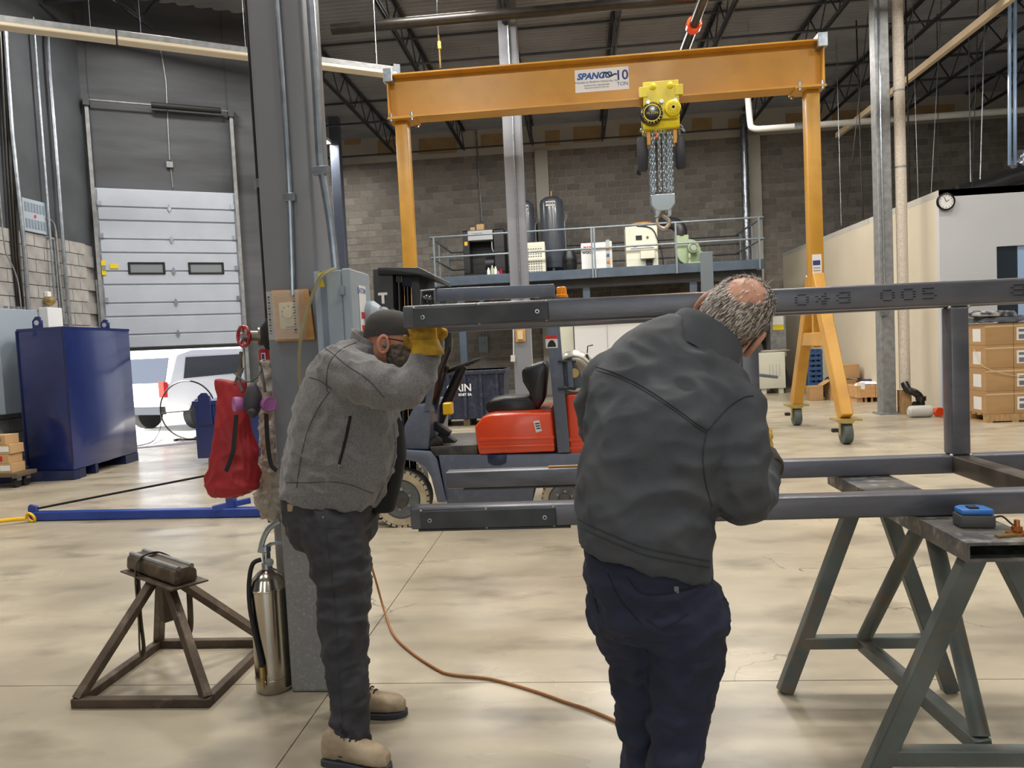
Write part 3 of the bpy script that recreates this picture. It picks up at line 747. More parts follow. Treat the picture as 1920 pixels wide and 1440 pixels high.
for xx, yb in ((72, 612), (198, 612)):
    c = P1.lerp(P2, .22) if xx == 72 else P2.lerp(P3, .62)
    c = V((c.x, c.y + (.0 if xx == 72 else .45), 0)); c = py(xx, yb, c.y); c.z = ht
    m = MB(); pts = [c + X_ * a + Z_ * b_ for a, b_ in ((-.07, -.10), (.07, -.10), (.075, .1), (.045, .16), (-.02, .16), (-.07, .1))]
    h = arc(c + Z_ * .075, 0, 2 * PI, .035, 10, X_, Z_)[:-1]
    m.prism(pts, (0, -.03, 0)); lg = m.build('lifting_lug', 'tank_blue', t, bevel=.006)
    MB().prism([p + V((0, -.034, 0)) for p in h], (0, .004, 0)).build('lug_hole', 'door_white', lg)
wl_ = (P2 - P1); c = P1.lerp(P2, .8)
MB().bar(P2 + V((0, -.004, .2)), P2 + V((0, -.004, ht - .02)), .02, .012, up=Y_).build('corner_weld', 'tank_blue_dark', t)
MB().bar(P1 + V((-.004, -.004, .2)), P1 + V((-.004, -.004, ht - .02)), .02, .012, up=Y_).build('corner_weld', 'tank_blue_dark', t)

S0 = pz(388, 872); zt_ = py(380, 752, S0.y).z
t = thing('small_tank', 'small dark blue steel tank standing behind the red bag', 'tank', V((S0.x + .4, S0.y + .3, 0)))
B(S0.x - .14, S0.x + 1.0, S0.y, S0.y + .75, .10, zt_).build('shell', 'tank_blue', t, bevel=.01)
B(S0.x - .16, S0.x + 1.02, S0.y - .02, S0.y + .77, zt_ - .07, zt_).build('rim', 'tank_blue', t, bevel=.006)
for xx in (.0, .85):
    MB().cyl((S0.x + xx, S0.y + .1, .05), (S0.x + xx + .06, S0.y + .1, .05), .05, 12).build('caster', 'rubber', t)
    MB().cyl((S0.x + xx, S0.y + .6, .05), (S0.x + xx + .06, S0.y + .6, .05), .05, 12).build('caster', 'rubber', t)
c = V((S0.x + .03, S0.y + .0, zt_))
MB().prism([c + X_ * a + Z_ * b_ for a, b_ in ((-.10, -.35), (.12, -.35), (.10, .07), (.04, .12), (-.03, .12), (-.09, .07))], (0, -.03, 0)).build('lifting_lug', 'tank_blue', t, bevel=.006)
# hose hoop on a foot
c = pz(345, 826); c.y += .1
t = thing('wire_hoop', 'large thin dark hoop standing on a low foot beside the small blue tank', 'hoop', c)
cc = py(352, 768, c.y); R_ = cc.z
MB().ring(V((cc.x, c.y, cc.z)), Y_, cc.z - .03, .016, 40, 8).build('ring', 'pipe_black', t)
MB().bar((cc.x - .25, c.y - .12, .02), (cc.x + .35, c.y - .12, .02), .04, .04).build('foot', 'pipe_black', t)
MB().bar((cc.x - .2, c.y, .02), (cc.x - .2, c.y - .2, .02), .04, .04).build('foot', 'pipe_black', t)
MB().bar((cc.x - cc.z + .05, c.y, cc.z - .05), (cc.x + cc.z - .05, c.y, cc.z), .02, .02).build('crossbar', 'pipe_black', t)
tag(MB().tube(smoothpath([pz(302, 780, .3), pz(300, 805, .12), pz(288, 826, .02), pz(268, 834, .01), pz(240, 838, .01)], 5), .008, 6).build('cable', 'rubber'), 'thin black cable trailing across the door sill', 'cable')

# ------------------------------------------------------------------ dolly with cartons at the left edge
D0 = pz(42, 912); 
t = thing('dolly', 'flat grey dolly on dark casters carrying small cartons', 'dolly', V((D0.x - .35, D0.y + .25, 0)))
zp = .15
B(D0.x - .95, D0.x + .07, D0.y - .16, D0.y + .2, zp, zp + .05).build('deck', 'wood_dark', t, bevel=.005)
for a in (-.85, -.03):
    for b_ in (-.06, .1):
        w = MB().cyl((D0.x + a - .025, D0.y + b_, .062), (D0.x + a + .025, D0.y + b_, .062), .062, 14).build('caster_wheel', 'rubber', t)
        B(D0.x + a - .04, D0.x + a + .04, D0.y + b_ - .02, D0.y + b_ + .05, .09, zp).build('caster_fork', 'galv_dull', t)
for r in range(4):
    for k in range(3):
        x1 = D0.x + (.02 if r % 2 == 0 else -.01) - .05 - k * .22 - (.03 if r == 3 else 0); y1 = D0.y - .12; z1 = zp + .05 + r * .125
        red = (r == 1 and k < 2)
        lb = 'small cardboard carton with a red print on the dolly, second layer up' if red else ['small cardboard carton on the dolly deck, bottom layer', '', 'small cardboard carton with a white label on the dolly, third layer', 'small cardboard carton on top of the dolly stack'][r] or 'small plain cardboard carton in the second layer on the dolly'
        cb = tag(B(x1 - .21, x1, y1, y1 + .24, z1, z1 + .123).build('carton', 'cardboard_tan', None, bevel=.003), lb, 'box', 'cartons on the dolly')
        if red: B(x1 - .20, x1 - .09, y1 - .002, y1, z1 + .03, z1 + .1).build('print', 'ink_red', cb)
        elif r in (0, 2): B(x1 - .16, x1 - .02, y1 - .002, y1, z1 + .03, z1 + .1).build('print', 'label_white', cb)
        else: B(x1 - .15, x1 - .06, y1 - .002, y1, z1 + .04, z1 + .09).build('print', 'ink_red' if k else 'wood_dark', cb)
c = V((D0.x - .36, D0.y + .05, zp + .05 + .5))
t = thing('water_bottle', 'clear blue plastic water bottle on top of the cartons', 'bottle', c)
MB().lathe(c, Z_, [(.05, 0), (.055, .02), (.055, .14), (.03, .19), (.02, .22)], 14).build('bottle_body', 'glass_blue', t)
MB().lathe(c + Z_ * .22, Z_, [(.024, 0), (.024, .03)], 12).build('cap', 'paint_white', t)

# ------------------------------------------------------------------ blue spreader frame lying on the floor
q0, q1 = pz(66, 976), pz(520, 968)
t = thing('spreader_bar', 'long blue steel lifting bar lying on the floor with a yellow hook', 'lifting bar', q0)
MB().bar(q0 + Z_ * .05, q1 + Z_ * .05, .09, .085).build('bar', 'frame_blue', t, bevel=.006)
MB().prism([q0 + V((a, -.03, b_)) for a, b_ in ((-.05, .0), (.05, .0), (.05, .15), (-.03, .17), (-.05, .14))], (0, .03, 0)).build('end_plate', 'frame_blue', t, bevel=.004)
pp = pz(437, 968); pp.y = q1.y + .02
B(pp.x - .04, pp.x + .04, pp.y - .02, pp.y + .06, .08, .75).build('post', 'frame_blue', t, bevel=.004)
MB().bar(pp + V((-.16, -.05, .1)), pp + V((.16, .1, .14)), .06, .05).build('brace', 'frame_blue', t)
MB().tube(smoothpath([q0 + V((.02, 0, .12)), (q0 + pp) / 2 + V((-.4, .05, .22)), pp + V((0, .03, .45))], 6), .012, 6).build('tie_rod', 'pipe_black', t)
hk = q0 + V((0, -.08, .03))
MB().ring(hk + V((.02, 0, .02)), (0.3, 1, .4), .05, .014, 16, 6).build('link', 'safety_yellow', t)
MB().tube(smoothpath([hk + V((-.02, -.02, .015)), hk + V((-.12, -.06, .018)), hk + V((-.24, -.13, .018)), hk + V((-.27, -.18, .018)), hk + V((-.22, -.19, .018))], 5), .02, 8, rs=None).build('hook', 'safety_yellow', t)
# ------------------------------------------------------------------ lofted shapes from rows of pixels: (y, x_left, x_right, half_thickness)
def pxloft(rows, Y, n=16, ex=2.4, wob=0.0, ysh=None):
    rings = []
    for i, (y, a, b, th) in enumerate(rows):
        yy = Y if ysh is None else Y + ysh[i]
        p, q = py(a, y, yy), py(b, y, yy); c = (p + q) / 2; h = (q - p) / 2
        r = []
        for k in range(n):
            t = 2 * PI * k / n; ct, st = math.cos(t), math.sin(t)
            w = 1 + wob * noise.noise(V((3 * ct, 3 * st, i * .6)))
            r.append(c + h * (math.copysign(abs(ct) ** (2 / ex), ct) * w) + Y_ * (math.copysign(abs(st) ** (2 / ex), st) * th * w))
        rings.append(r)
    return MB().loft(rings)
YC = 3.22
cxl = py(545, 1300, YC).x; CWD = .25
t = thing('steel_column', 'wide grey painted steel column beside the red bag', 'column', (cxl + CWD / 2, YC + CWD / 2, 0)); colm = t
B(cxl, cxl + CWD, YC, YC + CWD, .0, .85).build('base_length', 'column_scuffed', t, bevel=.02, seg=3)
B(cxl, cxl + CWD, YC, YC + CWD, .85, ZD).build('shaft', 'column_paint', t, bevel=.02, seg=3)
def face_tube(name, pts, r, m, label, cat='conduit', Y=None, n=10, k=5, clips=()):
    Y = YC - .02 if Y is None else Y
    q = smoothpath([py(a, b_, Y - r) for a, b_ in pts], k)
    tt_ = thing(name, label, cat, q[-1])
    MB().tube(q, r, n).build('pipe', m, tt_)
    for a, b_ in clips:
        c = py(a, b_, Y - r); MB().box(c, (r * 4.2, r * 2.2, .035)).build('clip', 'galv', tt_, bevel=.003)
    return tt_
face_tube('conduit', [(516, -40), (533, 200), (543, 370), (549, 555)], .0125, 'galv', 'slim steel conduit dropping to the thermostat on the column', Y=YC - .004, clips=((543, 370),))
face_tube('conduit', [(579, -40), (592, 150), (600, 300), (606, 335), (620, 420), (630, 512)], .018, 'galv', 'thick steel conduit bending into the grey disconnect box', Y=YC - .004, clips=((602, 320),))
# thermostat with guard on plywood
yb = YC - .004
o = tag(MB().prism([py(a, b_, yb) for a, b_ in ((511, 545), (581, 542), (593, 637), (519, 641))], (0, -.018, 0)).build('plywood_board', 'plywood', None, bevel=.002), 'plywood backing board fixed to the grey column', 'board')
t = thing('thermostat', 'cream dial thermostat on the plywood board of the column', 'thermostat', py(545, 617, yb - .02))
MB().prism([py(a, b_, yb - .019) for a, b_ in ((527, 569), (558, 566), (562, 616), (531, 618))], (0, -.035, 0)).build('case', 'thermostat', t, bevel=.006, seg=2)
c = py(541.5, 588, yb - .055)
MB().cyl(c, c - Y_ * .016, .023, 20).build('dial', 'thermostat', t, bevel=.003)
for k in range(7):
    a = PI * (-.1 + 1.2 * k / 6); MB().box(c + X_ * (math.cos(a) * .032) + Z_ * (math.sin(a) * .032), (.005, .002, .005)).build('tick', 'ink_grey', t)
B(c.x - .018, c.x + .026, c.y - .001, c.y + .004, c.z - .062, c.z - .056).build('name_bar', 'ink_grey', t)
gd = thing('thermostat_guard', 'clear plastic guard cover over the cream thermostat', 'guard', py(540, 634, yb - .02))
g0, g1 = py(512, 549, yb - .02), py(578, 634, yb - .02)
m = MB(); x0, x1, z0, z1 = g0.x, g1.x - .004, g1.z, g0.z
m.bb(x0, x1, yb - .098, yb - .094, z0, z1); m.bb(x0, x0 + .004, yb - .094, yb - .019, z0, z1); m.bb(x1 - .004, x1, yb - .094, yb - .019, z0, z1); m.bb(x0, x1, yb - .094, yb - .019, z1 - .004, z1); m.bb(x0, x1, yb - .094, yb - .019, z0, z0 + .004)
m.build('cover', 'clear_guard', gd)
for k in range(14):
    for xx in (x0 + .012, x1 - .02): MB().box((xx, yb - .1, z0 + .025 + k * (z1 - z0 - .05) / 13), (.008, .002, .005)).build('vent_slot', 'pipe_black' if k % 2 else 'ink_grey', gd)
# disconnect box on the right flank of the column
Ye = 3.16; a0, a1 = py(606, 520, Ye), py(655, 520, Ye); zt_, zb_ = py(640, 506, Ye).z, py(655, 700, Ye).z
t = thing('disconnect_box', 'grey electrical disconnect box with stickers on the column flank', 'electrical box', V((a1.x, Ye + .14, zb_)))
x0 = max(a0.x, cxl + CWD + .002)
B(cxl + CWD + .001, a1.x - .035, Ye, Ye + .30, zb_, zt_).build('body', 'ebox', t, bevel=.004)
B(a1.x - .034, a1.x + .004, Ye - .006, Ye + .306, zb_ - .006, zt_ + .006).build('door', 'ebox', t, bevel=.006)
B(cxl + CWD + .03, cxl + CWD + .055, Ye - .003, Ye, zb_, zt_).build('flute', 'ebox_dark', t)
B(a1.x - .045, a1.x - .02, Ye - .016, Ye - .004, zt_ - .11, zt_ - .07).build('latch', 'galv', t, bevel=.002)
xf = a1.x + .005; yc_ = Ye + .16; zc_ = (py(675, 580, Ye + .1).z)
st = B(xf, xf + .001, yc_ - .05, yc_ + .06, zc_ - .12, zc_ + .11).build('sticker', 'label_white', t)
text('lettering', 'EATON', .035, (xf + .0015, yc_ - .005, zc_ + .085), Y_, Z_, 'logo_blue', st, .0005)
B(xf + .001, xf + .002, yc_ - .03, yc_ + .045, zc_ - .04, zc_ - .01).build('warning_stripe', 'ink_red', st)
B(xf + .001, xf + .002, yc_ - .03, yc_ + .045, zc_ - .1, zc_ - .07).build('warning_stripe', 'ink_red', st)
MB().lathe((a1.x + .005, Ye + .25, zc_ - .03), X_, [(.075, 0), (.075, .03), (.05, .06), (.0, .062)], 20).build('switch_boss', 'ebox', t)
t = tag(MB().prism([py(a, b_, 3.11) for a, b_ in ((596, 513), (620, 503), (624, 506), (604, 522), (609, 538), (600, 538))], (0, -.003, 0)).build('yellow_tag', 'tag_yellow'), 'yellow paper tag taped above the disconnect box', 'tag')
# flat hose hung on the box
q = smoothpath([py(a, b_, y_) for a, b_, y_ in ((628, 503, 3.12), (612, 510, 3.09), (598, 525, 3.08), (580, 570, 3.07), (566, 620, 3.06), (561, 680, 3.06), (563, 720, 3.07), (572, 760, 3.08))], 6)
tag(MB().tube(q, .014, 8, flat=.35, fu=X_).build('flat_hose', 'hose_flat'), 'flat olive steel band looping down from the disconnect box', 'band')

# ------------------------------------------------------------------ sprinkler riser with red valve wheel left of the column
Yr = 3.45
t = thing('sprinkler_riser', 'black sprinkler riser pipe with red valve wheel left of the column', 'pipe', V((cxl - .075, Yr, 0)))
rz_ = lambda a, b_: py(a, b_, Yr)
xr = cxl - .075
MB().cyl((xr, Yr, 1.66), (xr, Yr, ZD), .028, 14).build('pipe', 'pipe_black', t)
for zz_ in (2.35, 4.0): MB().cyl((xr, Yr, zz_), (xr, Yr, zz_ + .04), .036, 14).build('coupling', 'galv', t)
MB().cyl((xr, Yr, .0), (xr, Yr, 1.5), .05, 14).build('lower_pipe', 'galv_dull', t)
zv = py(462, 633, Yr).z
MB().lathe((xr, Yr, 1.44), Z_, [(.05, 0), (.066, .005), (.066, .05), (.05, .055), (.05, .09), (.06, .1), (.06, .13), (.04, .15), (.028, .22)], 16).build('valve_body', 'valve_metal', t)
cw = py(457, 631, Yr - .05)
MB().cyl(V((xr, Yr, zv)), cw, .028, 14).build('valve_neck', 'valve_metal', t)
MB().cyl(V((xr, Yr, zv)), V((xr, Yr, zv)).lerp(cw, .5), .045, 14).build('valve_bonnet', 'valve_metal', t)
ax = (cw - V((xr, Yr, zv))).normalized(); ax = (ax + V((0, -1.1, 0))).normalized(); u_, w_ = orth(ax)
wh = MB().ring(cw, ax, .047, .0085, 28, 8).build('valve_wheel', 'wheel_red', t)
MB().cyl(cw - ax * .01, cw + ax * .012, .013, 12).build('hub', 'galv', wh)
for k in range(5):
    a = 2 * PI * k / 5 + .3; MB().cyl(cw, cw + (u_ * math.cos(a) + w_ * math.sin(a)) * .045, .005, 6).build('spoke', 'wheel_red', wh)
zc2 = py(500, 668, Yr).z
MB().lathe((xr, Yr, zc2 - .025), Z_, [(.062, 0), (.07, .006), (.07, .054), (.062, .06)], 20).build('red_collar', 'wheel_red', t)
lb_ = MB().prism([V((xr - .03, Yr - .068, zc2 - .016)), V((xr + .045, Yr - .062, zc2 - .016)), V((xr + .045, Yr - .062, zc2 + .016)), V((xr - .03, Yr - .068, zc2 + .016))], (0, -.002, 0)).build('name_plate', 'label_white', t)
B(xr - .027, xr - .015, Yr - .072, Yr - .069, zc2 - .012, zc2 + .012).build('logo_mark', 'ink_navy', lb_)
# plastic wrap and black rags round the pipe
o = pxloft([(678, 493, 522, .045), (720, 488, 528, .05), (780, 490, 533, .055), (850, 496, 537, .055), (900, 490, 541, .06), (930, 480, 545, .06), (955, 483, 548, .055), (972, 497, 546, .03), (978, 520, 540, .01)], Yr - .04, 28, wob=.2)
organic(o, 'plastic_wrap', 'plastic_wrap', t, .006, 1, lambda p: .016 * (ridge(p * 17) - .4) + .007 * (ridge(p * 41 + V((3, 1, 2))) - .4))
o = pxloft([(588, 508, 516, .015), (600, 500, 520, .03), (615, 492, 522, .04), (640, 494, 526, .035), (655, 500, 522, .02)], Yr - .08, 14, wob=.3)
tag(o.build('black_rag', 'strap_black', ang=60), 'black rag bunched on the riser above the red valve wheel', 'rag')
# red bag
o = pxloft([(712, 404, 452, .012), (718, 405, 462, .02), (745, 409, 466, .035), (775, 409, 466, .045), (810, 405, 470, .055), (850, 398, 482, .07), (885, 390, 488, .08), (910, 386, 487, .08), (924, 392, 470, .06), (931, 402, 440, .02)], 3.17, 20, ex=2.2, wob=.07)
bag = tag(organic(o, 'red_bag', 'bag_red', None, .007, 3, fold(.016, (13, 13, 6), 77), py(435, 930, 3.17)), 'long red fabric bag hanging from the valve wheel', 'bag')
MB().tube(smoothpath([py(a, b_, y_) for a, b_, y_ in ((452, 660, 3.25), (450, 690, 3.22), (446, 706, 3.18), (440, 722, 3.15))], 5), .008, 6).build('hanging_strap', 'strap_brown', bag)
# respirator mask
Ym = 3.05
t = thing('respirator_mask', 'dark half face respirator with pink round filters hung on the bag', 'respirator', py(475, 782, Ym))
fp = pxloft([(718, 470, 478, .008), (726, 464, 484, .022), (740, 460, 489, .035), (756, 459, 490, .04), (770, 463, 486, .036), (779, 467, 482, .02), (783, 471, 478, .008)], Ym, 16)
fp.build('face_piece', 'mask_grey', t, ang=60)
MB().lathe(py(474, 772, Ym - .03), (0, -1, -.3), [(.018, 0), (.02, .01), (.013, .022), (.0, .023)], 14).build('exhale_valve', 'mask_grey', t)
for xx, s in ((446, -1), (503, 1)):
    c = py(xx, 758, Ym - .01)
    f_ = MB().lathe(c, (s * .75, -.65, 0), [(.02, -.03), (.03, -.015), (.033, 0), (.033, .012), (.027, .016), (.0, .014)], 18).build('filter', 'filter_pink', t)
    MB().ring(c + V((s * .75, -.65, 0)).normalized() * .014, (s * .75, -.65, 0), .028, .004, 18, 6).build('filter_rim', 'filter_pink', f_)
for pts in (((440, 700, 3.16), (462, 716, 3.1), (482, 708, 3.12), (490, 690, 3.2), (487, 680, 3.24)), ((490, 690, 3.2), (494, 715, 3.1), (497, 735, 3.05)), ((455, 735, 3.05), (449, 712, 3.12), (455, 690, 3.18))):
    MB().tube(smoothpath([py(*p) for p in pts], 5), .006, 6, flat=.4).build('head_strap', 'strap_black', t)
for pts in (((443, 778, 3.05), (439, 825, 3.04), (436, 850, 3.04), (424, 884, 3.05)), ((499, 776, 3.05), (502, 830, 3.1), (508, 870, 3.12), (519, 882, 3.12))):
    MB().tube(smoothpath([py(*p) for p in pts], 5), .010, 6, flat=.3, fu=X_).build('loose_strap', 'strap_black', t)

# ------------------------------------------------------------------ fire extinguisher
e0 = pz(521, 1290); e0.z = 0; e0.x = min(e0.x, cxl - .095); re = .084
zsh = py(510, 1075, e0.y).z
t = thing('fire_extinguisher', 'tall polished steel fire extinguisher standing against the column foot', 'fire extinguisher', e0)
MB().lathe(e0, Z_, [(re - .008, 0), (re, .012), (re, .06), (re + .002, .062), (re + .002, .068), (re, .07), (re, zsh - .07), (re + .002, zsh - .068), (re + .002, zsh - .06), (re, zsh - .058), (re - .012, zsh - .02), (re - .04, zsh + .01), (.022, zsh + .025), (.02, zsh + .03)], 32).build('cylinder', 'stainless', t)
zn = zsh + .03
MB().lathe(e0 + Z_ * zn, Z_, [(.024, -.01), (.024, .02), (.018, .025), (.018, .07), (.022, .075), (.022, .1)], 16).build('neck', 'galv', t)
h0 = e0 + Z_ * (zn + .08)
MB().tube(smoothpath([h0 + V((-.03, 0, -.01)), h0 + V((-.01, 0, .05)), h0 + V((.02, 0, .10)), h0 + V((.075, 0, .135))], 5), .013, 8, flat=.6, fu=X_).build('carry_handle', 'galv', t)
MB().tube(smoothpath([h0 + V((-.01, 0, .0)), h0 + V((.03, 0, .03)), h0 + V((.085, 0, .03))], 5), .009, 8).build('lever', 'galv', t)
MB().lathe(e0 + V((.03, -.035, zn + .035)), (.4, -1, 0), [(.016, 0), (.018, .006), (.018, .016), (0, .018)], 14).build('gauge', 'galv_dull', t)
q = smoothpath([e0 + V((-.012, -.03, zn + .045)), e0 + V((-.045, -.05, zn + .03)), e0 + V((-.062, -.062, zn - .05)), e0 + V((-.06, -.075, zn - .16)), e0 + V((-.04, -.085, zn - .28)), e0 + V((-.015, -.095, zn - .40)), e0 + V((-.012, -.098, zn - .43))], 6)
hs_ = MB().tube(q, .0105, 10).build('hose', 'rubber', t)
MB().lathe(q[-1], (0.02, 0, -1), [(.012, 0), (.013, .01), (.013, .05), (.008, .055), (.006, .1)], 12).build('nozzle', 'brass', hs_)

# ------------------------------------------------------------------ small pyramid stand
x0, x1, y0, y1 = -2.335, -1.72, 3.10, 3.76; tb = .042; hb = tb / 2
t = thing('pipe_stand', 'rusty steel pyramid stand with a tubular saddle on top', 'stand', ((x0 + x1) / 2, (y0 + y1) / 2, 0))
for a, b_ in (((x0, y0), (x1, y0)), ((x0, y1), (x1, y1))):
    MB().bar((a[0] - hb, a[1], hb), (b_[0] + hb, b_[1], hb), tb, tb).build('base_rail', 'rust_steel', t, bevel=.003)
for xx in (x0, x1): MB().bar((xx, y0 + hb, hb), (xx, y1 - hb, hb), tb, tb).build('base_rail', 'rust_steel', t, bevel=.003)
apx = V(((x0 + x1) / 2 - .0, (y0 + y1) / 2 + .03, 0)); za = py(325, 1085, apx.y).z
hA, hB = pz(240, 1040, za + .05), pz(378, 1086, za + .05)
hc_ = (hA + hB) / 2; hd = (hB - hA).normalized(); hd.z = 0; hd.normalize()
for xx, yy_, s in ((x0, y0, -.15), (x1, y0, .1), (x1, y1, .1), (x0, y1, -.15)):
    tp = V((hc_.x, hc_.y, 0)) + hd * (.06 if xx == x1 else -.04) + V((0, .02 if yy_ == y1 else -.02, 0)); tp.z = za + .005
    MB().bar((xx, yy_, tb * .8), tp, tb, tb, up=(0.2, 1, .1)).build('leg', 'rust_steel', t, bevel=.003)
sd = V((-hd.y, hd.x, 0))
a, b_ = hc_ - hd * .27 + Z_ * .0, hc_ + hd * .25
sec = [(-.065, -.035), (-.05, -.045), (.05, -.045), (.055, -.03), (.055, .01), (.03, .035), (-.04, .035), (-.06, .02)]
MB().prism([a + sd * p + Z_ * q_ for p, q_ in sec], b_ - a).build('saddle', 'rust_steel', t, bevel=.008, seg=2)
MB().obox(hc_ - Z_ * .05 + hd * .0, hd * .285, sd * .09, Z_ * .004).build('saddle_plate', 'rust_steel', t)
for s in (-.035, .03): MB().cyl(a + sd * s + Z_ * .034, b_ + sd * s + Z_ * .034, .012, 8).build('guide_rod', 'galv_dull', t)
MB().bar(V((hc_.x, hc_.y, za)), V((hc_.x + .01, hc_.y - .01, za - .23)), .05, .05, up=hd).build('screw_post', 'rust_steel', t, bevel=.004)
sx = hc_ - hd * .12
q = smoothpath([sx + sd * .12 + Z_ * -.02, sx + sd * .03 + Z_ * .045, sx - sd * .06 + Z_ * .035, sx - sd * .085 + Z_ * -.05, sx - sd * .085 + Z_ * -.28, sx - sd * .09 + Z_ * -.42, sx - sd * .085 + Z_ * -.47, sx - sd * .07 + Z_ * -.42, sx - sd * .075 + Z_ * -.25, sx - sd * .07 + Z_ * -.04], 6)
for p in q: p.z = max(p.z, .03)
tag(MB().tube(q, .019, 6, flat=.25, fu=X_).build('web_strap', 'strap_brown'), 'frayed brown webbing strap looped over the pyramid stand saddle', 'strap')
q = smoothpath([sx + sd * .09 + hd * .2 + Z_ * -.05, sx + sd * .09 + hd * .19 + Z_ * -.3, sx + sd * .07 + hd * .19 + Z_ * -.36, sx + sd * .06 + hd * .2 + Z_ * -.28], 6)
tag(MB().tube(q, .016, 6, flat=.25, fu=X_).build('web_strap', 'strap_brown'), 'short brown webbing strap end hanging inside the pyramid stand', 'strap')
# ------------------------------------------------------------------ orange cord on the floor
pts = [pz(690, 1040, .45), pz(705, 1090, .2), pz(722, 1150, .02), pz(738, 1190, .008), pz(770, 1222, .008), pz(820, 1255, .008), pz(850, 1265, .008), pz(920, 1273, .008), pz(1000, 1295, .008), pz(1060, 1316, .008), pz(1110, 1333, .008), pz(1180, 1364, .008), pz(1260, 1410, .008), pz(1340, 1470, .008)]
tag(MB().tube(smoothpath(pts, 6), .0065, 8).build('extension_cord', 'cord_orange'), 'orange extension cord trailing across the concrete floor', 'cord')
# ------------------------------------------------------------------ yellow gantry crane
YG = 11.44
gl, gr = py(737, 175, YG + .25), py(1540, 125, YG - .0)
zt_ = py(1540, 80, YG).z; zb_ = py(1538, 164, YG).z
gx = V((gr.x - gl.x, 0, 0)).normalized()
t = thing('gantry_crane', 'orange yellow steel gantry crane on green casters', 'gantry crane', ((gl.x + gr.x) / 2, YG, 0)); gan = t
fl = .34; th = .022
B(gl.x, gr.x, YG - .012, YG + .012, zb_, zt_).build('beam_web', 'gantry', t)
B(gl.x, gr.x, YG - fl / 2, YG + fl / 2, zt_ - th, zt_).build('top_flange', 'gantry', t)
B(gl.x, gr.x, YG - fl / 2, YG + fl / 2, zb_ - th, zb_).build('bottom_flange', 'gantry', t)
B(gl.x, gl.x + .02, YG - fl / 2 + .02, YG + fl / 2 - .02, zb_, zt_ - th).build('end_plate', 'gantry', t)
B(gr.x - .02, gr.x, YG - fl / 2 + .02, YG + fl / 2 - .02, zb_, zt_ - th).build('end_plate', 'gantry', t)
for xx, s in ((gl.x, 1), (gr.x, -1)):
    lx = xx + s * .17
    B(xx + s * .0, xx + s * .42, YG - .22, YG + .22, zb_ - th - .025, zb_ - th).build('leg_plate', 'gantry', t)
    for a in (.05, .37):
        for b_ in (-.19, .19):
            MB().cyl((xx + s * a, YG + b_, zb_ - th - .06), (xx + s * a, YG + b_, zb_ - th + .06), .024, 8).build('bolt', 'galv', t)
    za = 2.35
    lp = B(lx - .09, lx + .11, YG - .1, YG + .1, za - .5, zb_ - th - .025).build('leg_post', 'gantry', t, bevel=.02, seg=2)
    if s < 0:
        yf = YG - .101; zl = py(1532, 523, YG).z; zu = py(1532, 478, YG).z
        B(lx - .065, lx + .07, yf - .002, yf, zl, zu).build('placard', 'label_white', lp)
        B(lx - .055, lx + .05, yf - .004, yf - .002, zl + (zu - zl) * .55, zl + (zu - zl) * .75).build('placard_print', 'ink_navy', lp)
        for k in range(4): B(lx - .05, lx + .05, yf - .004, yf - .002, zl + .03 + k * .04, zl + .04 + k * .04).build('print_line', 'ink_grey', lp)
    for b_ in (-1, 1):
        top = V((lx, YG + b_ * .09, za)); bot = V((lx, YG + b_ * 1.13, .36))
        MB().bar(top, bot, .2, .16, up=(1, 0, 0)).build('leg', 'gantry', t, bevel=.012)
        cp = V((lx, YG + b_ * 1.13, .335))
        MB().obox(cp, X_ * .17, Y_ * .14, Z_ * .014).build('caster_plate', 'zinc_gold', t)
        f = MB()
        f.bar(cp + V((-.075, 0, -.01)), V((lx - .075, YG + b_ * 1.13, .12)), .06, .014, up=(1, 0, 0)); f.bar(cp + V((.075, 0, -.01)), V((lx + .075, YG + b_ * 1.13, .12)), .06, .014, up=(1, 0, 0))
        f.lathe(cp + V((0, 0, -.05)), Z_, [(.1, 0), (.11, .02), (.11, .05)], 16); f.build('caster_fork', 'zinc_gold', t)
        w = MB().lathe((lx - .06, YG + b_ * 1.13, .145), X_, [(.10, 0), (.138, .005), (.145, .02), (.145, .1), (.138, .115), (.10, .12)], 24).build('caster_wheel', 'caster_green', t)
        MB().cyl((lx - .085, YG + b_ * 1.13, .145), (lx + .085, YG + b_ * 1.13, .145), .022, 10).build('axle', 'galv', w)
        MB().box(cp + V((-.16, -.05, -.14)), (.08, .06, .05)).build('brake', 'rubber', t, bevel=.006)
    MB().bar((lx, YG - .52, 1.42), (lx, YG + .52, 1.42), .14, .2).build('cross_tie', 'gantry', t, bevel=.01)
    B(lx - .05, lx + .05, YG - .04, YG + .04, 1.3, za).build('centre_stay', 'gantry', t)
for xx in (gl.x + .03, gr.x - .03):
    MB().box((xx, YG - .1, zt_ - .02), (.14, .2, .2)).build('festoon_clamp', 'galv', t, bevel=.01)
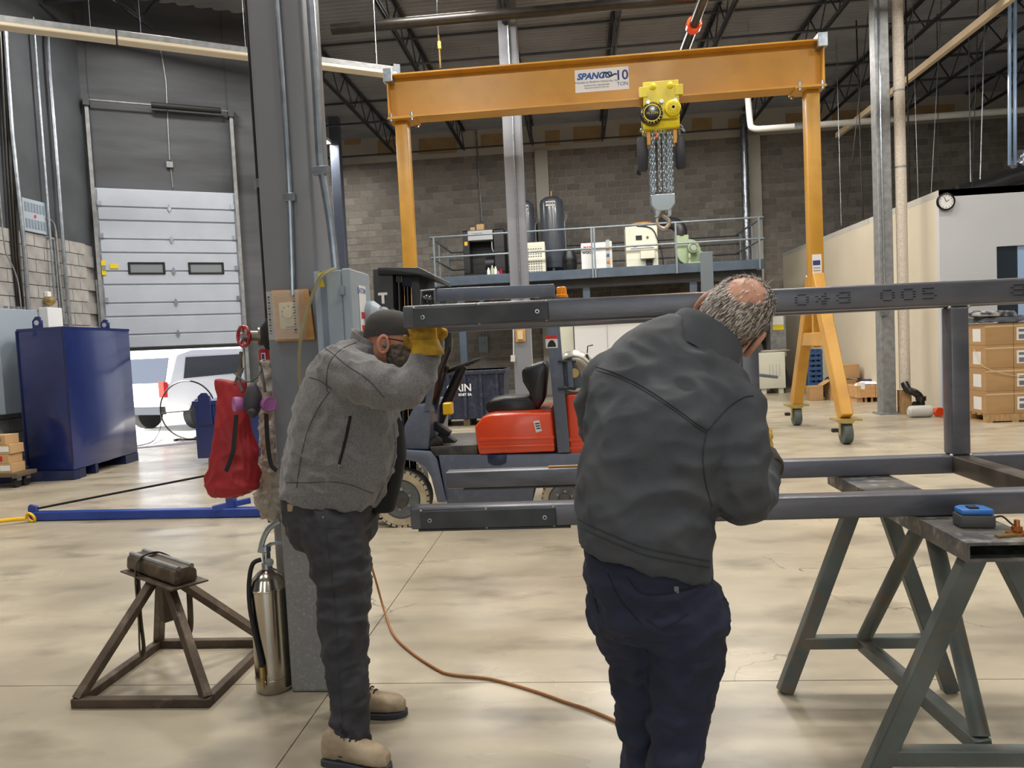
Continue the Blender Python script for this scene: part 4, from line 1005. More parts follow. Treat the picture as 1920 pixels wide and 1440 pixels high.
# capacity sign on the beam web
s0, s1 = py(1078, 150, YG - .014), py(1179, 147, YG - .014)
zs0 = py(1128, 171, YG - .014).z; zs1 = py(1128, 128, YG - .014).z
sg = B(s0.x, s1.x, YG - .018, YG - .013, zs0, zs1).build('sign', 'sign_white', t)
w_ = s1.x - s0.x; h_ = zs1 - zs0; yq = YG - .019
text('sign_name', 'SPANCO', .125, (s0.x + w_ * .36, yq, zs0 + h_ * .68), X_, Z_, 'logo_blue', sg, .001, sx=1.05, shear=.25, bold=.006)
MB().tube(smoothpath([V((s0.x + w_ * f_, yq - .001, zs0 + h_ * g_)) for f_, g_ in ((.52, .62), (.56, .8), (.62, .74), (.66, .62), (.74, .7), (.78, .68))], 4), .011, 6, flat=.3, fu=Z_).build('sign_mark', 'ink', sg)
text('sign_motto', 'Promise to Perform Industries, Inc.', .046, (s0.x + w_ * .40, yq, zs0 + h_ * .43), X_, Z_, 'ink', sg, .0008, shear=.2)
text('sign_line', 'SPANCO.COM | (800) 869-2080', .028, (s0.x + w_ * .40, yq, zs0 + h_ * .28), X_, Z_, 'ink', sg, .0008)
text('sign_line', 'PROUDLY MADE IN THE USA', .028, (s0.x + w_ * .40, yq, zs0 + h_ * .17), X_, Z_, 'ink', sg, .0008)
text('sign_capacity', '10', .20, (s0.x + w_ * .87, yq, zs0 + h_ * .62), X_, Z_, 'ink_navy', sg, .001, bold=.004)
text('sign_unit', 'TON', .075, (s0.x + w_ * .88, yq, zs0 + h_ * .25), X_, Z_, 'ink_navy', sg, .001)
# ------------------------------------------------------------------ chain hoist on its trolley
hx0, hx1 = py(1206, 180, YG - .2).x, py(1273, 180, YG - .2).x; hm = (hx0 + hx1) / 2
zz1, zz0 = py(1238, 152, YG - .2).z, py(1238, 197, YG - .2).z
t = thing('chain_hoist', 'bright yellow chain hoist with hanging chain and hook on the gantry beam', 'hoist', (hm, YG, zz0)); hoi = t
for s in (-1, 1):
    yy_ = YG + s * .195
    pl_ = B(hx0, hx1, yy_ - .014, yy_ + .014, zb_ - .34, zz1).build('trolley_plate', 'hoist_yellow', t, bevel=.006)
    for a in (.28, .76):
        MB().cyl((hx0 + (hx1 - hx0) * a, YG + s * .03, zb_ + .09), (hx0 + (hx1 - hx0) * a, yy_, zb_ + .09), .085, 16).build('trolley_wheel', 'galv_dull', t)
        MB().lathe((hx0 + (hx1 - hx0) * a, yy_, zb_ + .13), (0, s, 0), [(.05, 0), (.05, .025), (.03, .04), (.0, .042)], 12).build('wheel_boss', 'hoist_yellow', pl_)
    for a in (.12, .5, .88): MB().cyl((hx0 + (hx1 - hx0) * a, yy_, zb_ - .1), (hx0 + (hx1 - hx0) * a, yy_ + s * .06, zb_ - .1), .03, 10).build('bolt', 'galv', t)
    for a in (hx0, hx1): MB().box((a, yy_ + s * .01, zb_ + .06), (.12, .04, .15)).build('bumper', 'hoist_yellow', t, bevel=.006)
MB().cyl((hm - .0, YG - .2, zb_ - .2), (hm, YG + .2, zb_ - .2), .03, 10).build('load_pin', 'galv', t)
zc = py(1235, 215, YG - .2).z
B(hx0 - .01, hx1 + .01, YG - .16, YG + .16, zc - .19, zc + .05).build('hoist_body', 'hoist_yellow', t, bevel=.03, seg=2)
c1 = py(1222, 214, YG - .2)
d_ = MB().lathe((c1.x, YG - .14, c1.z), (0, -1, 0), [(.165, 0), (.165, .05), (.16, .11), (.13, .12), (.0, .122)], 28).build('gear_cover', 'black_gloss', t)
MB().ring((c1.x, YG - .262, c1.z), Y_, .118, .006, 28, 6).build('cover_ring', 'ink_yellow', d_)
def arc_text(s, c, r, a0, a1, size, m, parent, flip=False):
    for i, ch in enumerate(s):
        if ch == ' ': continue
        a = a0 + (a1 - a0) * i / (len(s) - 1); rd = X_ * math.cos(a) + Z_ * math.sin(a); tn = X_ * math.sin(a) - Z_ * math.cos(a)
        text('cover_letter', ch, size, c + rd * r, -tn if flip else tn, -rd if flip else rd, m, parent, .001)
cc_ = V((c1.x, YG - .264, c1.z))
arc_text('VULCANHOIST', cc_, .135, PI * .95, PI * .05, .045, 'ink_yellow', d_)
arc_text('MONTREAL', cc_, .138, PI * 1.12, PI * 1.88, .045, 'ink_yellow', d_, True)
text('cover_rating', '10 TON', .05, cc_, X_, Z_, 'ink_yellow', d_, .001)
c2 = py(1261, 204, YG - .2)
hw = MB().lathe((c2.x, YG - .14, c2.z), (0, -1, 0), [(.1, 0), (.115, .03), (.115, .12), (.09, .14), (.03, .145), (.0, .146)], 24).build('hand_wheel_cover', 'hoist_yellow', t)
for k in range(8):
    a = PI * k / 8; MB().bar(V((c2.x, YG - .288, c2.z)) - (X_ * math.cos(a) + Z_ * math.sin(a)) * .09, V((c2.x, YG - .288, c2.z)) + (X_ * math.cos(a) + Z_ * math.sin(a)) * .09, .012, .01, up=Y_).build('rib', 'hoist_yellow', hw)
for a in (-.19, .2): B(hm + a - .03, hm + a + .03, YG - .1, YG + .1, zc - .40, zc - .15).build('guide_arm', 'gantry', t, bevel=.008)
zbk = py(1242, 366, YG).z; zbb = py(1242, 397, YG).z
bx = py(1242, 380, YG).x
# chain: every fall its own run of links
def chain(name, pts, pitch, wire, m, parent):
    mb = MB(); P = [V(p) for p in pts]; L = [0]
    for i in range(len(P) - 1): L.append(L[-1] + (P[i + 1] - P[i]).length)
    n = int(L[-1] / pitch); 
    for k in range(n):
        s = (k + .5) * pitch
        for i in range(len(P) - 1):
            if L[i + 1] >= s: break
        d = (P[i + 1] - P[i]).normalized(); c = P[i] + d * (s - L[i]); u, w = orth(d)
        a = (u + w) if k % 2 else (u - w); a.normalize()
        hl, hw_ = pitch * .66, pitch * .36
        pts_ = [c + d * (math.sin(q_) * (hl - hw_) + (hl * .35 if math.sin(q_) > 0 else -hl * .35) * abs(math.sin(q_))) * 1.0 + a * math.cos(q_) * hw_ for q_ in [2 * PI * j / 8 for j in range(8)]]
        mb.tube(pts_, wire, 4, True)
    return mb.build(name, m, parent, recalc=False)
for k, dx in enumerate((-.15, -.115, -.035, .035, .105, .14)):
    for j, dy in enumerate((-.07, .06)):
        if k in (2, 3) and j: continue
        chain('load_chain', [(hm + dx * 1.05, YG + dy, zc - .16), (bx + dx, YG + dy, zbk)], .062, .011, 'chain', t)
for s, xx, yy_ in ((-1, 1206, 323), (1, 1277, 318)):
    tp = py(xx, 258, YG - .05); bt = py(xx, yy_, YG - .05); r_ = .075
    MB().lathe(V((bt.x, YG - .05, bt.z)), Z_, [(.05, 0), (r_, .05), (r_ * 1.05, .3), (r_ * .98, (tp.z - bt.z) - .02), (r_ * .9, tp.z - bt.z)], 16).build('chain_bag', 'chain_bag', t)
    chain('bag_chain', [(tp.x - s * .04, YG - .05, zc - .16), (tp.x + s * .0, YG - .05, tp.z)], .06, .008, 'chain', t)
    chain('bag_chain', [(hm + s * .2, YG - .1, zc - .05), (tp.x + s * .08, YG - .08, tp.z + .04)], .06, .008, 'chain', t)
m = MB().prism([V((bx + a, YG - .11, b_)) for a, b_ in ((-.18, zbk), (.18, zbk), (.18, zbk - .15), (.10, zbb), (-.10, zbb), (-.18, zbk - .15))], (0, .22, 0)); m.build('hook_block', 'chain', t, bevel=.012)
for s in (-1, 1): MB().box((bx + s * .09, YG, zbb - .01), (.05, .2, .1)).build('block_lug', 'chain', t)
hk = V((bx, YG, zbb))
q = smoothpath([hk + V((0, 0, .02)), hk + V((.01, 0, -.06)), hk + V((.075, 0, -.12)), hk + V((.085, 0, -.19)), hk + V((.02, 0, -.25)), hk + V((-.06, 0, -.22)), hk + V((-.09, 0, -.15)), hk + V((-.075, 0, -.09))], 5)
MB().tube(q, .03, 10, rs=[.032 - .018 * max(0, (i / len(q) - .6)) / .4 for i in range(len(q))]).build('hook', 'hook_steel', t)
# ------------------------------------------------------------------ forklift, side on, facing left
YK = 6.30
t = thing('forklift', 'grey and orange red forklift with black seat and black mast', 'forklift', (py(900, 940, YK).x, YK + .55, 0)); fk = t
def P(pts, Y=YK): return [py(a, b_, Y) for a, b_ in pts]
def pris(name, pts, Y, dep, m, parent=None, bevel=.008, seg=2):
    q = P(pts, Y)
    return MB().prism(q, (0, dep, 0)).build(name, m, parent or fk, bevel=bevel, seg=seg)
pris('chassis', ((822, 854), (1110, 850), (1150, 850), (1150, 905), (1002, 912), (998, 944), (838, 944)), YK + .02, 1.02, 'fork_grey')
pris('fender', ((695, 842), (757, 845), (806, 848), (817, 862), (836, 942), (820, 942), (808, 895), (797, 876), (780, 866), (757, 862), (695, 860)), YK - .02, .30, 'fork_grey')
pris('front_cowl', ((760, 842), (757, 800), (778, 760), (798, 758), (807, 772), (804, 843)), YK + .05, .95, 'fork_grey', bevel=.015)
pris('floor_plate', ((806, 838), (894, 834), (896, 852), (812, 856)), YK + .03, .95, 'rim_dark')
hood = pris('seat_hood', ((890, 800), (905, 781), (922, 777), (1034, 773), (1041, 847), (898, 853), (893, 828)), YK + .02, 1.0, 'fork_red', bevel=.02, seg=3)
for y_ in (822, 836): pris('hood_rib', ((899, y_), (1039, y_ - 4), (1039, y_ + 1), (899, y_ + 5)), YK + .008, .03, 'fork_red', hood, bevel=.003)
lb = pris('sticker', ((1000, 790), (1011, 788), (1016, 808), (1005, 811)), YK + .013, .003, 'label_white', hood, bevel=0)
for k in range(3): pris('sticker_print', ((1003 + k * 1.2, 794 + k * 4.5), (1011 + k * 1.2, 792.5 + k * 4.5), (1011.5 + k * 1.2, 794.5 + k * 4.5), (1003.5 + k * 1.2, 796 + k * 4.5)), YK + .010, .003, 'ink', lb, bevel=0)
cw_ = pris('counterweight', ((1060, 738), (1120, 735), (1175, 745), (1195, 800), (1190, 872), (1068, 874)), YK + .04, 1.0, 'fork_red', bevel=.03, seg=3)
for y_ in (822, 838, 854): pris('counterweight_rib', ((1066, y_), (1190, y_ - 4), (1190, y_ + 2), (1067, y_ + 6)), YK + .03, .03, 'fork_red', cw_, bevel=.003)
pris('step_recess', ((914, 853), (950, 852), (949, 868), (938, 873), (925, 873), (915, 868)), YK + .012, .02, 'tank_blue_dark', bevel=.003)
for yo in (.02, .93):
    po = pris('rear_post', ((1019, 560), (1045, 560), (1069, 848), (1046, 850)), YK + yo, .07, 'fork_grey')
    if yo < .1:
        dc = pris('decal', ((1022, 629), (1045, 628), (1046, 652), (1024, 653)), YK + yo - .003, .003, 'label_white', po, bevel=0)
        pris('decal_band', ((1022, 629), (1045, 628), (1045.5, 635), (1022.5, 636)), YK + yo - .005, .003, 'ink_red', dc, bevel=0)
        pris('decal_symbol', ((1026, 651), (1028, 643), (1032, 638), (1037, 638), (1041, 643), (1043, 650)), YK + yo - .005, .003, 'ink', dc, bevel=0)
    pris('front_post', ((826, 558), (838, 558), (806, 770), (795, 770)), YK + yo + .01, .06, 'fork_grey', bevel=.004)
    pris('roof_side', ((819, 541), (1039, 532), (1041, 556), (813, 566)), YK + yo - .01, .08, 'fork_grey', bevel=.01)
for k in range(7):
    a = py(835 + k * 32, 548 - k * 1.3, YK)
    MB().bar(V((a.x, YK + .04, a.z)), V((a.x, YK + .98, a.z)), .05, .05).build('roof_bar', 'fork_grey', t, bevel=.006)
# mast
xm = lambda x_, y_, Y: py(x_, y_, Y)
YM = YK + .18
for yo in (0, .62):
    ch = pris('mast_channel', ((699, 505), (736, 503), (748, 930), (714, 930)), YM + yo, .14, 'fork_black', bevel=.006)
    if yo == 0:
        for k, c_ in enumerate('TOYOTA'):
            q = py(718 + k * 1.4, 560 + k * 26.5, YM - .002)
            text('mast_letter', c_, .125, q, X_, Z_, 'paint_white', ch, .001, bold=.006)
pris('mast_crosshead', ((708, 501), (785, 501), (812, 515), (816, 526), (783, 515), (708, 514)), YM - .02, .85, 'fork_black', bevel=.008)
pris('mast_inner', ((770, 512), (786, 514), (800, 840), (782, 840)), YM + .05, .70, 'fork_black')
for xx in (748, 764):
    a, b_ = py(xx, 530, YM + .2), py(xx + 12, 900, YM + .2)
    MB().cyl(a, b_, .045 if xx == 748 else .03, 14).build('lift_cylinder', 'black_gloss', t)
    MB().cyl(a + Z_ * .1, a, .02, 10).build('ram', 'galv_dull', t)
a = py(766, 528, YM + .2); MB().box(a, (.11, .09, .1)).build('valve_block', 'tank_blue_dark', t, bevel=.008)
for yo in (.1, .72):       # forks on the floor ahead of the mast
    f0 = py(700, 900, YK + yo); MB().bb(f0.x - 1.0, f0.x + .1, YK + yo, YK + yo + .12, .05, .09).build('fork', 'fork_black', t, bevel=.004)
    MB().bb(f0.x + .0, f0.x + .06, YK + yo, YK + yo + .12, .05, .62).build('fork', 'fork_black', t, bevel=.004)
# wheels
def wheel(cx, cy, r, Y, name='drive_wheel'):
    c = py(cx, cy, Y); c.z = r
    w = MB().lathe(V((c.x, Y, r)), (0, 1, 0), [(r * .72, .0), (r * .9, -.004), (r, .03), (r, .19), (r * .9, .22), (r * .5, .22)], 36).build(name, 'tyre_grey', t)
    m = MB(); 
    for k in range(30):
        a = 2 * PI * k / 30; d = V((math.cos(a), 0, math.sin(a))); s_ = V((-math.sin(a), 0, math.cos(a)))
        m.obox(V((c.x, Y + .01, r)) + d * r * .965, d * r * .035, s_ * r * .07, Y_ * .02)
    m.build('tread_lug', 'tyre_tan', w)
    MB().lathe(V((c.x, Y, r)), (0, -1, 0), [(r * .68, -.02), (r * .70, .006), (r * .92, .008), (r * .93, -.01)], 36).build('sidewall', 'tyre_tan', w)
    rm = MB().lathe(V((c.x, Y, r)), (0, -1, 0), [(r * .69, -.03), (r * .66, .004), (r * .60, -.01), (r * .3, -.02), (r * .26, .012), (r * .12, .02), (0, .02)], 30).build('rim', 'rim_dark', w)
    for k in range(6):
        a = 2 * PI * k / 6 + .4; cc = V((c.x + math.cos(a) * r * .36, Y - .0, r + math.sin(a) * r * .36)); MB().cyl(cc, cc - Y_ * .02, r * .055, 8).build('wheel_nut', 'galv_dull', w)
    return w
rw = py(752, 936, YK).z
wheel(752, 936, .25, YK - .0); wheel(752, 936, .25, YK + .84)
wheel(1058, 930, .20, YK + .03, 'steer_wheel'); wheel(1058, 930, .20, YK + .8, 'steer_wheel')
# seat
st_ = pris('seat_cushion', ((909, 760), (918, 750), (945, 745), (992, 744), (1008, 760), (1006, 774), (922, 778), (911, 771)), YK + .32, .44, 'vinyl', bevel=.03, seg=3)
pris('seat_back', ((977, 697), (984, 688), (1014, 679), (1024, 677), (1027, 690), (1022, 750), (1010, 768), (996, 760), (992, 736), (980, 716)), YK + .32, .42, 'vinyl', bevel=.035, seg=3)
# steering
c = py(868, 686, YK + .55)
MB().ring(c, (-.35, 0, 1), .17, .016, 28, 8).build('steering_wheel', 'rubber', t)
for k in range(3):
    a = 2 * PI * k / 3; u_, w_ = orth(V((-.35, 0, 1))); MB().cyl(c, c + (u_ * math.cos(a) + w_ * math.sin(a)) * .165, .012, 8).build('wheel_spoke', 'rubber', t)
MB().cyl(c, py(822, 790, YK + .55), .045, 12, r2=.055).build('steering_column', 'fork_black', t)
kn = py(886, 678, YK + .45); MB().sph(kn, .024, 10, 6).build('steering_knob', 'rubber', t)
for k in range(4):
    a, b_ = py(838 - k * 7, 690 + k * 4, YK + .3 + k * .06), py(815 - k * 4, 775, YK + .3 + k * .06)
    MB().cyl(a, b_, .012, 8).build('control_lever', 'fork_black', t); MB().sph(a, .022, 8, 6).build('lever_knob', 'rubber', t)
for xx, yy_ in ((838, 822), (828, 805)):
    c = py(xx, yy_, YK + .3); MB().obox(c, V((.07, 0, -.05)), Y_ * .06, V((.02, 0, .025))).build('pedal', 'rubber', t, bevel=.008)
MB().tube(smoothpath([py(806, 838, YK + .1), py(818, 826, YK + .1), py(822, 838, YK + .12)], 4), .05, 10).build('floor_boot', 'rubber', t)
cv = pxloft([(612, 815, 846, .06), (640, 808, 849, .09), (658, 806, 847, .09), (700, 790, 830, .08), (745, 780, 818, .06), (785, 776, 798, .05), (800, 780, 794, .02)], YK + .28, 16, wob=.14)
cv.build('dash_cover', 'vinyl', t, ang=50)
B(*(lambda a: (a.x - .03, a.x + .05, YK + .2, YK + .32, a.z - .06, a.z + .05))(py(838, 765, YK + .25))).build('dash_light', 'safety_yellow', t, bevel=.01)
# propane cylinder across the back
c = py(1077, 698, YK + .2); rp = .19
pc = MB().lathe(V((c.x, YK + .1, c.z)), Y_, [(.05, .02), (.10, .005), (rp * .86, .03), (rp, .1), (rp, .8), (rp * .86, .9), (.02, .95)], 30).build('gas_cylinder', 'propane', t)
MB().ring(V((c.x, YK + .06, c.z)), Y_, rp * .78, .028, 30, 8, flat=.6).build('collar_ring', 'propane', pc)
MB().cyl(V((c.x, YK + .1, c.z)), V((c.x, YK + .02, c.z)), .04, 12).build('valve', 'brass', pc)
pris('cylinder_bracket', ((1052, 672), (1070, 668), (1082, 690), (1093, 712), (1100, 735), (1096, 742), (1050, 746)), YK + .06, .03, 'fork_grey', bevel=.006)
for a, b_ in ((676, 676), (728, 726)): pris('bracket_arm', ((1046, a), (1080, b_), (1080, b_ + 4), (1046, a + 4)), YK + .0, .05, 'fork_black', bevel=.003)
a = py(1068, 678, YK + .01); b_ = py(1071, 726, YK + .01); MB().cyl(a, b_, .022, 10).build('latch_pin', 'fork_grey', t)
MB().tube(smoothpath([py(1100, 665, YK + .15), py(1106, 690, YK + .12), py(1108, 712, YK + .12), py(1104, 728, YK + .15)], 5), .012, 8).build('gas_hose', 'rubber', t)
MB().tube([py(1101, 662, YK + .2), py(1102, 649, YK + .2), py(1112, 647, YK + .2)], .006, 6).build('whip_hook', 'fork_black', t)
# lamps
c = py(801, 566, YK - .02)
hl = MB().sph(c, .055, 14, 10, (1, .8, 1.2)).build('head_lamp', 'black_gloss', t)
MB().tube([py(790, 575, YK), py(790, 545, YK), py(815, 543, YK), py(815, 572, YK)], .012, 8).build('lamp_cage', 'galv', t)
c = py(1053, 550, YK + .15); zr = py(1053, 557, YK + .15).z
bc = MB().lathe(V((c.x, YK + .2, zr)), Z_, [(.055, 0), (.055, .02), (.045, .025), (.042, .085), (.03, .092), (0, .094)], 16).build('beacon', 'amber', t)
pris('beacon_bracket', ((1036, 556), (1066, 556), (1066, 562), (1036, 562)), YK + .15, .1, 'fork_grey', bevel=.003)
# ------------------------------------------------------------------ navy tipping bin with lettering
YN = 14.3
q0, q1 = py(795, 700, YN), py(945, 692, YN)
zb0, zt0_ = .14, q1.z
t = thing('waste_bin', 'dark navy steel waste bin with white lettering behind the forklift', 'bin', ((q0.x + q1.x) / 2, YN + .5, 0))
MB().prism([V((q0.x, YN, zt0_)), V((q1.x, YN, zt0_)), V((q1.x - .06, YN + .06, zb0)), V((q0.x + .06, YN + .06, zb0))], (0, 1.1, 0)).build('shell', 'bin_navy', t, bevel=.01)
B(q0.x - .03, q1.x + .03, YN - .04, YN + 1.14, zt0_ - .08, zt0_).build('rim', 'bin_navy', t, bevel=.008)
for k in range(5):
    x_ = q0.x + .15 + k * (q1.x - q0.x - .3) / 4; B(x_ - .03, x_ + .03, YN - .03, YN + .04, zb0 + .02, zt0_ - .08).build('stiffener', 'bin_navy', t)
for k in range(3):
    x_ = q0.x + .25 + k * (q1.x - q0.x - .5) / 2; B(x_ - .06, x_ + .06, YN + .05, YN + 1.05, 0, zb0).build('skid', 'wood_dark', t)
c = py(861, 728, YN - .035)
text('bin_lettering', 'ORIN', .2, c, X_, Z_, 'paint_white', t, .002, sx=1.0, bold=.004)
c = py(872, 740, YN - .035); text('bin_small_lettering', 'KNIT SA', .07, c, X_, Z_, 'paint_white', t, .002, bold=.003)
# ------------------------------------------------------------------ steel columns farther back
def wcol(x, y, w, name, label, m='column_paint', z1=None):
    t = thing(name, label, 'column', (x, y, 0)); z1 = z1 or ZD
    B(x - w / 2, x + w / 2, y - w / 2, y + w / 2, 0, z1).build('shaft', m, t, bevel=.012)
    B(x - w / 2 - .06, x + w / 2 + .06, y - w / 2 - .06, y + w / 2 + .06, 0, .03).build('base_plate', m, t)
    return t
c = py(967, 400, 13.8); k2 = wcol(c.x, 13.98, .34, 'steel_column', 'grey steel column rising behind the forklift seat')
MB().cyl((c.x + .02, 13.78, 1.9), (c.x + .02, 13.78, ZD), .018, 8).build('conduit', 'galv', k2)
q = [py(a, b_, 13.79) for a, b_ in ((966, 614), (985, 613), (986, 640), (967, 641))]
o = tag(MB().prism(q, (0, -.025, 0)).build('plywood_board', 'plywood'), 'small plywood board with a switch on the far grey column', 'board')
q = [py(a, b_, 13.76) for a, b_ in ((970, 620), (980, 619.5), (981, 636), (971, 636.5))]; MB().prism(q, (0, -.03, 0)).build('switch', 'thermostat', o)
o = tag(MB().prism([py(a, b_, 13.77) for a, b_ in ((958, 666), (966, 666), (966, 678), (958, 678))], (0, -.06, 0)).build('outlet_box', 'pipe_white'), 'small white outlet box on the far grey column', 'electrical box')
MB().cyl(py(963, 666, 13.77), py(963, 615, 13.77), .014, 6).build('conduit', 'pipe_white', o)
c = py(629, 300, 20.2); wcol(c.x, 20.3, .26, 'steel_column', 'blue grey steel column in front of the dark block wall', 'fork_grey')
c = pz(1663, 776); k3 = wcol(c.x, c.y, .24, 'steel_column', 'grey steel column beside the white insulated pipe', 'galv_dull')
MB().cyl((c.x - .05, c.y - .135, 1.9), (c.x - .05, c.y - .135, ZD), .016, 8).build('conduit', 'galv', k3)
B(c.x - .14, c.x - .02, c.y - .22, c.y - .125, 1.75, 1.95).build('junction_box', 'galv', k3, bevel=.006)
q = py(1325, 500, 13.0); zt_ = py(1324, 473, 13.0).z
t = thing('steel_post', 'pale grey free standing steel post beyond the steel frame', 'post', (q.x, 13.0, 0))
B(q.x - .1, q.x + .1, 12.95, 13.05, .02, zt_).build('post', 'rail_grey', t, bevel=.005)
B(q.x - .22, q.x + .22, 12.8, 13.2, 0, .02).build('foot_plate', 'rail_grey', t)
# ------------------------------------------------------------------ mezzanine with machines
YZ = 19.0
ma, mb_ = py(812, 545, YZ), py(1433, 497, YZ)
zd = py(1120, 503, YZ).z      # deck level
hbm = .24
t = thing('mezzanine', 'steel mezzanine platform with grey edge beam along the back wall', 'mezzanine', ((ma.x + mb_.x) / 2, YZ + 1.7, 0))
B(ma.x, mb_.x, YZ, YZ + .12, zd - hbm, zd).build('edge_beam', 'mezz_paint', t, bevel=.01)
B(ma.x, mb_.x, YZ + .12, YB - .16, zd - .06, zd - .001).build('deck', 'mezz_paint', t)
for k in range(9):
    x_ = ma.x + .2 + k * (mb_.x - ma.x - .4) / 8; B(x_ - .05, x_ + .05, YZ + .13, YB - .18, zd - hbm, zd - .06).build('floor_beam', 'joist_paint', t)
B(ma.x, mb_.x, YZ + .25, YZ + .37, zd - hbm - .22, zd - hbm).build('girder', 'joist_paint', t)
for x_ in (865, 1100, 1300, 1398):
    q = py(x_, 560, YZ + .3); B(q.x - .09, q.x + .09, YZ + .22, YZ + .40, 0, zd - hbm - .22).build('post', 'mezz_paint', t)
q = py(870, 560, YZ + .3); MB().bar((q.x, YZ + .3, zd - 1.1), (q.x + .7, YZ + .3, zd - hbm - .2), .08, .08).build('knee_brace', 'mezz_paint', t)
# guard rail
t2 = t
zr1, zr2 = py(1110, 427, YZ).z, py(1110, 466, YZ).z
for z_ in (zr1, zr2):
    MB().cyl((ma.x, YZ - .02, z_), (mb_.x, YZ - .02, z_), .024, 8).build('guard_rail', 'rail_grey', t2)
    for xe in (ma.x, mb_.x): MB().cyl((xe, YZ - .02, z_), (xe, YB - .3, z_), .022, 8).build('guard_rail', 'rail_grey', t2)
    MB().cyl((py(1385, 440, YB - .4).x, YB - .4, z_ - .02), (ma.x, YB - .4, z_ - .02), .02, 8).build('guard_rail', 'joist_paint', t2)
for x_ in (814, 1110, 1115, 1268, 1424):
    q = py(x_, 470, YZ - .03); B(q.x - .022, q.x + .022, YZ - .05, YZ - .005, zd - hbm, zr1).build('guard_post', 'rail_grey', t2)
for y_ in (20.2, 21.6):
    for xe in (ma.x, mb_.x): B(xe - .02, xe + .02, y_ - .02, y_ + .02, zd - .05, zr1).build('guard_post', 'rail_grey', t2)
YMc = 19.9
def mrect(x0, y0, x1, y1, Y=YMc): a, b_ = py(x0, y1, Y), py(x1, y0, Y); return a.x, b_.x, b_.z
# black compressor
x0, x1, zt_ = mrect(871, 428, 944, 512)
t = thing('compressor', 'black open framed compressor with a grey control panel on the mezzanine', 'compressor', ((x0 + x1) / 2, YMc + .4, zd)); 
zo = zd + .001
m = MB(); w_ = x1 - x0
B(x0, x1, YMc, YMc + .9, zo, zo + .14).build('skid', 'machine_black', t, bevel=.01)
B(x0, x0 + .17, YMc, YMc + .9, zo + .14, zt_).build('side_panel', 'machine_black', t, bevel=.008)
B(x1 - .28, x1, YMc, YMc + .9, zo + .14, zt_).build('side_panel', 'machine_black', t, bevel=.008)
B(x0, x1, YMc, YMc + .9, zt_ - .03, zt_).build('top', 'machine_black', t)
B(x0 + .17, x1 - .28, YMc + .55, YMc + .85, zo + .14, zt_ - .03).build('back_panel', 'machine_black', t)
cp_ = B(x0 + .14, x1 - .3, YMc - .03, YMc + .3, zt_ - .28, zt_ - .02).build('control_panel', 'machine_grey', t, bevel=.008)
B(x0 + .3, x0 + .52, YMc - .034, YMc - .03, zt_ - .15, zt_ - .07).build('plate', 'label_white', cp_); text('lettering', 'WOOL', .075, (x0 + .42, YMc - .036, zt_ - .11), X_, Z_, 'ink', cp_, .001, bold=.004)
B(x0 + .04, x0 + .12, YMc - .01, YMc, zt_ - .40, zt_ - .30).build('warning_label', 'safety_yellow', t)
MB().cyl((x0 + .55, YMc + .4, zo + .4), (x1 - .32, YMc + .4, zo + .4), .2, 16).build('motor', 'fork_black', t)
MB().tube(smoothpath([V((x1 - .34, YMc + .1, zt_ - .3)), V((x1 - .34, YMc + .1, zt_ - .5)), V((x1 - .30, YMc + .1, zt_ - .6))], 4), .02, 8).build('hose', 'machine_grey', t)
for a, z_, s in ((882, .10, 0), (894, .17, 1)):
    q = py(a, 428, YMc + .2); tag(B(q.x, q.x + (.13 if s == 0 else .2), YMc + .15, YMc + .35, zt_, zt_ + z_).build('carton', 'cardboard_tan', None, bevel=.003), ['tiny tan carton on top of the black compressor', 'larger tan carton on top of the black compressor'][s], 'box')
for k, (a, h_, m_) in enumerate(((916, .24, 'paint_white'), (923, .30, 'blower_green'), (929, .26, 'paint_white'), (934, .14, 'filter_pink'), (939, .20, 'wheel_red'))):
    q = py(a, 505, YMc - .25); rb = .045
    tag(MB().lathe(V((q.x, YMc - .25, zo)), Z_, [(rb, 0), (rb, h_ * .7), (rb * .5, h_ * .85), (rb * .5, h_)], 10).build('spray_bottle', m_), ['small white bottle at the compressor foot', 'green bottle between two white bottles at the compressor foot', 'white bottle beside the green bottle on the mezzanine', 'short pink can at the compressor foot', 'small red tool bottle at the compressor foot'][k], 'bottle', 'bottles at the compressor foot')
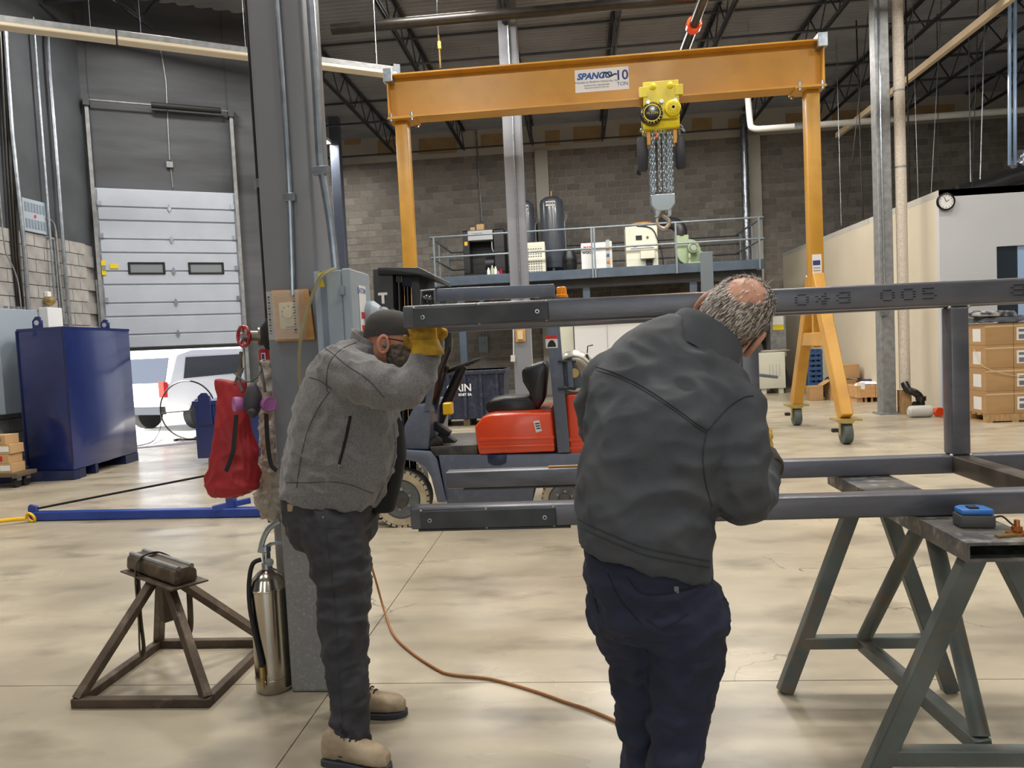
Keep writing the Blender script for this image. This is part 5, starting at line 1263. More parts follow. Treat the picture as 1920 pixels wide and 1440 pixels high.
# pressure vessels
def vessel(xa, xb, yt, Y, label, ybase=None):
    a, b_ = py(xa, 430, Y), py(xb, 430, Y); r = (b_.x - a.x) / 2; c = (a.x + b_.x) / 2; z1 = py((xa + xb) / 2, yt, Y).z; z0 = zo + .25
    t = thing('pressure_vessel', label, 'pressure vessel', (c, Y, zd))
    v_ = MB().lathe((c, Y, z0), Z_, [(.02, -.12), (r * .6, -.09), (r * .95, 0), (r, .06), (r, z1 - z0 - .2), (r * .93, z1 - z0 - .1), (r * .6, z1 - z0 - .02), (.02, z1 - z0)], 28).build('shell', 'vessel_grey', t)
    for k in range(3):
        an = 2 * PI * k / 3 + .5; MB().bar((c + math.cos(an) * r * .8, Y + math.sin(an) * r * .8, zo), (c + math.cos(an) * r * .8, Y + math.sin(an) * r * .8, z0 + .1), .06, .03).build('leg', 'vessel_grey', t)
    MB().cyl((c, Y, z1 - .01), (c, Y, z1 + .16), .025, 8).build('relief_valve', 'brass', t)
    MB().tube([V((c + r, Y - .05, z1 - .5)), V((c + r + .07, Y - .05, z1 - .5)), V((c + r + .07, Y - .05, z1 - .62)), V((c + r + .02, Y - .05, z1 - .72)), V((c + r + .03, Y - .05, zo + .3))], .018, 8).build('side_pipe', 'galv', t)
    p_ = MB().box((c - .02, Y - r - .004, z1 - .24), (.26, .02, .13)).build('name_plate', 'label_white', t)
    text('lettering', 'WOOL', .085, (c - .02, Y - r - .016, z1 - .24), X_, Z_, 'ink', p_, .001, bold=.005)
vessel(1014, 1058, 369, 20.9, 'tall dark grey pressure vessel standing clear on the mezzanine')
vessel(970, 1003, 376, 21.2, 'dark grey pressure vessel half hidden behind the far column and cream dryer')
# cream dryer with punched panels
x0, x1, zt_ = mrect(972, 453, 1021, 512, 19.7)
t = thing('air_dryer', 'cream air dryer with perforated front on the mezzanine', 'air dryer', ((x0 + x1) / 2, 20.0, zd))
B(x0, x1, 19.7, 20.2, zo, zt_).build('cabinet', 'machine_cream', t, bevel=.008)
for r in range(10):
    if r == 5: continue
    for k in range(9): B(x0 + .08 + k * (x1 - x0 - .14) / 9, x0 + .08 + (k + .55) * (x1 - x0 - .14) / 9, 19.692, 19.70, zo + .06 + r * .066, zo + .09 + r * .066).build('vent_hole', 'ink_grey', t)
# white nitrogen box
x0, x1, zt_ = mrect(1091, 453, 1147, 505, 19.5)
t = thing('gas_generator', 'low white machine with blue and orange buttons on the mezzanine', 'machine', ((x0 + x1) / 2, 19.8, zd))
B(x0, x1 - .16, 19.5, 20.1, zo, zt_).build('cabinet', 'paint_white', t, bevel=.008)
B(x1 - .16, x1, 19.5, 20.1, zo, zt_ + .02).build('end_panel', 'machine_cream', t, bevel=.01)
B(x1 - .155, x1 - .06, 19.49, 19.5, zo + .03, zt_ + .05).build('button_strip', 'machine_grey', t)
for k, m_ in enumerate(('amber', 'logo_blue', 'amber')): MB().cyl((x1 - .11, 19.49, zo + .2 + k * .17), (x1 - .11, 19.46, zo + .2 + k * .17), .035, 12).build('button', m_, t)
text('lettering', 'MAX', .10, (x0 + .16, 19.494, zt_ - .12), X_, Z_, 'ink_red', t, .001, shear=.2, bold=.004); text('lettering', 'WOOL', .09, (x0 + .17, 19.494, zt_ - .25), X_, Z_, 'ink', t, .001, bold=.004)
q = py(1068, 490, 19.9); tag(MB().lathe((q.x, 19.9, zo), Z_, [(.16, 0), (.2, .2), (.2, .4), (.12, .62), (.02, .66)], 18).build('filter_housing', 'machine_black'), 'black domed filter housing beside the low white machine', 'filter')
# tall white cabinet
x0, x1, zt_ = mrect(1175, 422, 1232, 500, 19.6)
t = thing('control_cabinet', 'tall cream control cabinet with a small dark screen on the mezzanine', 'cabinet', ((x0 + x1) / 2, 19.9, zd))
B(x0, x1, 19.6, 20.1, zo, zt_).build('body', 'machine_cream', t, bevel=.008)
B(x0 + .1, x1 - .02, 19.588, 19.6, zo + .45, zt_ - .03).build('door', 'machine_cream', t, bevel=.004)
sc_ = B(x0 + .26, x0 + .42, 19.58, 19.588, zt_ - .36, zt_ - .24).build('screen', 'ink', t)
MB().cyl((x0 + .56, 19.588, zt_ - .3), (x0 + .56, 19.56, zt_ - .3), .03, 12).build('knob', 'wood_dark', t)
B(x0 + .12, x1 - .1, 19.582, 19.588, zo + .50, zo + .515).build('stripe', 'ink_navy', t); text('lettering', 'BGA', .05, (x0 + .24, 19.58, zo + .56), X_, Z_, 'ink_navy', t, .001, bold=.003); text('lettering', 'compliair', .05, (x0 + .58, 19.58, zo + .56), X_, Z_, 'ink_grey', t, .001)
B(x0 + .36, x1 - .1, 19.45, 19.6, zo + .22, zo + .42).build('tray', 'machine_cream', t, bevel=.006)
B(x0 + .5, x1 - .15, 19.55, 19.598, zo + .02, zo + .2).build('lower_opening', 'ink', t)
MB().tube(smoothpath([V((x0 + .3, 19.6, zt_)), V((x1 - .15, 19.56, zt_ - .08)), V((x1, 19.55, zt_ - .4)), V((x1 + .1, 19.55, zt_ - .8)), V((x1 + .12, 19.6, zo + .02))], 5), .015, 6).build('cable', 'rubber', t)
q = py(1203, 420, 19.85); tag(MB().lathe((q.x, 19.85, zt_ + .001), Z_, [(.29, 0), (.29, .09), (.27, .1)], 28).build('plywood_disc', 'plywood'), 'round plywood disc lying on the tall cream cabinet', 'disc')
# green blower with black duct
q = py(1293, 470, 19.6); rb = .34
t = thing('blower', 'pale green centrifugal blower with black bent duct on the mezzanine', 'blower', (q.x, 19.7, zd))
sp = [V((q.x + math.cos(a) * rb * (.82 + .05 * a), 19.55, zo + .36 + math.sin(a) * rb * (.82 + .05 * a))) for a in [2 * PI * k / 28 for k in range(28)]]
MB().prism(sp, (0, .3, 0)).build('scroll', 'blower_green', t, bevel=.012)
B(q.x - .36, q.x - .02, 19.55, 19.85, zo + .45, zo + .78).build('outlet', 'blower_green', t, bevel=.006)
mo = MB().cyl((q.x + .05, 19.55, zo + .42), (q.x + .05, 19.30, zo + .42), .13, 18).build('motor', 'blower_green', t)
MB().ring((q.x + .05, 19.30, zo + .42), Y_, .09, .018, 18, 6).build('motor_cap', 'galv_dull', mo)
B(q.x - .1, q.x + .3, 19.25, 19.6, zo, zo + .05).build('base', 'blower_green', t); B(q.x - .08, q.x - .03, 19.3, 19.4, zo + .05, zo + .28).build('motor_foot', 'blower_green', t); B(q.x + .2, q.x + .25, 19.3, 19.4, zo + .05, zo + .28).build('motor_foot', 'blower_green', t)
MB().tube(smoothpath([V((q.x - .2, 19.7, zo + .76)), V((q.x - .2, 19.7, zo + .95)), V((q.x - .35, 19.8, zo + 1.12)), V((q.x - .6, 20.1, zo + 1.2))], 6), .16, 16).build('duct', 'duct_black', t)
# flue, foil duct, pipes on the back wall
q = py(1401, 350, YB - .35); t = thing('foil_duct', 'silver foil wrapped duct standing before the white pilaster', 'duct', (q.x, YB - .35, zd))
n_ = 26; z1 = py(1396, 215, YB - .35).z
MB().lathe((q.x - .05, YB - .35, zo), Z_, [((.115 if k % 2 else .10), (z1 - zo) * k / n_) for k in range(n_ + 1)], 14).build('duct', 'foil', t)
q = [py(1398, 100, 17.6), py(1404, 236, 17.6), py(1411, 243, 17.6)]
pw = thing('white_pipe', 'white pipe bending to run across the back of the hall', 'pipe', py(1700, 228, 17.6))
a = py(1408, 243, 17.6); zpp = a.z
MB().tube(smoothpath([V((a.x - .08, 17.6, ZD - .3)), V((a.x - .02, 17.6, zpp + .25)), V((a.x + .05, 17.6, zpp + .03)), V((a.x + .3, 17.6, zpp))], 5) + [V((XR - .3, 17.6, zpp))], .07, 12).build('pipe', 'pipe_white', pw)
MB().cyl((a.x + .95, 17.6, zpp), (a.x + 1.35, 17.6, zpp), .085, 12).build('coupling', 'galv', pw)
tag(MB().cyl((py(898, 300, YB - .1).x, YB - .08, py(898, 415, YB - .1).z), (py(895, 300, YB - .1).x, YB - .08, ZD), .025, 8).build('vent_pipe', 'galv_dull'), 'thin grey pipe rising behind the black compressor', 'pipe')
c = py(800, 470, 20.0)
# black sprinkler main and red coupled branch under the roof
tag(MB().cyl((-3.7, 11.9, 6.75), (XR, 11.9, 6.75), .085, 14).build('sprinkler_main', 'pipe_black'), 'thick black sprinkler main running across under the joists', 'pipe')
q = pz(1318, 0, 6.25); t = thing('sprinkler_branch', 'black sprinkler pipe with red couplings above the gantry', 'pipe', (q.x, 13, 6.25))
MB().cyl((q.x, 8.5, 6.25), (q.x, 21.5, 6.25), .075, 14).build('pipe', 'pipe_black', t)
for y_ in (10.2, 11.6, 14.5, 17.5): MB().lathe((q.x, y_, 6.25), Y_, [(.09, 0), (.115, .02), (.115, .16), (.09, .18)], 16).build('coupling', 'fork_red', t)
q = pz(1890, 0, 6.4); tag(MB().bar((q.x, 8, 6.4), (q.x, 19.5, 6.4), .09, .12).build('cable_tray', 'duct_tan'), 'straight tan cable tray running back under the roof on the hall side', 'cable tray')
# sprinkler drop with yellow valve above the strip light
q = py(824, 110, 12.6); t = thing('air_drop', 'thin pipe drop with yellow valve above the gantry beam', 'pipe', (q.x, 12.6, py(826, 125, 12.6).z))
MB().cyl(py(826, 128, 12.6), py(822, 66, 12.6), .016, 8).build('pipe', 'brass', t); MB().box(py(824, 85, 12.6), (.05, .05, .12)).build('valve', 'safety_yellow', t)
MB().cyl(py(822, 66, 12.6), V((py(822, 66, 12.6).x, 12.6, ZD - .1)), .01, 6).build('hanger', 'galv', t)
# hanging wires over the office
for k, (xa, ya, xb, yb_) in enumerate(((1700, 90, 1706, 385), (1713, 150, 1722, 380), (1757, 40, 1760, 363), (1815, -20, 1820, 352), (1838, 70, 1822, 352), (1768, 120, 1744, 362), (1610, 240, 1618, 425), (1572, 240, 1578, 442), (1640, 200, 1590, 438), (1848, -10, 1836, 352))):
    Y0 = 14.6 + (k % 4) * .9
    b_ = py(xb, yb_, Y0); b_.z = ZO + .002; a = py(xa, ya, Y0 + .1); a.z = ZD - .05
    tag(MB().cyl(a, b_, .007 if k % 3 else .014, 6).build('hanging_wire', 'galv' if k % 2 else 'pipe_black'), 'thin wire hanging from the roof to the office top' if k % 2 else 'dark rod hanging from the roof to the office top', 'wire' if k % 2 else 'rod', 'wires hanging over the office' if k % 2 else 'rods hanging over the office')
for k, x_ in enumerate((1893, 1903)):
    a = py(x_, 310, 14.4); tag(MB().tube(smoothpath([V((a.x + .05, 14.4, ZD - .05)), V((a.x + .02, 14.4, 6.2)), V((a.x, 14.4, a.z))], 6), .03, 8).build('air_hose', 'glass_blue'), 'pale blue hose hanging over the black bent duct on the office', 'hose', 'pale blue hoses over the office')
a = py(1912, 330, 14.7)
t = thing('office_duct', 'black flexible duct with foil collar lying on the office top', 'duct', (a.x, 14.7, ZO))
MB().tube(smoothpath([V((a.x - 1.0, 14.9, ZO + .16)), V((a.x - .5, 14.8, ZO + .24)), V((a.x, 14.7, ZO + .38)), V((a.x + .8, 14.6, ZO + .5))], 6), .16, 14).build('duct', 'duct_black', t)
MB().cyl((a.x - .05, 14.7, ZO + .55), (a.x + .1, 14.7, ZO + .75), .16, 14).build('foil_collar', 'foil', t)
# wall clock on the office
c = py(1771, 379, 13.5)
t = thing('wall_clock', 'round black rimmed wall clock on the white office wall', 'clock', (c.x, 13.5, c.z))
MB().lathe((c.x, 13.498, c.z), (0, -1, 0), [(.14, 0), (.15, .02), (.15, .06), (.125, .065), (.125, .05), (0, .05)], 30).build('case', 'black_gloss', t)
fc = MB().cyl((c.x, 13.45, c.z), (c.x, 13.446, c.z), .122, 28).build('face', 'label_white', t)
for k in range(12):
    a = PI * k / 6; MB().box((c.x + math.cos(a) * .1, 13.444, c.z + math.sin(a) * .1), (.012, .003, .012)).build('hour_mark', 'ink', fc)
MB().bar((c.x, 13.442, c.z), (c.x + .05, 13.442, c.z + .035), .004, .012, up=Y_).build('hand', 'ink', fc); MB().bar((c.x, 13.441, c.z), (c.x - .03, 13.441, c.z + .08), .004, .009, up=Y_).build('hand', 'ink', fc)
# ------------------------------------------------------------------ things under and in front of the mezzanine
a, b_ = py(1080, 700, 16.6), py(1330, 690, 16.6)
t = thing('box_trailer', 'white panelled box with a red stripe under the mezzanine', 'container', ((a.x + b_.x) / 2, 17.3, 0))
zt_ = py(1150, 556, 16.6).z
B(a.x, b_.x, 16.6, 18.4, .25, zt_ - .08).build('body', 'paint_white', t, bevel=.01)
B(a.x - .0, b_.x, 16.55, 18.4, zt_ - .08, zt_).build('top_board', 'cardboard_tan', t)
zs = py(1115, 604, 16.6).z; B(a.x, b_.x, 16.59, 16.6, zs - .04, zs + .04).build('red_stripe', 'ink_red', t)
for k in range(1, 4): B(a.x + k * (b_.x - a.x) / 4 - .006, a.x + k * (b_.x - a.x) / 4 + .006, 16.592, 16.6, .3, zt_ - .1).build('panel_seam', 'machine_grey', t)
for x_ in (a.x + .3, b_.x - .5):
    for y_ in (16.7, 18.0): B(x_, x_ + .2, y_, y_ + .25, 0, .25).build('support', 'machine_black', t)
a, b_ = py(1046, 700, 17.4), py(1080, 700, 17.4)
t = thing('white_cupboard', 'narrow off white cupboard beside the white panelled box', 'cupboard', ((a.x + b_.x) / 2, 17.7, 0))
zt_ = py(1060, 590, 17.4).z; B(a.x, b_.x - .02, 17.4, 17.9, .08, zt_).build('body', 'machine_cream', t, bevel=.008); B(a.x + .02, b_.x - .04, 17.42, 17.88, 0, .08).build('plinth', 'ink_grey', t); B(b_.x - .09, b_.x - .06, 17.36, 17.4, .9, 1.1).build('handle', 'galv', t)
c = py(907, 650, YB - .13)
t = thing('breaker_box', 'grey breaker box on the dark block wall below the mezzanine', 'electrical box', (c.x, YB - .1, c.z - .4))
q0, q1 = py(899, 662, YB - .1), py(915, 630, YB - .1); B(q0.x, q1.x, YB - .2, YB - .03, q0.z, q1.z).build('box', 'ebox_dark', t, bevel=.008)
B(q0.x + .08, q1.x - .06, YB - .203, YB - .2, (q0.z + q1.z) / 2, q1.z - .15).build('label', 'ink_grey', t); MB().cyl(((q0.x + q1.x) / 2, YB - .1, q1.z), ((q0.x + q1.x) / 2, YB - .1, zd - .3), .02, 8).build('conduit', 'galv', t)
for k, (x_, w_, h_) in enumerate(((1222, .58, 2.6), (1268, .7, 2.75))):
    q = py(x_, 560, 20.6); tag(B(q.x, q.x + w_, 20.6, 21.2, 0, h_).build('storage_cabinet', 'machine_cream', None, bevel=.01), ['cream storage cabinet standing deep under the mezzanine', 'taller cream storage cabinet standing deep under the mezzanine'][k], 'cabinet')
# ------------------------------------------------------------------ right side: pallet of cartons, crate, pipe, chest
c = pz(1849, 793); xp, yp = c.x, c.y
t = thing('pallet', 'wooden pallet under the stacked cartons by the office wall', 'pallet', (xp + .6, yp + .5, 0))
for k in range(3): B(xp, xp + 1.25, yp + k * .46, yp + k * .46 + .09, .018, .11).build('stringer', 'pallet_wood', t, bevel=.003)
for k in range(7): B(xp - .01, xp + 1.26, yp + k * .155, yp + k * .155 + .09, .11, .128).build('deck_board', 'pallet_wood', t)
for k in range(4): B(xp + k * .38, xp + k * .38 + .1, yp, yp + 1.01, 0, .018).build('bottom_board', 'pallet_wood', t)
zc = [.128, .128 + .355, .128 + .355 * 2, .128 + .355 * 3, .128 + .355 * 4 - .02]
names = ['bottom', 'second', 'third', 'top']
for r in range(4):
    for k in range(3):
        for j in range(2):
            x0 = xp + .01 + k * .415; y0 = yp + .01 + j * .5
            cb = tag(B(x0, x0 + .41, y0, y0 + .49, zc[r] + .001, zc[r + 1]).build('carton', 'cardboard', None, bevel=.006), f'brown carton in the {names[r]} layer of the wrapped pallet stack', 'box', f'{names[r]} layer cartons on the pallet')
            if j == 0:
                lx = x0 + (.04 if k else -.0); zl = zc[r] + .06
                if k: B(lx, lx + .24, y0 - .002, y0, zl, zl + .2).build('shipping_label', 'label_white', cb); B(lx + .03, lx + .15, y0 - .003, y0 - .002, zl + .02, zl + .09).build('label_print', 'ink_grey', cb); B(lx + .03, lx + .22, y0 - .003, y0 - .002, zl + .13, zl + .17).build('label_print', 'ink_grey', cb)
                B(x0, x0 + .41, y0 - .0015, y0, zc[r + 1] - .06, zc[r + 1] - .035).build('tape', 'tape', cb)
            if k == 0:
                zl = zc[r] + .06
                B(x0 - .002, x0, y0 + .13, y0 + .36, zl, zl + .2).build('shipping_label', 'label_white', cb)
m = MB(); zt_ = zc[4]
rr = []
for i in range(14):
    for j in range(9):
        m.v.append(V((xp - .03 + i * 1.32 / 13, yp - .03 + j * 1.08 / 8, zt_ + .03 + .06 * abs(noise.noise(V((i * .6, j * .7, 3)))) + (.05 if 0 < i < 13 and 0 < j < 8 else -.02))))
for i in range(13):
    for j in range(8): a = i * 9 + j; m.f.append((a, a + 9, a + 10, a + 1))
tag(m.build('plastic_sheet', 'film_black', ang=60), 'crumpled black plastic sheet on top of the pallet stack', 'plastic sheet')
o = pxloft([(617, 1845, 1922, .1), (622, 1836, 1925, .2), (628, 1838, 1925, .2), (632, 1850, 1925, .1)], yp + .05, 16, wob=.2)
for p in o.v: p.z += max(0, zt_ + .065 - min(q.z for q in o.v)) if False else 0
mnz = min(p.z for p in o.v)
for p in o.v: p.z += zt_ + .06 - mnz; p.y += .3
wbg = tag(o.build('printed_bag', 'film', ang=60), 'white printed plastic bag with a red dot on the pallet stack', 'bag')
tag(MB().tube(smoothpath([V((xp - .01, yp + .3, zc[2] + .3)), V((xp - .006, yp - .006, zc[2] + .02)), V((xp + .6, yp - .008, zc[2] - .16)), V((xp + 1.25, yp - .006, zc[2] - .2))], 5), .006, 6).build('strapping', 'tape'), 'pale strap running round the pallet stack', 'strap')
# insulated drain pipe with black trap beside the far column
c = pz(1688, 777); c.x += .05
t = thing('drain_pipe', 'white insulated drain pipe with a black trap at its foot', 'pipe', (c.x, c.y, 0))
MB().cyl((c.x + .06, c.y + .05, .45), (c.x + .06, c.y + .05, ZD), .09, 16).build('insulation', 'insul', t)
for z_ in (1.9, 4.3, 5.6): MB().cyl((c.x + .06, c.y + .05, z_), (c.x + .06, c.y + .05, z_ + .03), .094, 16).build('band', 'galv_dull', t)
B(c.x - .03, c.x + .14, c.y - .02, c.y + .16, 0, .42).build('timber_block', 'pallet_wood', t)
MB().tube(smoothpath([V((c.x + .02, c.y - .03, .56)), V((c.x + .05, c.y - .09, .44)), V((c.x + .16, c.y - .12, .38)), V((c.x + .24, c.y - .12, .28)), V((c.x + .25, c.y - .12, .06))], 6), .065, 14).build('trap', 'black_gloss', t)
MB().cyl((c.x + .25, c.y - .12, .0), (c.x + .25, c.y - .12, .10), .085, 14).build('trap_hub', 'black_gloss', t)
MB().cyl((c.x + .25, c.y - .12, .24), (c.x + .25, c.y - .12, .32), .085, 14).build('trap_hub', 'black_gloss', t)
MB().cyl((c.x + .12, c.y - .14, .18), (c.x + .25, c.y - .12, .18), .055, 14).build('cleanout', 'black_gloss', t)
# white canister with orange cap by the wall
c = pz(1728, 782)
t = thing('canister', 'white canister with an orange cap lying by the beige wall', 'canister', (c.x, c.y, 0))
MB().lathe((c.x - .22, c.y, .1), (1, -.05, 0), [(.06, 0), (.095, .03), (.1, .08), (.1, .34), (.09, .37), (.03, .38)], 18).build('body', 'pipe_white', t)
MB().cyl((c.x + .16, c.y - .04, .1), (c.x + .25, c.y - .04, .1), .04, 12).build('neck', 'rubber', t); MB().lathe((c.x + .2, c.y - .12, .09), (0.3, -1, 0), [(.08, 0), (.08, .06), (0, .062)], 16).build('orange_cap', 'fork_red', t)
MB().tube(smoothpath([V((c.x + .25, c.y - .04, .1)), V((c.x + .4, c.y, .06)), V((c.x + .7, c.y + .02, .05))], 5), .045, 10).build('hose', 'rubber', t)
# wooden crate and cartons
c0, c1 = pz(1592, 752), pz(1657, 757); yq = (c0.y + c1.y) / 2
t = thing('wooden_crate', 'open wooden crate with a white label by the beige wall', 'crate', ((c0.x + c1.x) / 2, yq + .3, 0))
zt_ = py(1620, 723, yq).z; xa, xb = c0.x, c1.x
for x_ in (xa + .02, (xa + xb) / 2, xb - .14): B(x_, x_ + .12, yq + .05, yq + .6, 0, .1).build('foot', 'crate_wood', t)
for a in ((xa, xb, yq, yq + .03), (xa, xb, yq + .62, yq + .65), (xa, xa + .03, yq + .03, yq + .62), (xb - .03, xb, yq + .03, yq + .62)): B(*a, .1, zt_).build('side_board', 'crate_wood', t, bevel=.003)
B(xa + .03, xb - .03, yq + .03, yq + .62, .1, .13).build('floor_board', 'crate_wood', t)
for x_ in (xa, xa + .38, xb - .08): B(x_, x_ + .08, yq - .02, yq, .1, zt_).build('batten', 'crate_wood', t)
B(xb - .36, xb - .2, yq - .004, yq, .28, .42).build('label', 'label_white', t)
pk = pxloft([(722, 1600, 1655, .15), (717, 1606, 1650, .18), (713, 1615, 1640, .1)], yq + .3, 14, wob=.35)
mz = min(p.z for p in pk.v)
for p in pk.v: p.z += zt_ - .05 - mz
tag(pk.build('packing_paper', 'label_white', ang=60), 'crumpled white packing paper inside the wooden crate', 'paper')
o = tag(B(*(lambda q: (q.x - .14, q.x + .14, yq + .42, yq + .60, zt_ - .06, zt_ + .10))(py(1632, 712, yq + .5))).build('blue_carton', 'tank_blue', None, bevel=.006), 'small dark blue carton at the rear of the crate', 'box')
for k, (x_, y_, w_, h_, rz, lb) in enumerate(((1590, 720, .62, .42, .1, 'large open cardboard carton behind the wooden crate'), (1610, 716, .5, .32, -.25, 'tilted cardboard carton resting beside the large open carton'), (1598, 694, .55, .3, .05, 'cardboard carton on top of the carton pile behind the crate'))):
    q = py(x_, y_, yq + .95); z0 = 0 if k < 2 else .47
    q.x -= .95 if k == 1 else .16
    m = MB().box((q.x, yq + .95 + (.0 if k != 1 else .02), z0 + h_ / 2), (w_ * (.9 if k != 1 else .55), .36, h_ + (.04 if k == 0 else 0)), rz if k != 1 else 0)
    cb = tag(m.build('carton', 'cardboard', None, bevel=.005), lb, 'box')
    if k == 0:
        for s in (-1, 1): MB().obox((q.x + s * .36, yq + .95, h_ - .04), V((s * .08, 0, -.05)), Y_ * .17, V((0, 0, .003))).build('flap', 'cardboard', cb)
# blue plastic pallets on edge, backpack
q0, q1 = py(1518, 690, 18.1), py(1543, 690, 18.1); zt_ = py(1530, 655, 18.1).z
for k in range(2):
    t = thing('plastic_pallet', ['blue plastic pallet standing on edge against the beige wall', 'blue plastic pallet standing on edge behind the first blue one'][k], 'pallet', ((q0.x + q1.x) / 2, 18.1 + k * .24, 0))
    yk = 18.1 + k * .24
    B(q0.x, q1.x, yk + .14, yk + .17, 0, zt_).build('deck', 'blue_plastic', t, bevel=.004)
    for j in range(9): B(q0.x, q1.x, yk, yk + .03, j * zt_ / 9, j * zt_ / 9 + zt_ / 15).build('slat', 'blue_plastic', t)
    for x_ in (q0.x, (q0.x + q1.x) / 2 - .03, q1.x - .06): B(x_, x_ + .06, yk + .03, yk + .14, 0, zt_).build('runner', 'blue_plastic', t)
c = pz(1552, 746)
o = pxloft([(746, 1543, 1562, .08), (738, 1542, 1563, .12), (725, 1543, 1562, .12), (713, 1546, 1560, .09), (708, 1550, 1556, .03)], c.y + .12, 14, wob=.06)
mz = min(p.z for p in o.v)
for p in o.v: p.z -= mz
bp_ = tag(o.build('backpack', 'machine_black', ang=60), 'black backpack standing on the floor by the blue pallets', 'backpack')
MB().tube(smoothpath([py(1546, 716, c.y), py(1541, 728, c.y - .02), py(1545, 742, c.y)], 4), .02, 6).build('shoulder_strap', 'strap_black', bp_)
# white chest and sheet steel door
q0, q1 = pz(1425, 738), pz(1474, 737); yq2 = q1.y
t = thing('white_chest', 'cream steel chest on short legs under the leaning sheet metal', 'chest', ((q0.x + q1.x) / 2, yq2 + .3, 0))
zt_ = py(1450, 661, yq2).z; xa, xb = py(1424, 700, yq2).x, q1.x
B(xa, xb, yq2, yq2 + .6, .13, zt_).build('body', 'machine_cream', t, bevel=.01)
for x_ in (xa + .05, xb - .17): B(x_, x_ + .12, yq2 + .03, yq2 + .55, 0, .13).build('leg', 'machine_cream', t)
for k in range(4): x_ = xa + .25 + k * (xb - xa - .4) / 3; B(x_, x_ + .012, yq2 - .004, yq2, .45, zt_ - .3).build('slot', 'machine_grey', t)
tag(MB().tube([V((xa + .1 + k * .12, yq2 + .2 + .05 * (k % 2), zt_ + .035)) for k in range(7)], .04, 8, rs=[.02, .035, .03, .036, .025, .035, .01]).build('crumpled_plastic', 'plastic_wrap', ang=60), 'crumpled clear plastic on top of the cream chest', 'plastic')
q0, q1 = py(1436, 648, 20.6), py(1466, 585, 20.6)
t = thing('sheet_cabinet', 'grey sheet metal cabinet with a yellow label against the back wall', 'cabinet', ((q0.x + q1.x) / 2, 20.35, 0))
B(q0.x, q1.x - .04, 20.1, 20.6, .9, q1.z).build('body', 'galv_dull', t, bevel=.008); B(q0.x + .06, q1.x - .1, 20.15, 20.55, 0, .9).build('pedestal', 'machine_black', t)
q = py(1459, 603, 20.09); lb_ = B(q.x - .14, q.x + .14, 20.094, 20.1, q.z - .22, q.z + .22).build('label', 'label_white', t); B(q.x - .14, q.x + .14, 20.09, 20.094, q.z - .22, q.z - .08).build('label_band', 'tag_yellow', lb_)
# stair under the mezzanine end
a, b_ = py(1413, 545, 21.0), py(1432, 585, 21.0)
t = thing('stair_stringer', 'dark steel stair stringers slanting under the mezzanine end', 'stair', (b_.x + 1.2, 19.6, 0))
zt_ = zd - hbm - .23
for yo in (0, .7): MB().bar((b_.x - .35, 20.9 + yo, zt_), (b_.x + .55, 20.9 + yo, .1), .05, .22).build('stringer', 'joist_paint', t)
for k in range(8): f_ = (k + .5) / 8; MB().box((b_.x - .35 + .9 * f_, 21.27, zt_ + (.1 - zt_) * f_), (.2, .68, .03)).build('tread', 'joist_paint', t)
# ------------------------------------------------------------------ welded box frame of square tube
S = .079; YN0, YF0 = 2.60, 3.345; ZB0, ZT0 = .900, 1.622; XE = 3.6
t = thing('welded_rack', 'welded open rack of dark square steel tube resting on a sawhorse', 'steel rack', (1.2, 2.97, ZB0)); frm = t
def tubebar(name, p, q, w, h, m='mill_steel', up=(0, 0, 1)): return MB().bar(p, q, w, h, up).build(name, m, frm, bevel=.009, seg=3)
xln, xlf = -.627, -.63
tubebar('bottom_rail', (xln, YN0 + S / 2, ZB0 + S / 2), (XE, YN0 + S / 2, ZB0 + S / 2), S, S)
tubebar('bottom_rail', (xlf, YF0 + S / 2, ZB0 + S / 2), (XE, YF0 + S / 2, ZB0 + S / 2), S, S)
tl = py(755, 595, YN0); tr = py(1900, 544, YN0)
sl = (tr.z - tl.z) / (tr.x - tl.x)
tubebar('top_rail', (tl.x, YN0 + S / 2, tl.z), (XE, YN0 + S / 2, tl.z + sl * (XE - tl.x)), S, .081)
tubebar('top_rail', (xlf, YF0 + S / 2, ZT0 + S / 2), (XE, YF0 + S / 2, ZT0 + S / 2), S, S)
xp1 = py(1801, 700, YF0).x; xp2 = py(1407, 700, YF0).x
for xx in (xp1, xp2, xp1 + 1.4):
    tubebar('post', (xx, YF0 + S / 2, ZB0 + S), (xx, YF0 + S / 2, ZT0), S, S, up=(0, 1, 0))
for xx in (xp1 + 1.4,):
    tubebar('post', (xx, YN0 + S / 2, ZB0 + S), (xx, YN0 + S / 2, tl.z - S / 2 + sl * (xx - tl.x)), S, S, up=(0, 1, 0))
for xx in (xp1, xp1 + 1.4): tubebar('cross_member', (xx, YN0 + S, ZB0 + S / 2), (xx, YF0, ZB0 + S / 2), S, S, 'mill_brown')
for xx in (xp1 + 1.4,): tubebar('cross_member', (xx, YN0 + S, ZT0 + S / 2), (xx, YF0, ZT0 + S / 2), S, S, 'mill_brown')
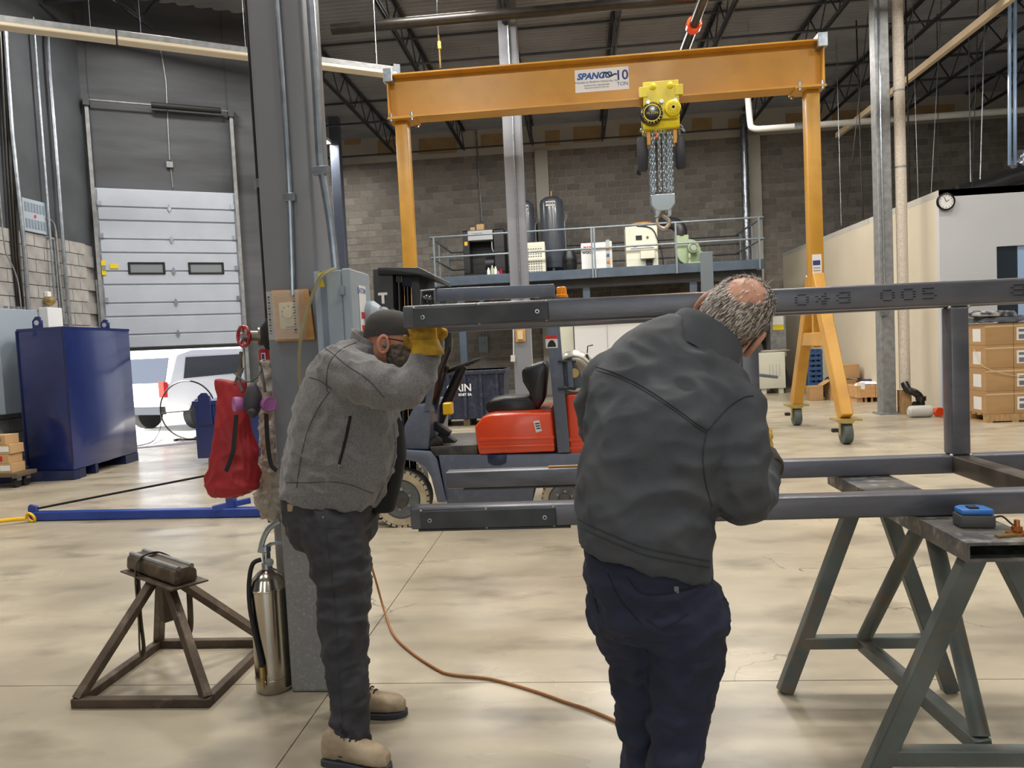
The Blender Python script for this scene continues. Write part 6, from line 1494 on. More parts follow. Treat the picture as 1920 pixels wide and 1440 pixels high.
def splice(xa, xb, ya, yb, zc, Yf):
    a, b_ = py(xa, ya, Yf).x, py(xb, yb, Yf).x
    p = B(a, b_, Yf - .011, Yf - .001, zc - .033, zc + .031).build('splice_plate', 'plate_steel', frm, bevel=.0015)
    for f_ in (.07, .92):
        x_ = a + (b_ - a) * f_
        MB().lathe((x_, Yf - .0115, zc - .002), (0, -1, 0), [(.0075, 0), (.0075, .002), (.005, .0022), (.005, .001)], 14).build('bolt_hole', 'galv', p)
        MB().cyl((x_, Yf - .0118, zc - .002), (x_, Yf - .0132, zc - .002), .0045, 10).build('hole_core', 'ink', p)
    for f_, s in ((.005, 1), (.49, 1), (.985, 1), (.49, -1), (.985, -1)):
        MB().sph((a + (b_ - a) * f_, Yf - .006, zc + s * .033), .0045, 8, 6).build('weld_tack', 'weld', p)
splice(776, 1028, 593, 583, tl.z + sl * .3, YN0)
splice(789, 1042, 970, 963, ZB0 + S / 2 - .002, YN0)
B(-.60, -.05, YN0 + .004, YN0 + S - .004, ZB0 - .008, ZB0 - .001).build('bottom_plate', 'plate_steel', frm)
B(-.55, .1, YF0 + .004, YF0 + S - .004, ZB0 - .008, ZB0 - .001).build('bottom_plate', 'plate_steel', frm)
for xx, zz_ in ((xp1 - S / 2, ZB0 + S), (xp1 + S / 2, ZB0 + S), (xp1 - S / 2, ZT0), (xp1 + S / 2, ZT0)):
    MB().sph((xx, YF0 + .006, zz_), .008, 8, 6).build('weld_tack', 'weld', frm)
# stencilled dot print on the top rail
G = {'0': ['01110', '10001', '10001', '10001', '01110'], '4': ['00010', '10110', '01011', '10110', '00110'], '8': ['01111', '10001', '01111', '10001', '01111'], '5': ['11110', '10000', '11110', '00001', '11110']}
m = MB()
def stencil(s, x, zc):
    for ch in s:
        if ch == ' ': x += .075; continue
        for r, row in enumerate(G[ch]):
            for c_, b_ in enumerate(row):
                if b_ == '1': m.bb(x + c_ * .0095, x + c_ * .0095 + .0085, YN0 - .0022, YN0 + .001, zc + .014 - r * .0085, zc + .0168 - r * .0085)
        x += .068
    return x
xs_ = py(1490, 556, YN0).x; stencil('048 005', xs_, tl.z + sl * (xs_ - tl.x)); stencil('5', py(1048, 585, YN0).x - .1, tl.z + sl * .6); stencil('8', py(1895, 540, YN0).x, tl.z + sl * 1.9)
m.build('stencil_print', 'ink', frm)['kind'] = 'stuff'
# clamp tip behind the post, stick on the rail
q = py(1436, 704, YF0 + .05); o = tag(MB().bar((q.x - .04, YF0 + .05, q.z + .005), (q.x + .045, YF0 + .02, q.z - .008), .02, .014).build('scale_rule', 'galv', None, bevel=.002), 'silver rule tip sticking out beside the frame post', 'rule')
q0, q1 = py(1027, 858, YF0 + .03), py(1095, 861, YF0 + .03); q0.z = q1.z = ZB0 + S + .005
tag(MB().bar(q0, q1 + X_ * .15, .012, .009).build('wooden_stick', 'plywood', None, bevel=.002), 'thin pale wooden stick lying on the far bottom tube', 'stick')

# ------------------------------------------------------------------ sawhorse
ZHt = ZB0 - .0015; hx0, hx1, hy0, hy1 = 1.125, 1.345, 2.275, 3.50; hm_ = (hx0 + hx1) / 2; thk = .058
t = thing('sawhorse', 'grey green steel sawhorse under the welded frame', 'sawhorse', (hm_, (hy0 + hy1) / 2, 0))
m = MB()
for a in ((hx0, hx1, ZHt - .009, ZHt), (hx0, hx1, ZHt - thk, ZHt - thk + .009), (hx0, hx0 + .01, ZHt - thk + .009, ZHt - .009), (hx1 - .01, hx1, ZHt - thk + .009, ZHt - .009)): m.bb(a[0], a[1], hy0, hy1, a[2], a[3])
m.build('top_beam', 'horse_top', t)
zl = ZHt - thk
def leg(p, q, w=.062, h=.05, nm='leg', mt='horse_paint'): return MB().bar(p, q, w, h, up=(0, 1, 0)).build(nm, mt, t, bevel=.004)
for yy_ in (2.36, 3.30):
    fx0, fx1 = (.80, 1.66) if yy_ < 3 else (.825, 1.51)
    fy = yy_ - .02 if yy_ < 3 else 3.2
    leg((hm_ - .045, yy_, zl), (fx0, fy, .0)); leg((hm_ + .045, yy_, zl), (fx1, fy, .0))
    zz_ = .21; f_ = zz_ / zl
    xa = fx0 + (hm_ - .045 - fx0) * f_; xb = fx1 + (hm_ + .045 - fx1) * f_; yy2 = fy + (yy_ - fy) * f_
    leg((xa, yy2, zz_), (xb, yy2, zz_), .05, .05, 'cross_bar')
ya, yb_ = 2.36, 3.23; xc = 1.165
leg((xc + .06, ya + .02, .21), (xc, yb_, .20), .06, .05, 'floor_tie')
MB().cyl((hm_ - .0, 2.80, zl), (xc, yb_ - .02, .23), .029, 12).build('pipe_brace', 'horse_paint', t)
MB().cyl((hm_ - .0, 2.74, zl), (xc + .06, ya + .05, .235), .029, 12).build('pipe_brace', 'horse_paint', t)
h2 = copy_tree(t, None, t.location + V((1.75, 0, 0)), None, 'grey green steel sawhorse under the far end of the frame')
# ------------------------------------------------------------------ tape measure and lead on the sawhorse
c = V((1.245, 2.475, ZHt + .001))
t = thing('tape_measure', 'blue and grey tape measure lying on the sawhorse top', 'tape measure', c, -.12)
M_ = mwof(t)
def T(p): return M_ @ V(p)
oc = [(-.05, -.04), (.052, -.04), (.056, -.02), (.05, .03), (.03, .045), (-.03, .045), (-.052, .025)]
MB().prism([T((a, b_, .0)) for a, b_ in oc], (0, 0, .04)).build('case', 'tape_grey', t, bevel=.006, seg=2)
MB().prism([T((a * .92, b_ * .92, .041)) for a, b_ in oc], (0, 0, .018)).build('shell', 'tape_blue', t, bevel=.006, seg=2)
MB().obox(T((-.005, -.01, .061)), M_.to_3x3() @ V((.014, 0, 0)), M_.to_3x3() @ V((0, .016, 0)), V((0, 0, .003))).build('logo_patch', 'ink', t)
MB().tube(smoothpath([T((.052, -.02, .03)), T((.075, -.025, .035)), T((.095, -.04, .015)), T((.11, -.06, .004))], 5), .003, 6).build('wrist_cord', 'strap_black', t)
t = thing('ground_clamp', 'copper bolt and washer clamp with a black lead on the sawhorse', 'clamp', (1.325, 2.36, ZHt))
MB().cyl((1.315, 2.36, ZHt), (1.315, 2.36, ZHt + .008), .03, 16).build('washer', 'copper', t); MB().cyl((1.315, 2.36, ZHt + .008), (1.315, 2.36, ZHt + .045), .008, 10).build('bolt', 'copper', t); MB().cyl((1.315, 2.36, ZHt + .012), (1.315, 2.36, ZHt + .024), .015, 6).build('nut', 'copper', t)
MB().bar((1.24, 2.33, ZHt + .004), (1.34, 2.35, ZHt + .004), .018, .006).build('brass_strip', 'brass', t)
MB().tube(smoothpath([V((1.34, 2.36, ZHt + .006)), V((1.40, 2.33, ZHt - .02)), V((1.42, 2.28, ZHt - .12)), V((1.40, 2.22, ZHt - .3)), V((1.42, 2.1, .2)), V((1.4, 2.05, .012)), V((1.6, 1.9, .012))], 6), .008, 8).build('lead', 'rubber', t)
# ------------------------------------------------------------------ people
def catm(seq, k=5):
    """seq of (Vector, radius) -> smooth lists"""
    out = []
    n = len(seq)
    for i in range(n - 1):
        a, b, c, d = seq[max(i - 1, 0)], seq[i], seq[i + 1], seq[min(i + 2, n - 1)]
        for j in range(k):
            s = j / k
            f = lambda p0, p1, p2, p3: .5 * ((2 * p1) + (p2 - p0) * s + (2 * p0 - 5 * p1 + 4 * p2 - p3) * s * s + (3 * p1 - p0 - 3 * p2 + p3) * s ** 3)
            out.append((f(a[0], b[0], c[0], d[0]), f(a[1], b[1], c[1], d[1])))
    out.append(seq[-1]); return out
def limb(mb, seq, sc=1.0, k=5, n=16):
    q = catm([(V(p), r) for p, r in seq], k)
    mb.tube([p for p, r in q], 1, n, rs=[max(.004, r * sc) for p, r in q])
    mb.sph(q[0][0], q[0][1] * sc, 14, 10); mb.sph(q[-1][0], q[-1][1] * sc, 14, 10)
def ering(c, u, w, n=28, ex=2.5):
    r = []
    for k in range(n):
        t = 2 * PI * k / n; ct, st = math.cos(t), math.sin(t)
        r.append(c + u * math.copysign(abs(ct) ** (2 / ex), ct) + w * math.copysign(abs(st) ** (2 / ex), st))
    return r
def torso(mb, rows, Ys, sc=1.0, k=4, ex=2.4):
    """rows: (left px, right px, half depth); Ys: plane of each row"""
    st = []
    for (a, b, h), yy in zip(rows, Ys):
        p, q = py(*a, yy), py(*b, yy); st.append((p, q, V((0, h, 0))))
    rings = []
    n = len(st)
    for i in range(n - 1):
        A_ = [st[max(i - 1, 0)], st[i], st[i + 1], st[min(i + 2, n - 1)]]
        for j in range(k):
            s = j / k
            f = lambda m_: .5 * ((2 * A_[1][m_]) + (A_[2][m_] - A_[0][m_]) * s + (2 * A_[0][m_] - 5 * A_[1][m_] + 4 * A_[2][m_] - A_[3][m_]) * s * s + (3 * A_[1][m_] - A_[0][m_] - 3 * A_[2][m_] + A_[3][m_]) * s ** 3)
            p, q, h = f(0), f(1), f(2); rings.append(ering((p + q) / 2, (q - p) / 2 * sc, h * sc, ex=ex))
    p, q, h = st[-1]; rings.append(ering((p + q) / 2, (q - p) / 2 * sc, h * sc, ex=ex))
    mb.loft(rings)
def bvh(o): 
    me = o.data; M_ = mwof(o); return BVHTree.FromPolygons([M_ @ v.co for v in me.vertices], [tuple(p.vertices) for p in me.polygons])
def seam(o, name, pts, r, m, k=8, off=.0, flat=.5, parent=None):
    t = bvh(o); q = []
    for v in smoothpath([V((a, b_, 0)) for a, b_ in pts], k):
        d = ray(v.x, v.y).normalized(); h = t.ray_cast(CC, d)
        if h[0] is not None: q.append(h[0] + h[1] * off)
    if len(q) > 2: return MB().tube(q, r, 6).build(name, m, parent or o)
def hand(mb, wrist, d, nrm, side, L=.19, wd=.085, curl=.35, th=.03, fr=.0115, spread=.05):
    """palm along d, palm normal nrm (towards what is held), thumb on side vector"""
    d = V(d).normalized(); nrm = V(nrm).normalized(); s = V(side).normalized()
    pl = L * .5; rings = []
    for f_, w_, t_ in ((0, .62, 1.0), (.3, .85, 1.1), (.7, 1.0, 1.0), (1.0, .98, .8)):
        rings.append(ering(V(wrist) + d * pl * f_, s * wd / 2 * w_, nrm * th / 2 * t_, 16))
    mb.loft(rings)
    kn = V(wrist) + d * pl
    for i, ln in enumerate((.78, .95, 1.0, .9)):           # little .. index, index next to the thumb
        b = kn + s * wd * (-.38 + .253 * i) - d * .008; L0 = L * .5 * ln; cd = d + s * spread * (i - 1.5)
        c1 = (cd + nrm * curl * .5).normalized(); c2 = (c1 + nrm * curl * 1.3).normalized(); c3 = (c2 + nrm * curl * 1.4).normalized()
        p1 = b + c1 * L0 * .45; p2 = p1 + c2 * L0 * .32; p3 = p2 + c3 * L0 * .23
        mb.tube([b, b + c1 * L0 * .2, p1, (p1 + p2) / 2, p2, p3], 1, 10, rs=[fr * 1.05, fr * 1.05, fr * 1.05, fr, fr * .95, fr * .75]); mb.sph(p3, fr * .8, 8, 6)
    tb = V(wrist) + d * pl * .3 + s * wd * .36; t1 = (d * .55 + s * .75 + nrm * .35).normalized(); t2 = (d * .85 + s * .2 + nrm * .5).normalized()
    p1 = tb + t1 * L * .22; p2 = p1 + t2 * L * .17
    mb.tube([tb - t1 * .015, tb, p1, p2], 1, 10, rs=[fr * 1.2, fr * 1.35, fr * 1.15, fr * .8]); mb.sph(p2, fr * .8, 8, 6)
def boot(name, heel, toe, ank, parent, upper='boot_tan', L=None):
    """heel, toe on the floor; a laced work boot with its own sole"""
    heel = V(heel); toe = V(toe); d = (toe - heel).normalized(); L = L or (toe - heel).length; s = V((-d.y, d.x, 0))
    out = []
    for f_, w_ in ((0, .026), (.03, .034), (.2, .037), (.45, .038), (.7, .049), (.87, .044), (.96, .030), (1.0, .012)):
        out.append((f_, w_))
    pts = [heel + d * L * f_ + s * w_ for f_, w_ in out] + [heel + d * L * f_ - s * w_ for f_, w_ in reversed(out)]
    b = thing(name, '', '', heel) if parent is None else None
    mb = MB(); rings = []
    for f_, w_, h_ in ((.02, .030, .10), (.12, .038, .13), (.28, .040, .135), (.42, .041, .11), (.58, .045, .085), (.75, .048, .075), (.88, .042, .066), (.97, .024, .045)):
        rings.append(ering(heel + d * L * f_ + Z_ * (.018 + h_ / 2), s * w_, Z_ * h_ / 2, 18, 2.4))
    mb.loft(rings)
    mb.tube([heel + d * L * .2 + Z_ * .08, V(ank)], 1, 16, rs=[.046, .05])
    up = organic(mb, name, upper, parent, .006, 3, lambda p: .0022 * noise.noise(p * 40))
    MB().prism([p + Z_ * .0 for p in pts], (0, 0, .026)).build('sole', 'boot_sole', up, bevel=.004)
    lb = MB()
    for k in range(5):
        f_ = .30 + k * .055; c = heel + d * L * f_ + Z_ * (.163 - k * .0135)
        MB().tube(smoothpath([c - s * .03 - Z_ * .012, c + Z_ * .004 + d * .008, c + s * .03 - Z_ * .012 + d * .012], 4), .0035, 6).build('lace', 'laces', up)
    for a in (-1, 1): MB().tube(smoothpath([heel + d * L * .30 + Z_ * .165, heel + d * L * .34 + s * a * .03 + Z_ * .175, heel + d * L * .42 + s * a * .045 + Z_ * .135], 5), .003, 6).build('lace', 'laces', up)
    return up
def head_parts(mb, c, fwd, up, sz=1.0):
    """skull, jaw, nose, brow, lips, chin and neck stub"""
    f = V(fwd).normalized(); u = V(up); u = (u - f * u.dot(f)).normalized(); s = f.cross(u)
    def ell(o, a, b_, h_, n=20, m=14):
        rings = []
        for j in range(1, m):
            t = PI * j / m; rings.append([o + (s * math.cos(2 * PI * k / n) * a + f * math.sin(2 * PI * k / n) * b_) * math.sin(t) - u * math.cos(t) * h_ for k in range(n)])
        mb.loft(rings)
    ell(c + u * .03 * sz - f * .012 * sz, .076 * sz, .098 * sz, .092 * sz)
    ell(c - u * .035 * sz + f * .03 * sz, .061 * sz, .066 * sz, .08 * sz)
    ell(c - u * .092 * sz + f * .062 * sz, .03 * sz, .028 * sz, .026 * sz, 12, 8)      # chin
    ell(c + u * .022 * sz + f * .074 * sz, .05 * sz, .022 * sz, .018 * sz, 14, 8)      # brow
    mb.loft([ering(c + u * a * sz + f * b_ * sz, s * w_ * sz, f * d_ * sz, 10) for a, b_, w_, d_ in ((-.035, .094, .018, .018), (-.022, .098, .015, .018), (0, .092, .010, .014), (.02, .084, .007, .008))])   # nose
    ell(c - u * .058 * sz + f * .086 * sz, .026 * sz, .014 * sz, .006 * sz, 12, 6); ell(c - u * .068 * sz + f * .084 * sz, .024 * sz, .014 * sz, .007 * sz, 12, 6)   # lips
    return f, u, s
def ear(c, f, u, s, parent, m, sz=1.0):
    o = c + s * .076 * sz - f * .006 * sz - u * .005 * sz
    mb = MB(); out = s * .9 - f * .45
    out.normalize()
    pts = [o + (u * math.cos(a) * .033 + (-f * .75 + s * .3) * math.sin(a) * .023) * sz + out * .008 * sz for a in [2 * PI * k / 18 for k in range(18)]]
    mb.tube(pts, .0075 * sz, 8, True)
    mb.loft([[o + (p - o) * .75 + out * .001 for p in pts], [o + (p - o) * .4 - out * .004 for p in pts]])
    return mb.build('ear', m, parent, ang=80)
def eyes(c, f, u, s, parent, sz=1.0):
    for a in (-1, 1):
        p = c + s * a * .031 * sz + f * .079 * sz + u * .004 * sz
        e = MB().sph(p, .0115 * sz, 12, 8).build('eye', 'label_white', parent); MB().sph(p + f * .008 * sz, .0055 * sz, 10, 6).build('iris', 'ink', e)

# ================= person in the grey fleece jacket
YA = 2.90
rowsA = [((534, 922), (706, 948), .19), ((538, 885), (735, 905), .215), ((546, 840), (746, 848), .235), ((557, 790), (745, 795), .24), ((567, 745), (742, 745), .24), ((584, 705), (732, 712), .235), ((607, 668), (722, 688), .21), ((640, 645), (712, 668), .15), ((668, 632), (714, 655), .085)]
YsA = [YA] * len(rowsA)
J = lambda x, y, Y: py(x, y, Y)
RarmA = [(J(634, 690, 2.74), .088), (J(668, 706, 2.70), .092), (J(705, 720, 2.67), .086), (J(752, 731, 2.66), .076), (J(778, 712, 2.68), .070), (J(790, 690, 2.70), .062), (J(799, 668, 2.715), .050)]
LarmA = [(J(650, 690, 3.08), .085), (J(705, 722, 3.12), .08), (J(755, 735, 3.10), .068), (J(792, 690, 3.0), .054), (J(812, 640, 2.88), .044)]
RlegA = [(J(622, 985, 2.80), .125), (J(638, 1055, 2.79), .120), (J(645, 1115, 2.77), .102), (J(645, 1175, 2.75), .094), (J(649, 1240, 2.73), .086), (J(654, 1310, 2.70), .078), (J(658, 1392, 2.68), .076)]
LlegA = [(J(630, 990, 3.0), .118), (J(646, 1062, 3.02), .108), (J(648, 1150, 3.03), .088), (J(650, 1230, 3.03), .076), (J(652, 1300, 3.03), .074), (J(656, 1328, 3.03), .074)]
hcA = J(737, 644, 2.885); fA = V((1, -.10, -.16)); uA = V((.14, 0, 1))
mb = MB(); torso(mb, rowsA, YsA, .84)
for a in (RarmA, LarmA): limb(mb, a, .74)
torso(mb, [((548, 1000), (698, 1000), .17), ((542, 950), (700, 955), .17), ((548, 900), (700, 900), .18)], [YA] * 3, .9)
for a in (RlegA, LlegA): limb(mb, a, .72)
limb(mb, [(J(694, 668, YA), .055), (J(712, 655, 2.89), .062), (hcA - V((.01, 0, .02)), .058)])
fa, ua, sa = head_parts(mb, hcA, fA, uA, 1.0)
hand(mb, J(802, 664, 2.715), (-.15, .02, 1), (0, -1, 0), (-1, 0, 0), .155, .075, .3, .026, .0095)
hand(mb, J(812, 640, 2.88), (.08, -.85, .5), (0, -1, .0), (1, 0, .1), .18, .07, .25, .026, .0095)
pA = tag(organic(mb, 'person', 'skin', None, .008, 3, None, (J(650, 1400, 2.85).x, 2.85, 0)), 'person in grey fleece jacket and black cap sighting along the raised steel tube', 'person')
def dA(p):
    b = fold(.016, (9, 9, 12), 3)(p); return b
mb = MB(); torso(mb, rowsA, YsA, 1.0)
limb(mb, RarmA); limb(mb, LarmA)
jkA = organic(mb, 'jacket', 'jacket_a', pA, .0095, 4, dA)
# collar and hem
cb = [J(662, 630, YA), J(716, 662, YA)]
cc0 = (cb[0] + cb[1]) / 2; uu_ = (cb[1] - cb[0]) / 2; dn_ = V((.12, 0, 1)).normalized()
for s_, mt in ((1.0, 'jacket_a'),):
    rg = [ering(cc0 + dn_ * h_, uu_ * f_ * 1.05, Y_ * .088 * f_, 26) for h_, f_ in ((-.04, 1.12), (-.01, 1.02), (.015, .97), (.03, .96))]
    ri = [ering(cc0 + dn_ * h_, uu_ * f_ * .98, Y_ * .082 * f_, 26) for h_, f_ in ((.03, .93), (.01, .9), (-.02, .9))]
    MB().loft(rg + ri, cap=False).build('collar', mt, jkA, ang=60)
for nm, pts in (('back_seam', ((607, 652), (625, 664), (650, 685), (690, 712), (720, 745))), ('sleeve_seam', ((668, 642), (640, 655), (618, 680), (612, 715), (614, 735))), ('side_seam', ((618, 735), (600, 760), (580, 800), (566, 850), (556, 915))), ('yoke_seam', ((580, 708), (600, 714), (622, 730))), ('hem_seam', ((537, 905), (580, 905), (640, 905), (700, 925)))):
    seam(jkA, nm, pts, .0022, 'seam_a')
seam(jkA, 'pocket_zip', ((657, 780), (652, 805), (644, 840), (636, 870)), .006, 'shirt_black')
seam(jkA, 'zip_pull', ((636, 869), (635, 873), (634, 878)), .004, 'galv')
seam(jkA, 'front_placket', ((738, 795), (741, 840), (735, 880), (718, 915), (705, 942)), .007, 'jacket_a')
mb = MB(); torso(mb, [((680, 955), (738, 960), .05), ((690, 905), (752, 905), .06), ((690, 850), (762, 850), .065), ((690, 800), (754, 800), .06), ((690, 770), (742, 772), .04)], [YA + .03] * 5)
organic(mb, 'shirt', 'shirt_black', pA, .011, 4, fold(.006, (8, 8, 6), 9))
mb = MB(); torso(mb, [((560, 1020), (694, 1018), .150), ((543, 975), (704, 985), .185), ((538, 940), (704, 950), .18), ((540, 918), (702, 930), .175)], [YA] * 4)
limb(mb, RlegA); limb(mb, LlegA)
trA = organic(mb, 'trousers', 'trousers_a', pA, .0095, 4, fold(.019, (7, 7, 15), 21))
seam(trA, 'leg_seam', ((612, 1000), (622, 1080), (630, 1160), (634, 1240), (640, 1320), (645, 1390)), .002, 'seam_b')
seam(trA, 'pocket_seam', ((560, 960), (585, 985), (640, 990)), .002, 'seam_b')
o_ = bvh(trA)
for a, b_ in ((612, 949), (606, 970)):
    h = o_.ray_cast(CC, ray(a, b_).normalized())
    if h[0] is not None: MB().sph(h[0], .005, 8, 6).build('rivet', 'galv', trA)
h = o_.ray_cast(CC, ray(546, 952).normalized())
if h[0] is not None: MB().obox(h[0] + h[1] * .002, X_ * .012, h[1] * .002, Z_ * .014).build('leather_patch', 'boot_tan', trA)
# belt loop hem cuffs
for sq, nm in ((RlegA, 'hem'), (LlegA, 'hem')):
    p, r = sq[-1]; MB().lathe(V(p) - Z_ * .02, Z_, [(r * .98, 0), (r * 1.04, .004), (r * 1.05, .03), (r * 1.0, .034)], 22).build(nm, 'trousers_a', trA)
hl = pz(632, 1432); hl.z = 0; boot('boot', (J(640, 1400, 2.66).x - .07, 2.66, 0), (J(640, 1400, 2.66).x + .205, 2.60, 0), J(656, 1385, 2.68), pA)
boot('boot', (J(656, 1330, 3.0).x - .05, 3.0, 0), (J(656, 1330, 3.0).x + .245, 3.02, 0), J(656, 1320, 3.03), pA)
# head details
ear(hcA, fa, ua, sa, pA, 'skin'); ear(hcA, fa, ua, -sa, pA, 'skin'); eyes(hcA, fa, ua, sa, pA)
eo = hcA + (sa if sa.y < 0 else -sa) * .082 - fa * .004 - ua * .01
MB().sph(eo, .010, 10, 8).build('ear_plug', 'earbud', pA)
near_s = sa if sa.y < 0 else -sa
MB().tube([hcA + near_s * .082 + ua * .02 - fa * .01, hcA + near_s * .08 + ua * .018 + fa * .04, hcA + near_s * .066 + ua * .012 + fa * .088], .0025, 6).build('glasses_arm', 'black_gloss', pA)
for a in (-1, 1): MB().ring(hcA + sa * a * .033 + fa * .098 + ua * .004, fa, .022, .002, 18, 5).build('glasses_rim', 'black_gloss', pA)
# beard: shell round the lower face
mb = MB(); rings = []
for (a, b_, w_, d_) in ((.0, .035, .070, .045), (-.03, .045, .075, .064), (-.06, .055, .074, .074), (-.09, .062, .064, .068), (-.12, .066, .048, .052), (-.145, .066, .024, .03)):
    rings.append(ering(hcA + ua * a + fa * b_, sa * w_, fa * d_, 20))
mb.loft(rings)
organic(mb, 'beard', 'beard', pA, .005, 2, lambda p: .004 * noise.noise(p * 90) + .002 * noise.noise(p * 220))
# cap
mb = MB(); rings = []; co = hcA + ua * .032 - fa * .014
for z_, a, b_ in ((-.004, .084, .108), (.02, .0845, .108), (.045, .082, .104), (.07, .07, .09), (.088, .05, .065), (.098, .025, .032), (.1005, .004, .005)):
    rings.append([co + ua * (z_ + (.018 * math.sin(2 * PI * k / 28) if z_ < .03 else 0)) + sa * math.cos(2 * PI * k / 28) * a + fa * math.sin(2 * PI * k / 28) * b_ for k in range(28)])
cap_ = MB().loft(rings).build('cap', 'cap_black', pA, ang=60)
br = []
for a in [PI * k / 14 for k in range(15)]: br.append(co + sa * math.cos(a) * .078 + fa * (.075 + math.sin(a) * .09) + ua * (.012 - .012 * math.cos(a) ** 2))
MB().prism(br, ua * .006).build('brim', 'cap_black', cap_)
MB().sph(co + ua * .1005, .007, 8, 6, (1, 1, .6)).build('cap_button', 'cap_black', cap_)
# gloves
mb = MB(); hand(mb, J(802, 664, 2.715) - Z_ * .0, (-.15, .02, 1), (0, -1, 0), (-1, 0, 0), .165, .100, .30, .05, .0145)
gA = organic(mb, 'glove', 'glove_yellow', pA, .005, 2, lambda p: .003 * ridge(p * 30) - .0015)
cw0 = J(800, 652, 2.715); rg = []
for h_, f_ in ((-.028, 1.16), (-.02, 1.2), (-.008, 1.12), (.01, 1.0), (.03, .95)): rg.append(ering(cw0 + V((-.10, -.02, 1)) * h_, X_ * .052 * f_, Y_ * .046 * f_, 20))
MB().loft(rg).build('cuff', 'glove_yellow', gA, ang=60)
mb = MB(); hand(mb, J(812, 640, 2.88), (.08, -.85, .5), (0, -1, .0), (1, 0, .1), .17, .08, .28, .04, .0135)
gA2 = organic(mb, 'glove', 'glove_yellow', pA, .005, 2, lambda p: .003 * ridge(p * 30) - .0015)

# ================= person in the dark work jacket, seen from behind
rowsB = [((1082, 1012), (1334, 1084), .150), ((1080, 965), (1330, 1045), .158), ((1086, 880), (1342, 965), .162), ((1094, 800), (1375, 870), .160), ((1107, 725), (1402, 800), .152), ((1128, 672), (1410, 752), .130), ((1165, 632), (1398, 708), .105), ((1222, 603), (1380, 682), .085), ((1262, 590), (1368, 665), .070)]
YsB = [2.12, 2.12, 2.14, 2.18, 2.22, 2.26, 2.29, 2.32, 2.34]
RarmB = [(J(1378, 770, 2.22), .090), (J(1382, 810, 2.18), .088), (J(1385, 870, 2.13), .086), (J(1390, 925, 2.10), .084), (J(1404, 930, 2.19), .074), (J(1418, 900, 2.31), .064), (J(1428, 866, 2.42), .052)]
LarmB = [(J(1150, 705, 2.28), .085), (J(1128, 760, 2.34), .082), (J(1140, 830, 2.38), .072), (J(1180, 872, 2.48), .060), (J(1210, 902, 2.55), .048)]
hcB = J(1372, 604, 2.42)
RlegB = [(J(1272, 1150, 2.10), .118), (J(1285, 1210, 2.09), .108), (J(1282, 1270, 2.09), .096), (J(1272, 1330, 2.09), .088), (J(1268, 1390, 2.08), .080), (J(1264, 1450, 2.07), .075), (J(1262, 1560, 2.06), .068)]
LlegB = [(J(1172, 1140, 2.16), .112), (J(1188, 1200, 2.18), .098), (J(1198, 1260, 2.20), .086), (J(1202, 1330, 2.21), .076), (J(1206, 1400, 2.21), .066), (J(1208, 1460, 2.21), .064), (J(1208, 1545, 2.21), .062)]
fB = V((.50, .86, -.05)); uB = V((.62, -.25, .75))
mb = MB(); torso(mb, rowsB, YsB, .84)
for a in (RarmB, LarmB): limb(mb, a, .72)
torso(mb, [((1118, 1150), (1360, 1160), .14), ((1100, 1090), (1350, 1110), .14), ((1095, 1030), (1335, 1075), .14)], [2.12] * 3, .88)
for a in (RlegB, LlegB): limb(mb, a, .74)
limb(mb, [(J(1326, 668, 2.34), .052), (J(1342, 645, 2.37), .060), (hcB - V((.01, .02, .02)), .062)])
HS = 1.27
fb, ub, sb = head_parts(mb, hcB, fB, uB, HS)
hand(mb, J(1428, 866, 2.42), (.05, .75, .45), (0, .3, -1), (-1, .1, .1), .19, .08, .3, .028, .0095)
hand(mb, J(1210, 902, 2.55), (.3, .6, -.1), (0, 0, -1), (1, -.3, 0), .19, .08, .2, .028, .0095)
pB = tag(organic(mb, 'person', 'skin_b', None, .008, 3, None, (J(1235, 1500, 2.12).x, 2.12, 0)), 'grey haired person in dark work jacket leaning on the frame, seen from behind', 'person')
mb = MB(); torso(mb, rowsB, YsB, 1.0); limb(mb, RarmB); limb(mb, LarmB)
def dB(p):
    a = fold(.018, (6, 6, 8), 31)(p); return a
jkB = organic(mb, 'jacket', 'jacket_b', pB, .0095, 4, dB)
# stand up collar
c0, c1 = J(1258, 606, 2.33), J(1378, 690, 2.33); cc0 = (c0 + c1) / 2; uu_ = (c1 - c0) / 2; dn_ = V((.38, .45, .80)).normalized()
wv = uu_.cross(dn_).normalized()
rg = [ering(cc0 + dn_ * h_, uu_ * f_, wv * .088 * f_, 30) for h_, f_ in ((-.07, 1.0), (-.035, 1.03), (-.01, 1.02), (.02, 1.0), (.04, .99), (.047, .96))]
ri = [ering(cc0 + dn_ * h_, uu_ * f_, wv * .088 * f_, 30) for h_, f_ in ((.04, .92), (.01, .9), (-.05, .9))]
MB().loft(rg + ri, cap=False).build('collar', 'jacket_b', jkB, ang=60)
for nm, pts in (('yoke_seam', ((1118, 688), (1160, 702), (1210, 728), (1262, 762), (1300, 790), (1326, 806))), ('armhole_seam', ((1328, 806), (1345, 785), (1370, 760), (1395, 745), (1412, 742))), ('armhole_seam', ((1326, 806), (1318, 850), (1322, 900), (1335, 950))), ('hem_band', ((1084, 972), (1140, 1000), (1220, 1030), (1330, 1052))), ('hem_band', ((1082, 985), (1140, 1013), (1220, 1043), (1330, 1064)))):
    seam(jkB, nm, pts, .0028, 'seam_b')
seam(jkB, 'yoke_seam', ((1118, 694), (1160, 708), (1210, 734), (1262, 768), (1300, 796), (1322, 811)), .0018, 'seam_b')
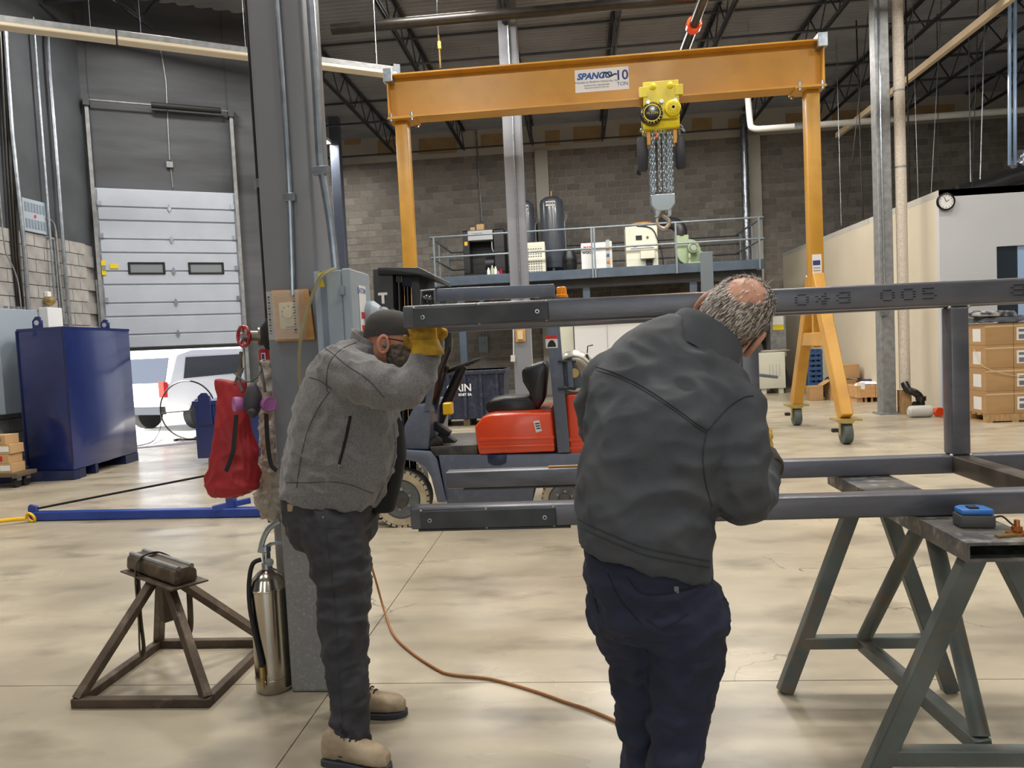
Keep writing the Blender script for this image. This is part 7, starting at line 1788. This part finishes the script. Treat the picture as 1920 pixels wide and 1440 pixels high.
# cuff of right sleeve, gloves
mb = MB(); hand(mb, J(1428, 862, 2.43), (.03, .55, .55), (0, .4, -1), (-1, .1, .1), .20, .095, .45, .046, .0145)
gB = organic(mb, 'glove', 'glove_yellow', pB, .005, 2, lambda p: .003 * ridge(p * 30) - .0015)
cw0 = J(1429, 868, 2.415); dc = V((.05, .6, .5)).normalized(); ux, wx = orth(dc)
MB().loft([ering(cw0 + dc * h_, ux * .055 * f_, wx * .055 * f_, 20) for h_, f_ in ((-.03, 1.12), (-.02, 1.15), (0, 1.05), (.03, .92))]).build('cuff', 'mill_brown', gB, ang=60)
q = J(1429, 838, 2.44); MB().sph(q, .03, 12, 8, (.55, .5, 1.0)).build('leather_panel', 'label_white', gB)
mb = MB(); hand(mb, J(1210, 902, 2.55), (.3, .6, -.1), (0, 0, -1), (1, -.3, 0), .19, .088, .2, .04, .0135)
organic(mb, 'glove', 'glove_yellow', pB, .005, 2, lambda p: .003 * ridge(p * 30) - .0015)
# trousers
mb = MB(); torso(mb, [((1130, 1180), (1362, 1190), .14), ((1116, 1140), (1366, 1158), .150), ((1102, 1095), (1354, 1115), .150), ((1092, 1050), (1338, 1085), .145), ((1090, 1020), (1334, 1068), .14)], [2.13] * 5)
limb(mb, RlegB); limb(mb, LlegB)
trB = organic(mb, 'trousers', 'trousers_b', pB, .0095, 4, fold(.021, (7, 7, 14), 41))
for nm, pts in (('pocket_seam', ((1168, 1068), (1200, 1110), (1250, 1113), (1320, 1098))), ('pocket_seam', ((1212, 1160), (1240, 1178), (1262, 1170), (1290, 1150))), ('seat_seam', ((1140, 1075), (1160, 1120), (1185, 1150), (1205, 1172))), ('pocket_edge', ((1098, 1080), (1112, 1110), (1122, 1150)))):
    seam(trB, nm, pts, .0022, 'shirt_black')
h = bvh(trB).ray_cast(CC, ray(1268, 1108).normalized())
if h[0] is not None: MB().obox(h[0] + h[1] * .002, X_ * .006, h[1] * .002, Z_ * .011).build('pocket_tab', 'ink_grey', trB)
mb = MB(); torso(mb, [((1095, 1048), (1330, 1096), .146), ((1094, 1030), (1330, 1078), .146), ((1096, 1010), (1325, 1060), .13)], [2.13] * 3)
organic(mb, 'shirt', 'trousers_b', pB, .011, 3, fold(.004, (8, 8, 8), 9))
xr_, xl_ = J(1262, 1560, 2.06).x, J(1208, 1545, 2.21).x
boot('boot', (xr_ - .01, 2.0, 0), (xr_ + .06, 2.29, 0), (xr_, 2.06, .2), pB, 'strap_black'); boot('boot', (xl_ - .03, 2.16, 0), (xl_ + .0, 2.45, 0), (xl_, 2.21, .2), pB, 'strap_black')
# head: ears, eyes, hair
ear(hcB, fb, ub, sb, pB, 'skin_b', HS); ear(hcB, fb, ub, -sb, pB, 'skin_b', HS); eyes(hcB, fb, ub, sb, pB, HS)
ns_ = sb if sb.x > 0 else -sb
MB().sph(hcB + ns_ * .082 * HS - ub * .01, .011, 10, 8).build('ear_plug', 'earbud', pB)
sk = hcB + (ub * .03 - fb * .012) * HS
A3, B3, H3 = .076 * HS, .098 * HS, .092 * HS
def scalp(th_, ph): return sk + (sb * math.cos(ph) * A3 + fb * math.sin(ph) * B3) * math.sin(th_) + ub * math.cos(th_) * H3
crown = (ub * .80 - fb * .55 - ns_ * .05).normalized()
def hairline(n_):
    # how far hair grows: back and sides down to the nape, front high, thin crown
    fr = n_.dot(fb); up_ = n_.dot(ub)
    return not (fr > .35 and up_ < .75) and up_ > -.75 - .1 * fr and not (abs(fr) < .5 and up_ < -.25 and abs(n_.dot(sb)) > .8)
cap_m = MB(); n_ = 28; rings = []
for j in range(1, 12):
    th_ = PI * .74 * j / 11; rings.append([])
    for k in range(n_):
        ph = 2 * PI * k / n_; p = scalp(th_, ph); nn_ = (p - sk).normalized()
        sc_ = 1.02 if hairline(nn_) and nn_.dot(crown) < .86 else .90
        rings[-1].append(sk + (p - sk) * sc_)
cap_m.loft(rings)
hr = cap_m.build('hair', 'hair_grey', pB, ang=80)
for mt, cnt, seed in (('hair_light', 3200, 1), ('hair_dark', 2200, 2)):
    R_ = random.Random(seed); m = MB()
    for i in range(cnt):
        th_ = math.acos(1 - R_.random() * 1.72); ph = R_.random() * 2 * PI
        p = scalp(th_, ph); n_v = ((p - sk)).normalized()
        if not hairline(n_v): continue
        bald = n_v.dot(crown)
        if bald > .84 and R_.random() < .9: continue
        p = sk + (p - sk) * 1.015
        flow = (-ub * .75 - fb * .55 + n_v * .25); flow = (flow - n_v * flow.dot(n_v) * .8 + V((R_.gauss(0, .13), R_.gauss(0, .13), R_.gauss(0, .13))))
        flow.normalize(); ln = (.022 + .018 * R_.random()) * (.7 if bald > .6 else 1)
        w_ = n_v.cross(flow).normalized() * (.0009 + .0007 * R_.random())
        a = p + flow * ln * .5 + n_v * .0055; b_ = p + flow * ln + n_v * .004
        o_ = len(m.v); m.v += [p - w_, p + w_, a + w_, a - w_, b_]; m.f += [(o_, o_ + 1, o_ + 2, o_ + 3), (o_ + 3, o_ + 2, o_ + 4)]
    ob = m.build('hair_strands', mt, hr, recalc=False, flat=True); ob['kind'] = 'stuff'
